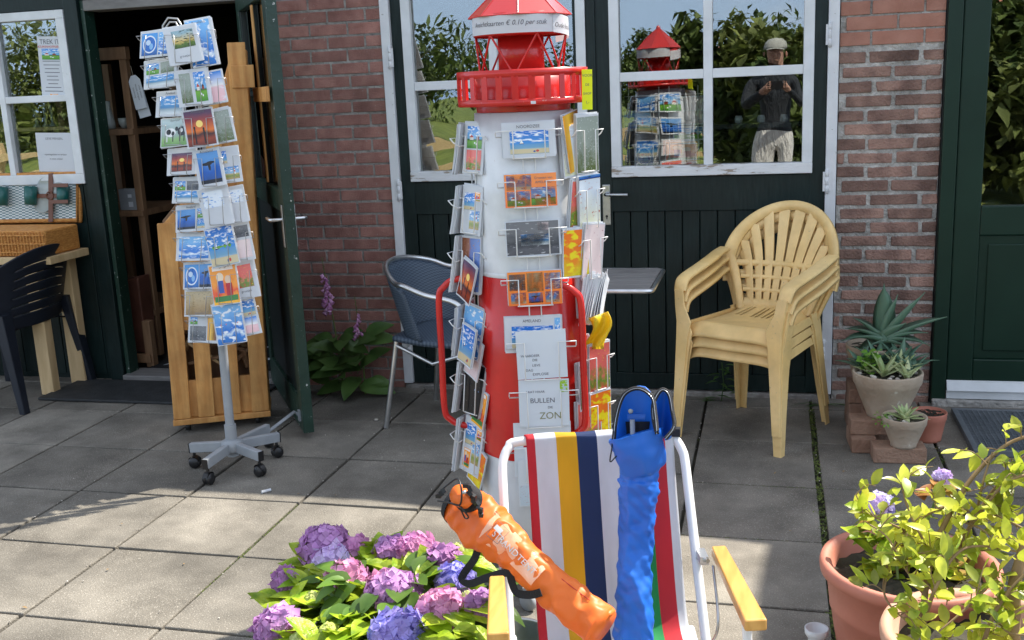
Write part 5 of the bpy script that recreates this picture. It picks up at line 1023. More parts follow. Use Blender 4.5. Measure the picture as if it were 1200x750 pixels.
# ------------------------------------------------------------ three stacked yellow chairs
def yellow_chair():
    root = thing('plastic_chair', 'x', 'chair', (0,0,0), 'stacked yellow garden chairs')
    m = M['yellow_plastic']
    def B(x, z, off=0):      # back surface
        t = z - .42; return Vector((x, .185 + .36*t - .75*x*x - off*1.0, z))
    def edge(a):             # outline of the back, a from 0 (right bottom) over the top to pi (left bottom)
        x = .300*math.cos(a); z = .655 + .245*math.sin(a); return x, z
    mb = MB()                # rim arch: flat band with rounded lip
    secs = []; NA = 44
    for i in range(NA + 1):
        a = -.12 + (math.pi + .24)*i/NA; x, z = edge(a); xi, zi = x*.80, .655 + (z-.655)*.825
        if z < .655: xi, zi = x*.82, z
        p, q = B(x, z), B(xi, zi); d_ = (q - p); 
        n_ = Vector((0,-1,.3)).normalized()
        secs.append([p - n_*.012, p + n_*.004, p + d_*.12 + n_*.011, p + d_*.5 + n_*.011, q + n_*.003, q - n_*.007, p + d_*.5 - n_*.0, p + d_*.2 - n_*.004])
    mb.loft(secs); 
    # lower sides of the back narrowing to the seat
    for s in (-1, 1):
        secs = []
        for i in range(9):
            t = i/8; z = .665 - .245*t; xo = .300 - .108*t**.8; xi = xo - .047 + .012*t
            p, q = B(s*xo, z), B(s*xi, z); n_ = Vector((0,-1,.3)).normalized(); secs.append([p - n_*.008, p + n_*.008, (p+q)/2 + n_*.0105, q + n_*.004, q - n_*.006, (p+q)/2 - n_*.0005])
        mb.loft(secs)
    # slats
    def strip(pts, ws, off, th_=.006):
        secs = []
        for (x, z), w_ in zip(pts, ws):
            c_ = B(x, z, off); n_ = Vector((0,-1,.36)).normalized(); sx = Vector((1,0,0)); secs.append([c_ - sx*w_ - n_*th_/2, c_ - sx*w_ + n_*th_/2*.7, c_ - sx*w_*.7 + n_*th_/2, c_ + sx*w_*.7 + n_*th_/2, c_ + sx*w_ + n_*th_/2*.7, c_ + sx*w_ - n_*th_/2])
        mb.loft(secs, smooth=False)
    NS = 8
    for k in range(NS):
        s_ = (k - (NS-1)/2); pts = []; ws = []
        for i in range(13):
            t = i/12; z = .425 + t*.44; x = s_*(.036 + .014*min(1, t/.45)) if t < .45 else s_*(.050 + (.034)*((t-.45)/.55)**1.2)
            lim = edge(math.asin(max(-1, min(1, (z-.655)/.245))))[0]*.84 if z < .895 else 0
            if abs(x) > lim and z > .66: break
            pts.append((x, z)); ws.append(.0138 + .0062*min(1, t/.45) + (.0085*((t-.45)/.55) if t > .45 else 0))
        ztop = pts[-1][1]
        strip(pts, ws, .0)
    for j, (z, hw, hh) in enumerate(((.440, .165, .026), (.505, .180, .0095), (.562, .200, .0095), (.622, .230, .014))):
        secs = []
        for i in range(13):
            x = -hw + 2*hw*i/12; c_ = B(x, z, .0012); n_ = Vector((0,-1,.36)).normalized(); up = Vector((0,.34,1)).normalized(); secs.append([c_ - up*hh - n_*.003, c_ - up*hh + n_*.001, c_ + n_*.0035, c_ + up*hh + n_*.001, c_ + up*hh - n_*.003])
        mb.loft(secs)
    mb.build('backrest', m, root)
    # seat with rolled front edge
    def seat(u, v):
        x = (u - .5)*2; hw = .232 - .04*v; y = -.225 + .42*v; z = .435 - .018*math.sin(math.pi*min(1, v*1.02))*(1 - x*x*.6)
        if v < .10: z -= .060*(1 - v/.10)**1.6*(1 - .30*0); y += .012*(1 - v/.10)*-0
        z -= .030*abs(x)**6
        y -= .018*(1 - x*x)*(1 - v)
        return Vector((x*hw, y, z))
    mb = MB(); mb.grid(seat, 36, 60, skip=lambda u, v: .60 < v < .93 and abs(((u - .5)*15) % 1 - .5) < .15 and abs(u-.5) < .34)
    mb.build('seat', m, root, solid=.007)
    for s in (-1, 1):
        # arm: from back rim forward, then down as front leg
        path = [(s*.283, .190, .690), (s*.283, .14, .682), (s*.280, .06, .662), (s*.275, -.04, .642), (s*.270, -.15, .622), (s*.268, -.200, .602), (s*.264, -.222, .560)]
        wd = [.020, .024, .027, .027, .026, .024]; secs = []
        pp = smooth_path(path, 4); n_ = len(pp)
        for i, p_ in enumerate(pp):
            w_ = wd[0] + (wd[-1]-wd[0])*0 + .020*0 + (.021 + .006*math.sin(math.pi*min(1, i/(n_-1)))) ; w_ = w_*.76
            t_ = (pp[min(i+1, n_-1)] - pp[max(i-1, 0)]).normalized(); sx = Vector((1,0,0)); sx = (sx - t_*sx.dot(t_)).normalized(); up = sx.cross(t_); up = up if up.z > 0 or (abs(up.z) < .2 and up.y < 0) else -up
            secs.append([p_ - sx*w_ - up*.010, p_ - sx*w_*.98 + up*.001, p_ - sx*w_*.7 + up*.006, p_ + sx*w_*.7 + up*.006, p_ + sx*w_*.98 + up*.001, p_ + sx*w_ - up*.010, p_ + sx*w_*.8 - up*.007, p_ + up*.000, p_ - sx*w_*.8 - up*.007])
        mb = MB(); mb.loft(secs); mb.build('armrest', m, root)
        # L section legs
        def lleg(name, tops):
            mb = MB(); secs = []
            for (x, y, z, wx, wy) in tops:      # corner at x,y; flange wx along -s*x, wy along +y (or -y)
                t_ = .008; sx = -s*wx; sy = wy; tx = -s*t_; ty = t_*(1 if wy > 0 else -1)
                secs.append([Vector(q) for q in [(x,y,z),(x+sx,y,z),(x+sx,y+ty,z),(x+tx,y+ty,z),(x+tx,y+sy,z),(x,y+sy,z)]])
            mb.loft(secs, smooth=False); mb.build(name, m, root, bevel=.0035, bseg=3)
        lleg('leg', [(s*.286, -.236, .568, .046, .05), (s*.278, -.244, .50, .052, .056), (s*.268, -.248, .43, .078, .08), (s*.268, -.252, .36, .064, .066), (s*.272, -.262, .18, .050, .05), (s*.278, -.272, .0, .038, .036)])
        lleg('leg', [(s*.214, .212, .435, .07, -.085), (s*.220, .222, .36, .060, -.065), (s*.232, .245, .18, .050, -.05), (s*.245, .27, .0, .040, -.038)])
        # side apron under the seat
        mb = MB(); mb.hexa([(s*.243-.004,-.22,.36+.02),(s*.243+.004,-.22,.38),(s*.207+.004,.19,.395),(s*.207-.004,.19,.395),(s*.238-.004,-.22,.424),(s*.238+.004,-.22,.424),(s*.198+.004,.19,.424),(s*.198-.004,.19,.424)]); mb.build('side_rail', m, root)
    return root
yc = yellow_chair(); A_ = R_(-27); base = Vector((-.062, -.50, 0)); back = Z3(A_) @ Vector((0, 1, 0))
labs = ['lowest of the three stacked pale yellow plastic chairs, its legs on the paving', 'middle one of the three stacked pale yellow plastic chairs', 'top one of the three stacked pale yellow plastic chairs, its fan back in view']
src = yc
for k in range(3):
    o = src if k == 0 else copy_tree(src)
    o.location = base + Vector((0,0,.047*k)) - back*(.006*k); o.scale = (.93, 1, 1); o.rotation_euler = (0, 0, A_ + R_([0,.6,-.4][k])); o['label'] = labs[k]
# cards on the far side of the lighthouse, mirrored in the door window
AB = R_(165); rr = random.Random(9)
for j, (aa, nm) in enumerate(((R_(150), 'right'), (R_(200), 'left'))):
    for k, z in enumerate((1.40, 1.26, 1.12, .98, .84, .70)):
        q = col_pt(aa, z, .022); kk = ['field','storm','pinkart','flowers','orange','grey','wave','dunes','beach','forest','sunset','map'][j*6+k]
        o, _ = card(q, aa, R_(7), R_(rr.uniform(-2,2)), .15, .105, [(.06,.07,.94,.93,kk)], stack=3, bow=.002)
        tag(o, 'postcard on the far side of the lighthouse, %s column, %s row, mirrored in the window' % (nm, ordl[k]), 'postcard', 'postcards on the far side of the lighthouse'); pocket(lh, q, aa, R_(7), .16, .10, 'wire', .002, .014)
# ------------------------------------------------------------ deck chair with two bags
def stripes():
    m = mat('striped_canvas', (1,1,1,1), .7); n = m.node_tree.nodes; l = m.node_tree.links.new; b = n['Principled BSDF']
    uv = n.new('ShaderNodeUVMap'); sp = n.new('ShaderNodeSeparateXYZ'); l(uv.outputs[0], sp.inputs[0]); r = n.new('ShaderNodeValToRGB'); r.color_ramp.interpolation = 'CONSTANT'
    st_ = [(0,(.62,.02,.035,1)),(.055,(.74,.75,.80,1)),(.20,(.80,.44,.008,1)),(.342,(.012,.035,.13,1)),(.478,(.74,.75,.80,1)),(.62,(.015,.33,.09,1)),(.825,(.66,.03,.045,1)),(.94,(.76,.77,.80,1))]
    e = r.color_ramp.elements
    while len(e) < len(st_): e.new(.5)
    for k, (p_, c_) in enumerate(st_): e[k].position = p_; e[k].color = c_
    l(sp.outputs[0], r.inputs[0]); t = n.new('ShaderNodeBsdfTranslucent'); ms = n.new('ShaderNodeMixShader'); ms.inputs[0].default_value = .30
    nz = n.new('ShaderNodeTexNoise'); nz.inputs['Scale'].default_value = 5; nz.inputs['Detail'].default_value = 9; mr = n.new('ShaderNodeMapRange'); mr.inputs['From Min'].default_value = .35; mr.inputs['From Max'].default_value = .65; mr.inputs['To Min'].default_value = .84; mr.inputs['To Max'].default_value = 1.04; hs = n.new('ShaderNodeHueSaturation'); l(uv.outputs[0], nz.inputs['Vector']); l(nz.outputs['Fac'], mr.inputs[0]); l(mr.outputs[0], hs.inputs['Value']); l(r.outputs[0], hs.inputs['Color']); l(hs.outputs[0], b.inputs['Base Color']); l(hs.outputs[0], t.inputs[0]); l(b.outputs[0], ms.inputs[1]); l(t.outputs[0], ms.inputs[2]); l(ms.outputs[0], n['Material Output'].inputs[0])
    w_ = n.new('ShaderNodeTexWave'); w_.inputs['Scale'].default_value = 90; bp = n.new('ShaderNodeBump'); bp.inputs['Strength'].default_value = .12; bp.inputs['Distance'].default_value = .002
    l(uv.outputs[0], w_.inputs['Vector']); l(w_.outputs['Fac'], bp.inputs['Height']); l(bp.outputs[0], b.inputs['Normal'])
    M['stripes'] = m
stripes()
DO = Vector((-.392, -2.80, 0)); DF = Vector((.26, -.966, 0)); DRt = Vector((.966, .26, 0))
dl = lambda r, f, z: DO + DRt*r + DF*f + Vector((0,0,z))
dc = thing('deck_chair', 'folding beach chair with colourful striped canvas and wooden armrests, in front of the lighthouse', 'chair', DO)
prof = smooth_path([(0,-.1735,.668),(0,-.1735,.6915),(0,-.168,.703),(0,-.157,.7062),(0,-.146,.7025),(0,-.139,.688),(0,-.118,.60),(0,-.075,.48),(0,-.035,.36),(0,.005,.275),(0,.05,.245),(0,.12,.243),(0,.25,.262),(0,.40,.292)], 8)
def fab(u, v):
    i = v*(len(prof)-1); k = min(int(i), len(prof)-2); q = prof[k].lerp(prof[k+1], i-k); x = (u-.5)*.365 + .012 + .018*v
    return dl(x, q.y - .012*math.sin(math.pi*u)*math.sin(math.pi*min(1, max(0, v-.42)*2.2)), q.z - .010*math.sin(math.pi*u)*(1 if v > .5 else 0) + .0014*math.sin(u*17 + v*9)*math.sin(v*23))
mb = MB(); mb.grid(fab, 48, 60, uv=True); mb.build('canvas', M['stripes'], dc, solid=.0018)
pt = lambda z: -.156 + (.69 - z)/1.40
mb = MB(); hw = .226; tubep = []
for z in (.0, .2, .4, .55, .63): tubep.append((-hw, z))
cor = [(-hw + .004, .655), (-hw + .018, .678), (-hw + .045, .690)]
left = [dl(x, pt(z), z) for x, z in tubep + cor]; right = [dl(-x, pt(z), z) for x, z in reversed(tubep + cor)]
mb.tube(smooth_path(left + [dl(0, pt(.6915), .6915)] + right, 4), .0115, 14); mb.build('back_frame', M['white_tube'], dc)
for s in (-1, 1):
    mb = MB(); A = [(s*.268, .075), (s*.268, .42)]
    zz = .478
    fb, dr_ = (.07, 0) if s > 0 else (.165, .020)
    q = [dl(s*.252+dr_, fb, zz-.013), dl(s*.286+dr_, fb, zz-.013), dl(s*.292+dr_, .42, zz-.013), dl(s*.246+dr_, .42, zz-.013)]
    if s < 0: q = [q[1], q[0], q[3], q[2]]
    up = Vector((0,0,.026)); mb.hexa([q[3], q[2], q[1], q[0], q[3]+up, q[2]+up, q[1]+up, q[0]+up]); mb.build('armrest', M['wood_arm'], dc, bevel=.005, bseg=3)
    mb = MB(); mb.tube(smooth_path([dl(s*.262,.37,.465), dl(s*.262,.372,.36), dl(s*.25,.30,.22), dl(s*.245,-.05,.08), dl(s*.24,-.24,.012)], 5), .010, 12); mb.build('leg', M['white_tube'], dc)
    mb = MB(); mb.tube([dl(s*.240,.09,.462), dl(s*.226,pt(.44),.44)], .0055, 8); mb.obox(dl(s*.235,.05,.455), (.02,.05,.02), Matrix((DRt, -DF, Vector((0,0,1)))).transposed()); mb.build('bracket', M['aluminium'], dc)
    mb = MB(); mb.tube(smooth_path([dl(s*.20,.42,.29), dl(s*.205,.2,.262), dl(s*.215,.06,.235), dl(s*.22,-.02,.23)], 4), .0095, 12); mb.build('seat_tube', M['white_tube'], dc)
mb = MB(); mb.tube([dl(-.2,.42,.29), dl(.2,.42,.29)], .0105, 12); mb.tube([dl(-.24,-.24,.012), dl(.24,-.24,.012)], .0105, 12); mb.tube([dl(-hw,pt(.012),.012), dl(hw,pt(.012),.012)], .0105, 12); mb.build('cross_tube', M['white_tube'], dc)
for s in (-1, 1): mb = MB(); mb.tube(smooth_path([dl(s*.228,.14,.27), dl(s*.24,.20,.36), dl(s*.25,.10,.455)], 5), .003, 6); mb.build('wire_strut', M['steel'], dc)
mb = MB(); mb.lathe([(0,-.014),(.014,-.014),(.016,0),(.014,.014),(0,.014)], dl(.185,-.148,.70), 12, M=Matrix.Rotation(R_(90),3,'Y')); mb.obox(dl(.205,-.145,.70),(.03,.02,.02)); mb.build('end_cap', M['black_plastic'], dc)

def ridges(mb, amp, sc, seed, stretch=Vector((1,1,.45))):
    from mathutils import noise
    for i, v in enumerate(mb.v):
        q = Vector((v.x*stretch.x, v.y*stretch.y, v.z*stretch.z))*sc + Vector((seed, 0, seed)); r_ = abs(noise.noise(q)); r2 = abs(noise.noise(q*2.3 + Vector((0,5,0))))
        mb.v[i] = v + Vector((.25, -1, .2))*amp*((.25 - r_) + .5*(.25 - r2))
def crumple(mb, amp, sc, seed, start=0):
    from mathutils import noise
    for i in range(start, len(mb.v)):
        v = mb.v[i]; mb.v[i] = v + Vector((noise.noise(v*sc + Vector((seed,0,0))), noise.noise(v*sc + Vector((0,seed,9))), noise.noise(v*sc*1.3 + Vector((5,seed,3)))))*amp
def bag_tube(mb, pts, radii, seg=40, flat=.8, facing=Vector((0,-1,.3)), folds=.04, seed=1):
    from mathutils import noise
    pp = [Vector(p) for p in pts]; n = len(pp); secs = []
    for i in range(n):
        t = (pp[min(i+1,n-1)] - pp[max(i-1,0)]).normalized(); sx = t.cross(facing).normalized(); f_ = sx.cross(t).normalized(); sec = []
        for k in range(seg):
            a = 2*math.pi*k/seg; ph = noise.noise(Vector((math.cos(a)*1.6 + seed, math.sin(a)*1.6, i*.22)))*.10 + folds*math.sin(a*3 + i*.35 + seed) + .5*folds*math.sin(a*7 - i*.7)
            r_ = radii[i]*(1 + ph); sec.append(pp[i] + sx*(r_*math.cos(a)) + f_*(r_*flat*math.sin(a)))
        secs.append(sec)
    mb.loft(secs)
# blue bag, standing on the seat and leaning on the canvas
root = thing('bag', 'long bright blue fabric bag with open zipped top, standing upright on the striped chair', 'bag', P(746, 745, -2.93))
path = smooth_path([P(745,775,-2.97), P(742,735,-2.93), P(744,690,-2.885), P(745,640,-2.85), P(745,600,-2.83), P(751,565,-2.815), P(753,540,-2.805)], 22); n_ = len(path)
rad = [.0445 + .004*math.sin(i*.069 + .6) - (.004 if i > n_*.84 else 0) for i in range(n_)]
mb = MB(); bag_tube(mb, path, rad, seg=96, folds=.05, seed=3); crumple(mb, .014, 6, 4); crumple(mb, .002, 20, 7); ridges(mb, .030, 5, 3, Vector((2.4,1,.55))); mb.build('body', M['fabric_blue'], root)
mb = MB(); cp = smooth_path([P(753,548,-2.81), P(751,536,-2.815), P(748,522,-2.815), P(744,508,-2.81)], 5)
bag_tube(mb, cp, [.050 + .012*(i/(len(cp)-1)) + (.004 if i > 10 else 0) for i in range(len(cp))], folds=.03, seed=8, flat=.7)
crumple(mb, .008, 20, 2); mb.build('collar', M['fabric_blue'], root)
def hood(mb, edge_pts, base_pts, depth, n=16, m_=10):
    """bulging flap between a row of base points and its arched zipped edge"""
    e = smooth_path(edge_pts, 6); b_ = smooth_path(base_pts, 6)
    def fn(u, v):
        ie = u*(len(e)-1); k = min(int(ie), len(e)-2); pe = e[k].lerp(e[k+1], ie-k); ib = u*(len(b_)-1); k = min(int(ib), len(b_)-2); pb = b_[k].lerp(b_[k+1], ib-k)
        return pb.lerp(pe, v) + Vector((0, depth*math.sin(math.pi*v*.5)*math.sin(math.pi*u) , 0))
    mb.grid(fn, n, m_); return e
mb = MB()
e1 = hood(mb, [P(719,520,-2.82), P(722,490,-2.80), P(731,463,-2.78), P(748,455,-2.775), P(764,465,-2.79), P(768,485,-2.82), P(770,505,-2.85)], [P(724,522,-2.82), P(728,521,-2.79), P(735,520,-2.77), P(745,519,-2.76), P(755,519,-2.77), P(762,519,-2.79), P(769,510,-2.84)], .015)
e2 = hood(mb, [P(770,508,-2.85), P(766,492,-2.82), P(766,472,-2.79), P(775,457,-2.77), P(784,462,-2.775), P(788,482,-2.80), P(790,500,-2.83), P(780,514,-2.85)], [P(771,510,-2.85), P(770,512,-2.80), P(772,513,-2.77), P(776,514,-2.76), P(780,514,-2.77), P(783,514,-2.79), P(784,514,-2.82), P(779,516,-2.85)], .012)
crumple(mb, .006, 22, 5); mb.build('flap', M['fabric_blue'], root, solid=.003)
mb = MB(); mb.grid(lambda u, v: P(726 + 42*u, 485 + 34*v, -2.765), 4, 4); mb.build('lining', M['fabric_blue'], root, solid=.002)
mb = MB(); mb.grid(lambda u, v: P(733 + 34*u, 494 + 32*v, -2.770 - .02*math.sin(u*3.1)), 8, 4); mb.build('hollow_shade', M['black_cloth'], root)  # black sheet painted for the darkness inside the open top
for e_ in (e1, e2):
    mb = MB(); mb.tube(e_, .0050, 8); mb.build('zip', M['black_cloth'], root)
    mb = MB(); mb.tube([q + Vector((0,-.0048,.001)) for q in e_], .0008, 6); mb.build('zip_teeth', M['steel'], root)
mb = MB(); mb.tube([P(741,492,-2.80), P(742,530,-2.81)], .006, 10); mb.build('pole', M['grey_metal'], root)
mb = MB(); mb.lathe([(0,.003),(.004,.003),(.006,.0),(.004,-.002)], P(739,482,-2.80), 14, M=Matrix.Rotation(R_(90),3,'X')); mb.build('press_stud', M['grey_metal'], root)
mb = MB(); mb.tube(smooth_path([P(719,505,-2.83), P(717,525,-2.84), P(715,541,-2.84), P(722,535,-2.84), P(730,529,-2.84)], 5), .0016, 6); mb.build('cord', M['black_cloth'], root)
# orange bag, lying across the left armrest
root = thing('bag', 'long orange fabric bag with clear label sleeve, lying aslant over the left armrest', 'bag', P(620, 665, -2.95))
path = smooth_path([P(535,590,-2.86), P(557,607,-2.89), P(583,627,-2.92), P(607,650,-2.95), P(637,680,-2.98), P(668,706,-3.01), P(706,737,-3.045)], 18); n_ = len(path)
rad = []
for i in range(n_):
    t = i/(n_-1); r_ = .052 + .018*math.sin(min(1, t/.28)*math.pi*.72) if t < .28 else (.064 - .018*min(1, (t-.28)/.25) + .008*max(0, t-.6)/.4); rad.append(r_)
rad = [q_*.90 for q_ in rad]; rad[-1] *= .93; rad[0] *= 1.0
mb = MB(); bag_tube(mb, path, rad, seg=96, folds=.03, seed=12, flat=.75, facing=Vector((0,-.85,.5)))
mb.add([], []); crumple(mb, .008, 8, 14); crumple(mb, .0015, 30, 17); ridges(mb, .026, 6, 31, Vector((2,1,1.0))); mb.build('body', M['fabric_orange'], root)
mb = MB(); endc = path[-1]; mb.lathe([(0,0),(.046,0),(.050,.012)], endc + (path[-1]-path[-2]).normalized()*.002, 20, M=(path[-2]-path[-1]).to_track_quat('Z','Y').to_matrix()); mb.build('end_patch', M['fabric_orange'], root)
# mouth: rounded closing flap over a dark opening, cord and toggle
ax = (path[0] - path[9]).normalized(); fz = Vector((0,-.85,.5)); sx = ax.cross(fz).normalized(); fz = sx.cross(ax).normalized() if sx.cross(ax).dot(fz) > 0 else -sx.cross(ax).normalized()
mb = MB(); mb.lathe([(.050,-.01),(.045,.006),(.03,.010),(0,.012)], path[0], 24, M=ax.to_track_quat('Z','Y').to_matrix()); mb.build('opening', M['black_cloth'], root)
O0 = P(547,583,-2.93)
mb = MB(); mb.lathe([(0,.013),(.018,.012),(.030,.004),(.033,-.006)], O0, 24, M=Matrix((sx*1.0, ax*1.25, fz)).transposed()); crumple(mb, .004, 40, 3); mb.build('mouth', M['black_cloth'], root)
mb = MB(); mb.lathe([(0,.016),(.02,.014),(.027,.003),(.024,-.008)], P(541,583,-2.95), 24, M=Matrix((sx*.9, ax*1.25, fz)).transposed()); crumple(mb, .006, 30, 31); mb.build('flap', M['fabric_orange'], root)
mb = MB()
mb.tube(smooth_path([P(512,583,-2.94), P(516,576,-2.95), P(526,567,-2.955), P(536,561,-2.95), P(540,570,-2.97), P(541,583,-2.98), P(538,592,-2.975), P(526,589,-2.97), P(513,587,-2.95)], 6), .0022, 6)
mb.tube(smooth_path([P(538,592,-2.97), P(545,600,-2.98), P(549,606,-2.97), P(545,607,-2.97), P(540,597,-2.975)], 6), .002, 6)
for k in range(9): mb.obox(P(546 + 2.2*k + (k%2)*2, 569 + 4.2*k, -2.965), (.013,.010,.009), Euler((k,k*2,k*3)).to_matrix())
for k in range(3): mb.obox(P(514+3*k, 581-3*k, -2.955), (.012,.010,.009), Euler((k,k*2,k*3)).to_matrix())
mb.build('cord', M['black_plastic'], root)
mb = MB(); mb.lathe([(0,.004),(.004,.003),(.005,0)], P(544,577,-2.985), 12, M=Matrix.Rotation(R_(80),3,'X')); mb.build('press_stud', M['steel'], root)
def on_bag(s, t, lift=.0):      # s along the bag 0..1, t across -1..1
    i = s*(n_-1); k = min(int(i), n_-2); p_ = path[k].lerp(path[k+1], i-k); r_ = rad[k]; tt = (path[min(k+1,n_-1)] - path[k]).normalized(); s_ = tt.cross(Vector((0,-.85,.5))).normalized(); f_ = s_.cross(tt).normalized()
    if f_.y > 0: f_ = -f_; 
    a = t*1.25; return p_ + s_*((r_+lift)*math.sin(a)*-1) + f_*((r_*.80 + lift)*math.cos(a))
mb = MB(); mb.grid(lambda u, v: on_bag(.30 + .36*v, -.42 + 1.0*u, .006), 10, 14); crumple(mb, .003, 40, 8); mb.build('label_sleeve', D('sleeve', (.86,.30,.12,1), .10, (.90,.52,.34,1), 12, bump=.5, bscale=30) or M['sleeve'], root)
mb = MB(); 
q = [on_bag(.335, -.15, .0115), on_bag(.335, .38, .0115), on_bag(.42, .38, .0115), on_bag(.42, -.15, .0115)]
mb.tube(q, .0007, 4, True); mb.grid(lambda u, v: on_bag(.345 + .05*v, .12 + .15*u, .011), 3, 3, mi=1)
def onb(X, Y): return on_bag(.50 + X/.30, .02 + Y/.045, .0115)
text_mb('STRANDTENT', .013, None, None, mb, 2, bend=onb)
for ss in (.445, .60):
    for k in range(6):
        a = k*math.pi/3; mb.grid(lambda u, v: on_bag(ss + (.009*math.cos(a))*(.5+u*.5) + .003*v, -.02 + .10*math.sin(a)*(.5+u*.5) + .02*v, .0118), 1, 1, mi=1)
mb.build('label', [M['ink'], M['reflective'], M['reflective']], root)
mb = MB()
st1 = smooth_path([P(557,626,-2.90), P(560,640,-2.93), P(556,655,-2.94), P(545,670,-2.93), P(541,680,-2.94), P(551,684,-2.95), P(568,678,-2.97), P(588,672,-2.98), P(597,673,-2.99), P(600,683,-2.99), P(606,695,-3.0), P(622,697,-3.02), P(634,694,-3.04)], 5)
secs = []
for i, p_ in enumerate(st1):
    t_ = (st1[min(i+1,len(st1)-1)] - st1[max(i-1,0)]).normalized(); s_ = t_.cross(Vector((0,-1,.15 + .35*math.sin(i*.25)))).normalized(); f_ = s_.cross(t_); secs.append([p_ - s_*.009 - f_*.0008, p_ + s_*.009 - f_*.0008, p_ + s_*.009 + f_*.0008, p_ - s_*.009 + f_*.0008])
mb.loft(secs, smooth=False); mb.build('strap', M['black_cloth'], root)
mb = MB(); mb.tube(smooth_path([on_bag(.28, .62, .001), on_bag(.5, .6, .001), on_bag(.7, .6, .001), on_bag(.9, .6, .001)], 5), .0012, 5); mb.build('piping', M['ink_red'], root)

# metal basin under the deck chair, white cup, cigarette end
q = G(600, 748, .09); mb = MB(); mb.lathe([(0,.004),(.085,.004),(.105,.085),(.112,.092),(.108,.096),(.101,.088),(.08,.012),(0,.012)], (q.x+.005, q.y, 0), 40); tag(mb.build('metal_basin', M['galvanised']), 'round shiny metal basin on the paving under the deck chair', 'basin')
q = G(957, 737, .125); mb = MB(); mb.lathe([(0,0),(.020,0),(.022,.01),(.019,.02),(.022,.10),(.030,.112),(.031,.128),(.027,.128),(.019,.10),(0,.095)], (q.x, q.y, 0), 28); tag(mb.build('white_cup', M['white_paint']), 'small white plastic cup standing on the paving left of the big terracotta pot', 'cup')
q = G(313, 576); q2 = G(307, 578.5); mb = MB(); mb.tube([q2 + Vector((0,0,.007)), q + Vector((0.015,0.004,.007))], .006, 10); tag(mb.build('cigarette_end', M['paper']), 'white cigarette end lying on the sunlit paving before the card stand', 'cigarette end')
q = G(441, 492.5); mb = MB(); mb.lathe([(0,0),(.010,0),(.012,.005),(.006,.009),(0,.009)], q, 10); tag(mb.build('pebble', M['stones']), 'pale pebble on the shaded paving near the aluminium chair legs', 'pebble')

# ------------------------------------------------------------ hydrangea in a teal pot
rr = random.Random(21)
def head(mb, c0, r_, n=None, sq=.8, ps=.0125, view=Vector((.25,-.75,.6))):
    n = n or int(46*(r_/.05)**1.5)
    for k in range(n):
        z = 1 - 1.55*(k + .5)/n; a = k*2.39996 + rr.uniform(-.2,.2); s_ = math.sqrt(max(0, 1 - z*z)); d = Vector((s_*math.cos(a), s_*math.sin(a), z))
        p_ = c0 + Vector((d.x, d.y, d.z*sq))*r_*rr.uniform(.90, 1.06); d = (d + Vector([rr.uniform(-.35,.35) for _ in range(3)])).normalized()
        e1 = d.orthogonal().normalized(); e2 = d.cross(e1); ph = rr.uniform(0, 6.28); sz = ps*rr.uniform(.8,1.25)
        for j in range(4):
            b_ = ph + j*math.pi/2; u = e1*math.cos(b_) + e2*math.sin(b_); w_ = d.cross(u); cup = rr.uniform(-.15, .45)
            o = p_; tip = o + u*sz + d*sz*cup; m1 = o + u*sz*.62 + w_*sz*.52 + d*sz*.10; m2 = o + u*sz*.62 - w_*sz*.52 + d*sz*.10; mid = o + u*sz*.6 + d*sz*-.04
            mb.add([o, m1, tip, m2, mid], [(0,1,4),(1,2,4),(4,2,3),(0,4,3)], 0, True)
HEADS = [(380,636,30,'petal_purple','large rounded lilac flower head'),(388,650,20,'petal_pale','pale blue flower head'),(418,635,13,'petal_pink',''),(458,638,18,'petal_purple',''),(487,638,22,'petal_pink','bright pink flower head at the back'),
 (521,652,21,'petal_purple','deep purple flower head'),(533,641,12,'petal_lime','unopened yellow green flower head'),(534,675,22,'petal_blue',''),(407,673,24,'petal_pink','small pink flower head'),(461,692,33,'petal_purple','large pinkish purple flower head'),(452,684,22,'petal_pink',''),
 (336,675,15,'petal_purple',''),(467,737,32,'petal_blue','large violet blue flower head at the front'),(518,709,27,'petal_pink','pink flower head on the right'),(563,703,18,'petal_purple','dark purple flower head at the right edge'),(325,729,25,'petal_purple','purple flower head at the left edge'),
 (498,700,11,'petal_lime',''),(368,697,11,'petal_lime',''),(386,733,10,'petal_lime',''),(549,695,9,'petal_lime',''),(350,744,10,'petal_lime','')]
hyY = lambda py: -2.52 - (py - 635)*.0042
hp = Vector((-.98, -2.78, 0))
hyd = thing('hydrangea', 'flowering hydrangea bush with pink, purple and blue heads in the teal pot at the front', 'plant', hp)
mb = MB(); mb.lathe([(0,0),(.13,0),(.17,.22),(.178,.225),(.178,.245),(.165,.245),(.155,.19),(0,.19)], hp + Vector((.04,0,0)), 40); tag(mb.build('flower_pot', M['teal']), 'teal glazed flower pot under the hydrangea beside the deck chair', 'pot')
hc = hp + Vector((.04, .02, .12))
for (px, py, r, m, lb_) in HEADS:
    py += 6; r *= .97
    q = P(px, py, hyY(py)); s_ = (q - Vector((0,CAMY,CAMZ))).length/1225
    mb = MB(); head(mb, q, r*s_*.98, ps=.022 if m != 'petal_lime' else .007, n=None if m != 'petal_lime' else 60); o = mb.build('flower_head', M[m], hyd)
    if lb_: o['label'] = lb_
    mb = MB(); mb.lathe([(0,-.5),(.45,-.3),(.62,.1),(.45,.5),(0,.62)], q, 12, M=Matrix.Scale(r*s_*1.15, 3)); 
    mb.tube(smooth_path([q - Vector((0,0,r*s_*.5)), (q + hc)*.5 + Vector((0,0,.02)), hc], 4), .004, 6); mb.build('flower_stem', M['stem_green'] if m == 'petal_lime' else MATS[m], hyd)
mb = MB()
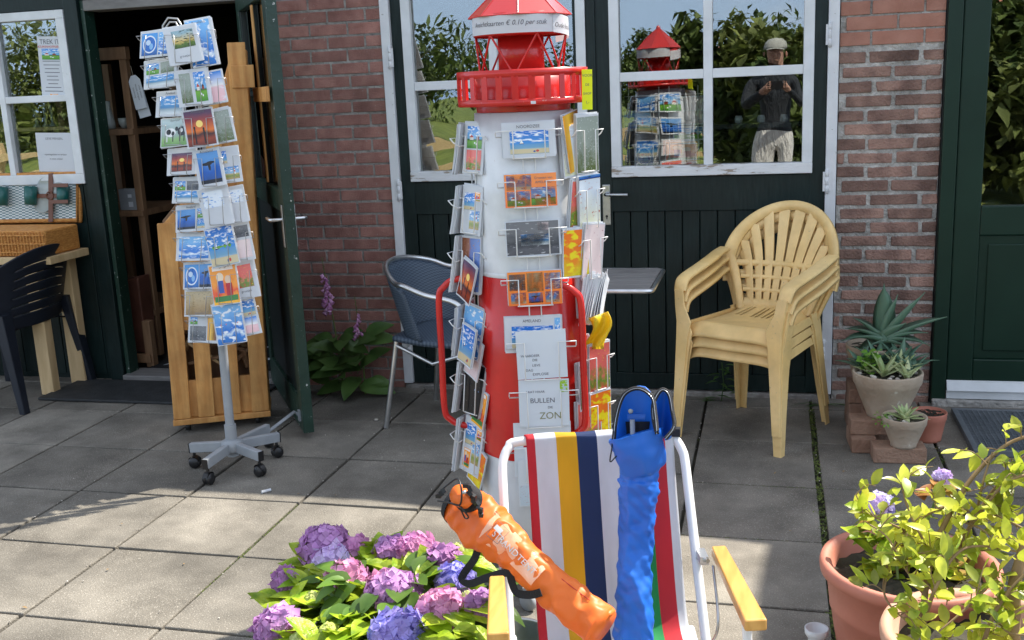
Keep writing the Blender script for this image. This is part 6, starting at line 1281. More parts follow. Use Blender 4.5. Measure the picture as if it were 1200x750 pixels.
def hleaf(mb, q, d, ln_, wr=.74):
    mb.leaf(q, d, (0,0,1), ln_, ln_*wr, curl=rr.uniform(.1,.45), fold=rr.uniform(.1,.45), n=6, shape=.3)
LP = [(425,640,30),(440,655,22),(360,660,16),(345,690,20),(380,690,20),(350,715,24),(395,710,26),(430,700,16),(425,735,28),(385,745,24),(440,745,12),(500,672,20),(505,660,12),(480,668,14),(545,660,14),(555,650,8),(520,685,10),(505,735,14),(546,738,14),(350,740,20),(500,748,14),(545,712,10),(575,700,6),(320,700,6),(450,640,18),(435,715,12)]
for (px, py, sp) in LP:
    for k in range(max(4, int(sp*.62))):
        x = px + rr.gauss(0, sp*.6); y = max(643, py + rr.gauss(0, sp*.45)); q = P(x, y, hyY(y) + rr.uniform(-.02,.06)); out = (q - hc); out.z *= .3; out = out.normalized()
        d = (out*rr.uniform(.2,1) + Vector((rr.uniform(-.9,.9), rr.uniform(-.9,.5), rr.uniform(-.1,1.0)))).normalized(); hleaf(mb, q - d*.03, d, rr.uniform(.055,.10))
mb.build('foliage', M['leaf_hyd'], hyd)
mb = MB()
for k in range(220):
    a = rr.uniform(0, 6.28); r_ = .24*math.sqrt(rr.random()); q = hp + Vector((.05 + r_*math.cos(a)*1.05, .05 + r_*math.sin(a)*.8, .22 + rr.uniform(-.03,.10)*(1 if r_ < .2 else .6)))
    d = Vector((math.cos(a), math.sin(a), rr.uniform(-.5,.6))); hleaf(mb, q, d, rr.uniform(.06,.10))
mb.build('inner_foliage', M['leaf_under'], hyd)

# ------------------------------------------------------------ terracotta pots with shrub, right front
c1 = G(1066, 658, .34); c2 = G(1152, 742, .33)
def tpot(name, label, c_, r_, h, m):
    root = thing(name, label, 'pot', (c_.x, c_.y, 0))
    mb = MB(); mb.lathe([(0,0),(r_*.68,0),(r_*.74,.04),(r_*.83,h*.45),(r_*.87,h*.62),(r_*.885,h*.63),(r_*.885,h*.66),(r_*.93,h-.035),(r_,h-.030),(r_*1.01,h-.012),(r_*.99,h),(r_*.93,h+.002),(r_*.87,h-.01),(r_*.84,h-.06),(0,h-.06)], (c_.x, c_.y, 0), 56); mb.build('pot_body', M[m], root)
    mb = MB(); mb.grid(lambda u, v: Vector((c_.x + r_*.85*u*math.cos(v*6.2832), c_.y + r_*.85*u*math.sin(v*6.2832), h - .052 + random.uniform(-.008,.010))), 10, 40); mb.build('earth', M['soil'], root)
    return root
r1 = .5*184/1225*(c1 - Vector((0,CAMY,CAMZ))).length; tpot('terracotta_pot', 'wide reddish terracotta pot with a rolled rim, holding a small hydrangea', c1, r1, .34, 'terracotta')
tpot('terracotta_pot', 'paler terracotta pot in the right front corner, holding the arching shrub', c2, .215, .33, 'terracotta_pale')
# small hydrangea in the first pot
hy2 = thing('hydrangea', 'small hydrangea with reddish leaves and violet flower in the wide terracotta pot', 'plant', (c1.x, c1.y, .29))
mb = MB(); mr_ = MB(); sm = MB()
def clump(px, py, n, sp, mbx, Y, l0=.05, l1=.085):
    for k in range(n):
        x = px + rr.gauss(0, sp); y = py + rr.gauss(0, sp*.8); q = P(x, y, Y + rr.uniform(-.05,.05)); a = rr.uniform(0,6.28); d = Vector((math.cos(a), math.sin(a)*.8 - .2, rr.uniform(-.2,.8))).normalized(); hleaf(mbx, q - d*.03, d, rr.uniform(l0,l1), .55)
for px, py, n, sp in ((1020,625,12,12),(1050,645,14,16),(1085,650,14,18),(1105,665,14,14),(1030,660,7,10),(1120,640,10,14),(1070,625,8,14)): clump(px, py, n, sp, mb, -2.45)
for px, py, n, sp in ((1035,640,9,10),(1095,575,10,9),(1125,655,7,9),(1010,612,4,6),(1065,665,4,9)): clump(px, py, n, sp, mr_, -2.44, .04, .07)
mb.build('foliage', M['leaf_hyd'], hy2); mr_.build('red_foliage', M['leaf_red'], hy2)
for px, py in ((1030,590),(1104,558),(1050,640),(1090,640)):
    q = P(px, py + 8, -2.45); sm.tube(smooth_path([(c1.x + rr.uniform(-.06,.06), c1.y + rr.uniform(-.05,.05), .28), ((q.x + c1.x)/2, -2.44, .40), q], 5), .004, 6)
sm.build('stem', M['stem_green'], hy2)
for px, py, r, m in ((1030,590,15,'petal_pale'),(1036,594,10,'petal_blue'),(1104,559,9,'petal_pale')):
    q = P(px, py, -2.46); mb = MB(); head(mb, q, r/1225*2.75, ps=.010, n=80); mb.build('flower_head', M[m], hy2)
# arching shrub
sh = thing('shrub', 'arching shrub with small yellow green leaves and bare brown branches in the right front pot', 'plant', (c2.x, c2.y, .28))
stems = [([(1082,740,-2.98),(1084,695,-2.94),(1092,653,-2.90),(1103,622,-2.86),(1120,590,-2.82),(1136,564,-2.79),(1162,535,-2.76),(1185,518,-2.74),(1215,508,-2.74)], .0075),
 ([(1120,590,-2.82),(1089,601,-2.84),(1061,622,-2.86),(1047,642,-2.88),(1036,680,-2.90),(1040,705,-2.95),(1062,728,-3.0)], .0042),
 ([(1185,760,-2.95),(1186,720,-2.94),(1190,680,-2.93),(1200,640,-2.90)], .020),
 ([(1083,730,-2.97),(1096,690,-2.98),(1120,650,-2.93),(1150,640,-2.90),(1210,650,-2.86)], .0045),
 ([(1150,760,-3.0),(1165,720,-3.0),(1185,690,-2.99),(1210,665,-2.98)], .005),
 ([(1120,660,-2.84),(1135,620,-2.82),(1160,580,-2.78),(1190,545,-2.76),(1205,530,-2.75)], .005),
 ([(1145,600,-2.80),(1152,565,-2.80),(1163,530,-2.79)], .0035),
 ([(1210,555,-2.8),(1180,565,-2.82),(1150,600,-2.84),(1125,640,-2.86)], .004),
 ([(1200,620,-2.85),(1170,605,-2.84),(1140,598,-2.84)], .003),
 ([(1085,700,-2.94),(1060,665,-2.92),(1040,630,-2.90),(1015,612,-2.88)], .003),
 ([(1095,655,-2.90),(1075,620,-2.88),(1062,590,-2.86),(1056,565,-2.85)], .0032),
 ([(1061,622,-2.86),(1040,612,-2.86),(1015,600,-2.85),(1003,580,-2.84)], .003),
 ([(1155,690,-2.99),(1130,715,-3.02),(1100,740,-3.05)], .0035),
 ([(1165,720,-3.0),(1180,740,-3.04),(1205,745,-3.06)], .003),
 ([(1120,590,-2.82),(1128,610,-2.85),(1150,620,-2.88),(1175,640,-2.9)], .003)]
tw = MB(); lf = MB()
def shleaf(q, d): lf.leaf(q, d, (rr.uniform(-.6,.6), rr.uniform(-1,.2), 1), rr.uniform(.026,.058), rr.uniform(.016,.027), curl=rr.uniform(-.1,.4), fold=rr.uniform(.1,.5), n=4)
def branch(pp, r_, dens):
    n = len(pp); tw.tube(pp, [r_*(1 - .55*i/(n-1)) for i in range(n)], 7)
    acc = 0
    for i in range(1, n):
        seg = (pp[i] - pp[i-1]); acc += seg.length*dens
        while acc > 1:
            acc -= 1; t_ = seg.normalized(); b_ = pp[i-1].lerp(pp[i], rr.random()); s_ = t_.orthogonal(); s_.rotate(Matrix.Rotation(rr.uniform(0, 6.28), 3, t_))
            shleaf(b_, (t_*.7 + s_*.8 + Vector((0,-.1,.35))).normalized())
for pts, r_ in stems:
    pp = smooth_path([P(*p_) for p_ in pts], 8); thick = r_ > .0035
    branch(pp, r_, 0 if r_ > .007 else (9 if thick else 30))
    for k in range(int(len(pp)/(6 if r_ < .01 else 9))):
        if r_ > .015 and k < 1: continue
        i = rr.randrange(4, len(pp)); b_ = pp[i]; d = Vector((rr.uniform(-1,1), rr.uniform(-.7,.5), rr.uniform(-.25,1))).normalized(); L_ = rr.uniform(.03,.08)
        tp = smooth_path([b_, b_ + d*L_*.5 + Vector((0,0,.012)), b_ + d*L_], 5); branch(tp, .0016, 60)
CL = [(1060,560,10),(1068,580,12),(1050,600,14),(1020,590,8),(1000,580,8),(1035,625,16),(1065,640,18),(1095,615,20),(1110,580,12),(1140,580,14),(1130,560,8),(1165,550,10),(1185,530,10),(1195,560,12),(1175,600,18),(1190,630,18),(1140,630,20),(1115,655,20),(1080,665,16),(1160,660,16),(1190,680,18),(1170,700,14),(1140,690,12),(1100,690,8),(1085,735,14),(1075,745,10),(1110,725,10),(1130,735,12),(1160,735,14),(1190,730,16),(1145,715,10),(1195,750,12),(1060,690,7),(1058,610,16),(1090,640,16),(1200,600,12)]
for px, py, sp in CL:
    Y = -2.74 - max(0, (py - 540))*.0013
    for k in range(max(2, int(sp*.30))):
        q = P(px + 12 + rr.gauss(0, sp*.5), py + 20 + rr.gauss(0, sp*.5), Y + rr.uniform(-.06,.05)); d = Vector((rr.uniform(-1,1), rr.uniform(-.8,.3), rr.uniform(-.3,1))).normalized(); L_ = rr.uniform(.02,.045)
        branch([q, q + d*L_*.5, q + d*L_], .0012, 85)
tw.build('branch', M['stem'], sh); lf.build('foliage', M['leaf_shrub'], sh)

# ------------------------------------------------------------ brick steps with pots of succulents
def brick(label, x, y, z, ln_, wd, ht, a):
    mb = MB(); mb.obox((x, y, z + ht/2), (ln_, wd, ht), Z3(a)); crumple(mb, .003, 30, x*10); tag(mb.build('brick', M['brick_step'], None, bevel=.006), label, 'brick', 'loose bricks under the pots')
bq = G(1052, 545)
brick('lowest front brick under the smallest clay pot, lying on the paving', .507, -.815, 0, .205, .105, .066, R_(3))
brick('lower brick of the left stack, end on, beside the front brick', .375, -.665, 0, .10, .20, .066, R_(3))
brick('upper brick of the left stack under the big clay pot', .425, -.67, .0675, .20, .10, .066, R_(2))
brick('brick under the big clay pot, lying behind the upper front brick', .49, -.56, .0, .21, .10, .066, R_(2)); brick('second layer brick behind, under the big clay pot', .49, -.555, .0675, .21, .10, .066, R_(1))
for k in range(3): brick('brick of the tall rear stack against the wall, %s' % ['bottom','second','topmost'][k], .385, -.40, .0675*k, .105, .20, .066, R_(2 - k))
for k in range(3): brick('brick of the rear right stack hidden behind the pots, %s' % ['bottom','second','topmost'][k], .52, -.40, .0675*k, .105, .20, .066, R_(1 + k))
def cpot(label, c_, rt, rb, h, m='clay', soil='soil'):
    root = thing('clay_pot' if m == 'clay' else 'plant_pot', label, 'pot', c_)
    mb = MB(); mb.lathe([(0,0),(rb,0),(rb*1.02,.01),(rt*.93,h*.72),(rt*.97,h*.76),(rt,h*.97),(rt*.99,h),(rt*.93,h),(rt*.90,h*.9),(0,h*.88)], c_, 40); mb.build('pot_body', M[m], root)
    mb = MB(); mb.grid(lambda u, v: Vector(c_) + Vector((rt*.9*u*math.cos(v*6.2832), rt*.9*u*math.sin(v*6.2832), h*.895 + random.uniform(-.004,.006))), 8, 30); mb.build('earth', M[soil], root)
    return root
b1 = Vector((.525, -.83, .067)); cpot('smallest pale clay pot on the lowest front brick', b1, .088, .050, .125)
b2 = Vector((.475, -.635, .1345)); cpot('big pale clay pot on the brick stack with stones and succulents', b2, .142, .080, .19)
b3 = Vector((.445, -.395, .2035)); cpot('clay pot on the tall rear brick stack holding the agave', b3, .125, .085, .175)
b4 = Vector((.655, -.55, .001)); cpot('small dark red plastic pot on the paving behind the clay pots', b4, .075, .055, .125, 'terracotta')
def blade(mb, b_, d, ln_, w_, curl=.3, n=9, th_=.006, up=(0,0,1)):
    d = Vector(d).normalized(); sd_ = d.cross(Vector(up)); sd_ = (sd_ if sd_.length > .05 else Vector((1,0,0))).normalized(); u = sd_.cross(d).normalized(); secs = []
    for i in range(n + 1):
        t = i/n; ww = w_*.5*(.62 + .9*t - 1.6*t*t)*(1 if t < .85 else (1-t)/.15*.85 + .02)*1.35; c_ = Vector(b_) + d*ln_*t - Vector((0,0,1))*curl*ln_*t*t; ww = max(ww, .0008); k = th_*(1-t*.8)
        secs.append([c_ - sd_*ww + u*ww*.45, c_ + u*k*.2, c_ + sd_*ww + u*ww*.45, c_ + sd_*ww*.5 - u*k*.9 + u*ww*.1, c_ - u*k*1.2, c_ - sd_*ww*.5 - u*k*.9 + u*ww*.1])
    mb.loft(secs)
ag = thing('agave', 'blue green agave with broad pointed toothed leaves against the old brick wall', 'plant', b3 + Vector((0,0,.13)))
mb = MB(); ac = Vector((.475, -.42, .40))
for tip, w_, cu in (((1036,332),.085,.0),((1084,342),.075,.0),((1052,345),.06,.0),((1110,371),.055,.12),((1088,390),.05,.30),((990,385),.06,.35),((985,400),.05,.40),((1015,380),.06,.15),((1062,378),.06,.1),((1000,372),.05,.25),((1000,420),.045,.5),((1035,425),.05,.5),((1075,415),.05,.45),((1090,405),.045,.4)):
    q = P(tip[0], tip[1], -.46 + rr.uniform(-.05,.05)); d = q - ac; L_ = d.length; d2 = d + Vector((0,0,cu*L_)); blade(mb, ac, d2, d2.length, w_*(1.15 if cu == 0 else 1.6), cu*L_/d2.length, th_=.010)
mb.build('leaves', M['agave'], ag)
s1 = thing('succulent', 'variegated pale green succulents growing among stones in the big clay pot', 'plant', b2 + Vector((0,0,.18)))
mb = MB()
for k, (cx, cy, n, L_) in enumerate(((-.02,-.03,10,.13),(.05,.03,9,.12),(.07,-.06,7,.10),(-.07,.02,6,.08))):
    for j in range(n):
        a = j*2.4 + k; e_ = .25 + .9*(j/n); blade(mb, b2 + Vector((cx,cy,.175)), (math.cos(a)*math.cos(e_), math.sin(a)*math.cos(e_), math.sin(e_)+.25), L_, .026, .15, n=6, th_=.004)
mb.build('leaves', M['agave_pale'], s1)
s1b = thing('aloe', 'grey green rosettes behind the variegated succulents', 'plant', b2 + Vector((.04,.08,.18)))
mb = MB()
for k, (cx, cy, n, L_) in enumerate(((.06,.09,12,.17),(-.03,.11,12,.15),(.10,.02,9,.12),(-.10,.08,8,.12))):
    for j in range(n):
        a = j*2.4 + k; e_ = .2 + .9*(j/n); blade(mb, b2 + Vector((cx,cy,.18)), (math.cos(a)*math.cos(e_), math.sin(a)*math.cos(e_), math.sin(e_)+.25), L_, .030, .2, n=6, th_=.005)
mb.build('leaves', M['agave'], s1b)
gp = thing('geranium', 'bright green round leaved plant at the left of the agave', 'plant', b2 + Vector((-.11,.05,.19)))
mb = MB()
for k in range(34):
    q = P(1020 + rr.gauss(0,7), 424 + rr.gauss(0,7), -.62 + rr.uniform(-.04,.03)); d = Vector((rr.uniform(-1,1), rr.uniform(-1,.2), rr.uniform(0,.8))).normalized(); mb.leaf(q - d*.012, d, (0,-.3,1), .03, .034, curl=.3, fold=.15, n=4)
    if k % 3 == 0: mb.tube([q, b2 + Vector((-.09,.03,.175))], .0015, 5)
mb.build('foliage', D('leaf_bright', (.12,.30,.03,1), .4, (.22,.42,.06,1), 9, trans=.3, rnd=.15) or M['leaf_bright'], gp)
s2 = thing('succulent', 'small pointed pale green succulent in the smallest clay pot', 'plant', b1 + Vector((0,0,.11)))
mb = MB()
for j in range(15):
    a = j*2.4; e_ = .15 + 1.2*(j/15); blade(mb, b1 + Vector((.0,0,.11)), (math.cos(a)*math.cos(e_), math.sin(a)*math.cos(e_), math.sin(e_)), .10 - .002*j, .024, .12, n=6, th_=.004)
mb.build('leaves', M['agave_pale'], s2)
mb = MB()
for k in range(40):
    q = b1 + Vector((-.075 + rr.gauss(0,.02), -.02 + rr.gauss(0,.03), .115 + rr.gauss(0,.012))); d = Vector((rr.uniform(-1,.3), rr.uniform(-1,.3), rr.uniform(-.4,.6))).normalized(); mb.leaf(q, d, (0,0,1), .016, .010, n=3)
mb.build('creeping_leaves', M['leaf_bright'], s2)
for ctr, rad_, z0, num, nm in ((b2, .12, .178, 26, 'big'), (b1, .07, .114, 12, 'small')):
    mb = MB()
    for k in range(num):
        a = rr.uniform(0, 6.28); r_ = rad_*math.sqrt(rr.uniform(.15,1)); q = ctr + Vector((r_*math.cos(a), r_*math.sin(a), z0)); s_ = rr.uniform(.008,.017)
        mb.lathe([(0,-.6),(.7,-.4),(1,0),(.7,.45),(0,.6)], q, 9, M=Euler((rr.uniform(-.4,.4), rr.uniform(-.4,.4), rr.uniform(0,3))).to_matrix() @ Matrix.Diagonal((s_, s_*.7, s_*.8)))
    tag(mb.build('pebbles', M['stones']), 'pale pebbles covering the earth in the %s clay pot' % nm, 'pebbles', kind='stuff')
# grid mat before the right door
root = thing('grid_mat', 'grey metal grid mat with dark openings before the right hand green door', 'mat', (1.28, -.46, 0))
mb = MB(); gx0, gx1, gy0, gy1 = .805, 1.76, -.745, -.175
for a in ((gx0,gx1,gy0,gy0+.022),(gx0,gx1,gy1-.022,gy1),(gx0,gx0+.022,gy0+.022,gy1-.022),(gx1-.022,gx1,gy0+.022,gy1-.022)): mb.box(*a, .003, .030)
mb.build('frame', M['metal_grid'], root, bevel=.003)
mb = MB()
k = gx0 + .022
while k < gx1 - .03: mb.box(k, k + .004, gy0+.02, gy1-.02, .008, .0265); k += .021
k = gy0 + .022
while k < gy1 - .03: mb.box(gx0+.02, gx1-.02, k, k + .004, .0085, .0262); k += .021
mb.build('grid', M['metal_grid'], root)
mb = MB(); mb.box(gx0+.02, gx1-.02, gy0+.02, gy1-.02, .004, .007); mb.build('base', M['rubber'], root)

# a seam down the blue bag, more leaflets on the lighthouse, crumbs on the paving
rr = random.Random(41)
MORE = [(R_(66), 1.36, 'map', 'pale green route leaflet'), (R_(72), 1.20, 'flowers', 'red flower leaflet'), (R_(60), 1.06, 'yellowflower', 'yellow and orange leaflet'), (R_(78), .93, 'pinkart', 'faded pink leaflet'), (R_(70), .64, 'forest', 'dark green leaflet'), (R_(66), .52, 'flowers', 'green and red leaflet')]
for aa, z, kk, nm in MORE:
    q = col_pt(aa, z, .03); o, _ = card(q, aa - R_(14), R_(rr.uniform(-4,4)), R_(rr.uniform(-6,6)), .10, .15, [(.04,.04,.96,.96,kk)], name='leaflet', stack=5, bow=.002)
    tag(o, '%s standing behind the outer ones on the lighthouse right side' % nm, 'leaflet')
for k, (px, py, kk, nm) in enumerate([(548,330,'sunset','dark red'), (556,420,'pinkart','pale pink'), (548,405,'beach','blue and sandy'), (562,478,'orange','orange patterned'), (560,548,'yellowflower','yellow flowered')]):
    q = P(px, py, -2.06 + .01*(k % 2)); o, _ = card(q, R_(-48), R_(9), R_(rr.uniform(6,16)), .10, .125, [(.04,.04,.96,.96,kk)], stack=2, bow=.003)
    tag(o, '%s postcard tucked aslant behind the others on the lighthouse left side' % nm, 'postcard')
mb = MB()
for k in range(240):
    x, y = rr.uniform(-3.2, 1.2), rr.uniform(-2.9, -.1)
    if rr.random() < .5: x = .187 + .493*rr.randrange(-7, 2) + rr.gauss(0, .006)
    s_ = rr.uniform(.0015, .0042); mb.lathe([(0,-.5),(.8,-.2),(.9,.3),(0,.7)], (x, y, .003), 5, M=Euler((rr.random(), rr.random(), rr.random()*3)).to_matrix() @ Matrix.Scale(s_, 3))
tag(mb.build('grit', M['stones']), 'pale grit and crumbs scattered over the paving slabs', 'grit', kind='stuff')
mb = MB()
for k in range(46):
    x, y = rr.uniform(-3.0, 1.2), rr.choice([rr.uniform(-.25,-.03), rr.uniform(-2.6,-.3)]); a = rr.uniform(0, 6.28); mb.leaf((x, y, .006), (math.cos(a), math.sin(a), .08), (0,0,1), rr.uniform(.008,.022), rr.uniform(.005,.011), n=3)
tag(mb.build('fallen_leaves', M['stem']), 'small dry brown leaf scraps lying on the paving', 'leaf litter', kind='stuff')
# ------------------------------------------------------------ what the windows mirror: garden, trees and the photographer
rr = random.Random(77)
def tree(name, label, cat, x, y, h, r_, n, m='hedge', trunk=True, sz=.20, group='trees and bushes across the field'):
    root = thing(name, label, cat, (x, y, 0), group)
    if trunk:
        mb = MB(); mb.tube(smooth_path([(x,y,0),(x+.1,y,h*.3),(x-.05,y,h*.6),(x,y,h*.8)], 4), [.16*h/5*(1-.7*i/12) for i in range(13)], 8)
        for k in range(6): a = k*1.05; z = h*(.35+.06*k); mb.tube([(x,y,z),(x+math.cos(a)*r_*.5,y+math.sin(a)*r_*.5,z+h*.18)], [.05*h/5,.015], 6)
        mb.build('trunk', M['bark'], root)
    mb = MB(); cl = [(Vector((x + rr.uniform(-.6,.6)*r_, y + rr.uniform(-.6,.6)*r_, h*(rr.uniform(.15,.85) if not trunk else rr.uniform(.4,.88)))), rr.uniform(.25,.5)*r_) for _ in range(18)]
    for k in range(n):
        c_, q = cl[k % len(cl)]; d = Vector([rr.gauss(0,1) for _ in range(3)]).normalized(); p_ = c_ + d*q*rr.uniform(.3,1.05); p_.z = max(.02, min(h*1.02, p_.z)); mb.leaf(p_, Vector([rr.gauss(0,1) for _ in range(3)]), (0,0,1), sz*rr.uniform(.7,1.3), sz*.6, n=2)
    mb.build('crown', M[m], root)
T_ = [(-13,-17,2.6,2.4,0),(-9.5,-21,3.0,2.6,1),(-6.4,-24,2.6,2.2,0),(-.9,-25,3.2,2.0,1),(.6,-26,2.7,1.8,0),(2.6,-20,2.7,2.0,0),(3.6,-17.5,2.4,1.5,2),(5.2,-20,3.3,1.9,1),(7.2,-15,2.6,2.0,0),(9.5,-17,3.0,2.4,2),(4.6,-11,1.7,1.2,2),(6.4,-9.5,2.2,1.3,0),(8.6,-10.5,2.6,1.6,1),(-17,-22,3.2,3,1)]
def MX(px, py, d, r_, kd): q = P(px, py, d); return (q.x, -d, q.z, r_, kd)
T_ += [MX(850, 8, 10.5, 1.0, 0), MX(905, 14, 10, .85, 2), MX(945, 55, 9, .8, 0), MX(1165, 20, 8, 1.0, 2), MX(1205, -30, 9, 1.2, 0), MX(765, 14, 34, 1.8, 0), MX(10, 22, 22, 2.6, 2), MX(62, 30, 24, 1.8, 0), MX(480, 62, 40, 2.6, 0)]
PL = ['at the far left of the field', 'behind the leftmost bush', 'left of the field gap', 'straight across the field', 'next to the middle tree', 'before the farmhouse', 'before and right of the farmhouse', 'beside the farmhouse', 'right of the garden', 'beyond the right garden bush', 'close by on the right', 'nearest on the right', 'nearest on the far right', 'in the far left corner', 'close behind the photographer', 'just right of the photographer', 'right behind the photographer, dense', 'mirrored in the right hand door', 'mirrored at the right edge of the right hand door', 'mirrored beside the lighthouse roof', 'mirrored in the left window corner', 'mirrored in the left window', 'mirrored low in the left door leaf']
for k, (x, y, h, r_, kd) in enumerate(T_):
    tree(['bush','tree','bush'][kd], ['dense dark green bush growing %s' % PL[k],'taller tree with a visible trunk %s' % PL[k],'loose light green bush growing %s' % PL[k]][kd], ['bush','tree','bush'][kd], x, y, h, r_, 5200, ['hedge','hedge','hedge_light'][kd], kd == 1)
root = thing('farmhouse', 'low house with a red tiled roof beyond the bushes across the field', 'house', (8, -34, 0))
mb = MB(); mb.box(4.5, 12.5, -36, -31, 0, 1.9); mb.build('wall', M['brick_red'], root)
mb = MB(); mb.prism([(-3,1.9),(3,1.9),(0,4.6)], -4.4, 4.4, Matrix(((0,0,1),(1,0,0),(0,1,0))), (8.5,-33.5,0)); mb.build('roof', M['terracotta'], root)
root = thing('farmhouse', 'small white house far across the field', 'house', (-5, -52, 0))
mb = MB(); mb.box(-6.5, -2.5, -54, -51, 0, 2.2); mb.build('wall', M['white_paint'], root); mb = MB(); mb.prism([(-2,2.2),(2,2.2),(0,3.4)], -2.1, 2.1, Matrix(((0,0,1),(1,0,0),(0,1,0))), (-4.5,-52.5,0)); mb.build('roof', M['terracotta'], root)
mb = MB(); mb.box(-30, 1.5, -13.2, -13.1, .55, .68); mb.box(-30, 1.5, -13.2, -13.1, .2, .30)
for k in range(16): mb.box(-30 + k*2.1, -29.9 + k*2.1, -13.3, -13.2, 0, .85)
tag(mb.build('field_fence', M['wood_light']), 'low pale rail fence along the far field', 'fence')
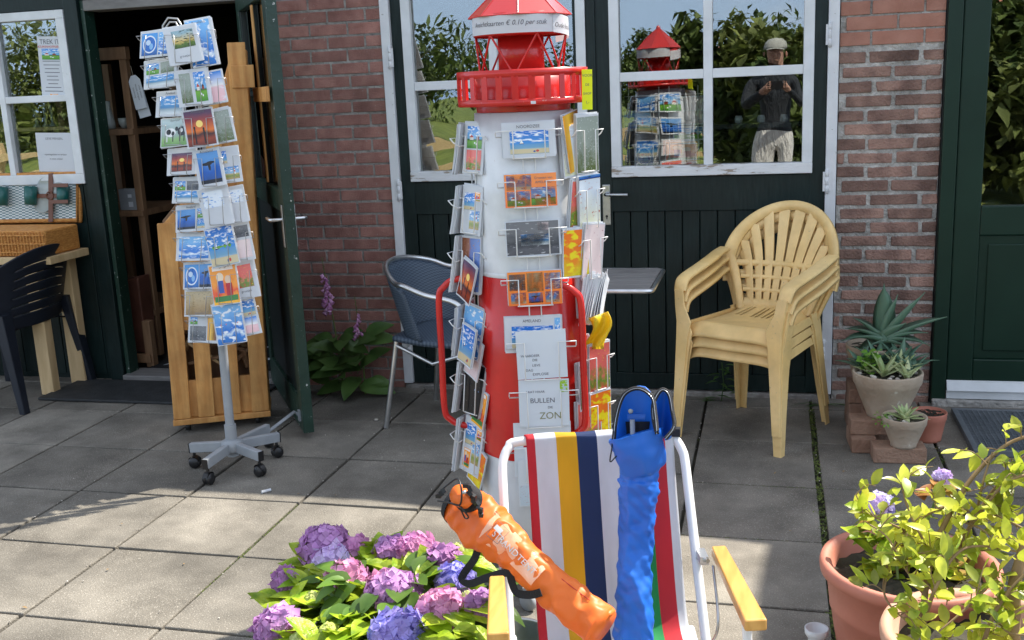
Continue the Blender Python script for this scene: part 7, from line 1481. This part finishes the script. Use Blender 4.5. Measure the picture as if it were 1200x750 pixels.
# photographer behind the camera, seen in the right door window
def person():
    root = thing('person', 'person in dark jacket, light trousers and pale cap, mirrored in the door window', 'person', (0.02, -5.62, 0))
    J = {}; V_ = []; Ed = []; Rd = []
    def v(name, x, y, z, r1, r2=None): J[name] = len(V_); V_.append((x, y, z)); Rd.append((r1, r2 or r1)); return J[name]
    def e(*ns):
        for a, b_ in zip(ns, ns[1:]): Ed.append((J[a], J[b_]))
    v('pelvis', 0,-5.62,1.0,.155,.12); v('waist',0,-5.62,1.14,.145,.11); v('chest',0,-5.62,1.36,.17,.125); v('upper',0,-5.61,1.50,.14,.10); v('neck',0,-5.59,1.585,.058); v('jaw',0,-5.56,1.66,.062); v('head',0,-5.56,1.74,.082,.092); v('crown',0,-5.57,1.81,.062)
    e('pelvis','waist','chest','upper','neck','jaw','head','crown')
    for s, n_ in ((-1,'l'),(1,'r')):
        v('sh'+n_, s*.19,-5.60,1.48,.065); v('el'+n_, s*.25,-5.42,1.26,.048); v('wr'+n_, s*.10,-5.20,1.42,.030); v('pm'+n_, s*.078,-5.165,1.455,.030,.022)
        e('upper','sh'+n_,'el'+n_,'wr'+n_,'pm'+n_)
        for f_ in range(4):
            v('f%d%s'%(f_,n_), s*(.082 - .002*f_),-5.148,1.452+.017*f_-.01,.0095); v('g%d%s'%(f_,n_), s*(.055),-5.138,1.458+.017*f_-.01,.008); e('pm'+n_,'f%d%s'%(f_,n_),'g%d%s'%(f_,n_))
        v('th'+n_, s*.062,-5.17,1.43,.010); v('tt'+n_, s*.045,-5.155,1.445,.0085); e('pm'+n_,'th'+n_,'tt'+n_)
        v('hip'+n_, s*.09,-5.62,.90,.105); v('kn'+n_, s*.11,-5.61,.50,.068); v('an'+n_, s*.12,-5.63,.10,.045); v('toe'+n_, s*.135,-5.47,.045,.04); e('pelvis','hip'+n_,'kn'+n_,'an'+n_,'toe'+n_)
    me = bpy.data.meshes.new('body'); me.from_pydata([tuple(wm(root).inverted() @ Vector(q)) for q in V_], Ed, []); o = bpy.data.objects.new('body', me); COL.objects.link(o); o.parent = root
    sk = o.modifiers.new('skin', 'SKIN'); me.skin_vertices.new() if not me.skin_vertices else None
    for i, r_ in enumerate(Rd): me.skin_vertices[0].data[i].radius = r_; me.skin_vertices[0].data[i].use_root = (i == 0)
    sb = o.modifiers.new('sub', 'SUBSURF'); sb.levels = sb.render_levels = 2; sk.use_smooth_shade = True
    m = bpy.data.materials.new('clothed_skin'); m.use_nodes = True; n = m.node_tree.nodes; l = m.node_tree.links.new; b_ = n['Principled BSDF']; b_.inputs['Roughness'].default_value = .8; nzz = n.new('ShaderNodeTexNoise'); nzz.inputs['Scale'].default_value = 9; nzz.inputs['Distortion'].default_value = 1.5; bpp = n.new('ShaderNodeBump'); bpp.inputs['Strength'].default_value = 1; bpp.inputs['Distance'].default_value = .04; l(nzz.outputs['Fac'], bpp.inputs['Height']); l(bpp.outputs[0], b_.inputs['Normal'])
    tc = n.new('ShaderNodeTexCoord'); sp = n.new('ShaderNodeSeparateXYZ'); l(tc.outputs['Object'], sp.inputs[0])
    r = n.new('ShaderNodeValToRGB'); r.color_ramp.interpolation = 'CONSTANT'; el = r.color_ramp.elements; st_ = [(0,(.05,.04,.035,1)),(.06,(.78,.75,.70,1)),(.505,(.02,.024,.03,1)),(.785,(.50,.28,.20,1))]
    while len(el) < 4: el.new(.5)
    for k, (p_, c_) in enumerate(st_): el[k].position = p_; el[k].color = c_
    dv = n.new('ShaderNodeMath'); dv.operation = 'DIVIDE'; dv.inputs[1].default_value = 2; l(sp.outputs[2], dv.inputs[0]); l(dv.outputs[0], r.inputs[0])
    gt = n.new('ShaderNodeMath'); gt.operation = 'GREATER_THAN'; gt.inputs[1].default_value = .425; l(sp.outputs[1], gt.inputs[0]); gz = n.new('ShaderNodeMath'); gz.operation = 'GREATER_THAN'; gz.inputs[1].default_value = 1.2; l(sp.outputs[2], gz.inputs[0])
    mu = n.new('ShaderNodeMath'); mu.operation = 'MULTIPLY'; l(gt.outputs[0], mu.inputs[0]); l(gz.outputs[0], mu.inputs[1]); mm = n.new('ShaderNodeMixRGB'); mm.inputs[2].default_value = (.50,.28,.20,1); l(mu.outputs[0], mm.inputs[0]); l(r.outputs[0], mm.inputs[1]); l(mm.outputs[0], b_.inputs[0])
    me.materials.append(m)
    mb = MB(); mb.lathe([(.098,1.775),(.100,1.80),(.092,1.845),(.06,1.88),(0,1.892)], (0,-5.565,0), 24); mb.grid(lambda u, v: Vector(((u-.5)*.15, -5.475 + v*.085*math.sin(math.pi*(.15+.7*u)), 1.785 - .012*(2*u-1)**2 - v*.01)), 10, 5)
    mb.build('cap', D('cap_cloth', (.42,.42,.38,1), .9) or M['cap_cloth'], root, solid=.004)
    mb = MB()
    for s in (-1, 1): mb.lathe([(0,-.008),(.011,0),(0,.008)], (s*.031,-5.468,1.735), 10); mb.lathe([(0,-.03),(.012,0),(0,.03)], (s*.092,-5.56,1.725), 10)
    mb.lathe([(0,-.03),(.012,-.015),(.008,.02),(0,.025)], (0,-5.462,1.71), 10); mb.tube([(-.022,-5.472,1.672),(0,-5.466,1.67),(.022,-5.472,1.672)], .004, 6); mb.build('face', M['skin'], root)
    return root
person()
root = thing('phone', 'dark phone held up by the person mirrored in the door window', 'phone', (0,-5.14,1.47))
mb = MB(); mb.box(-.078,.078,-5.145,-5.137,1.435,1.508); mb.build('phone_body', M['black_plastic'], root, bevel=.003)
mb = MB(); mb.lathe([(0,0),(.006,0),(.006,.002),(0,.002)], (.055,-5.1365,1.49), 14, M=Matrix.Rotation(R_(-90),3,'X')); mb.build('phone_lens', M['steel'], root)
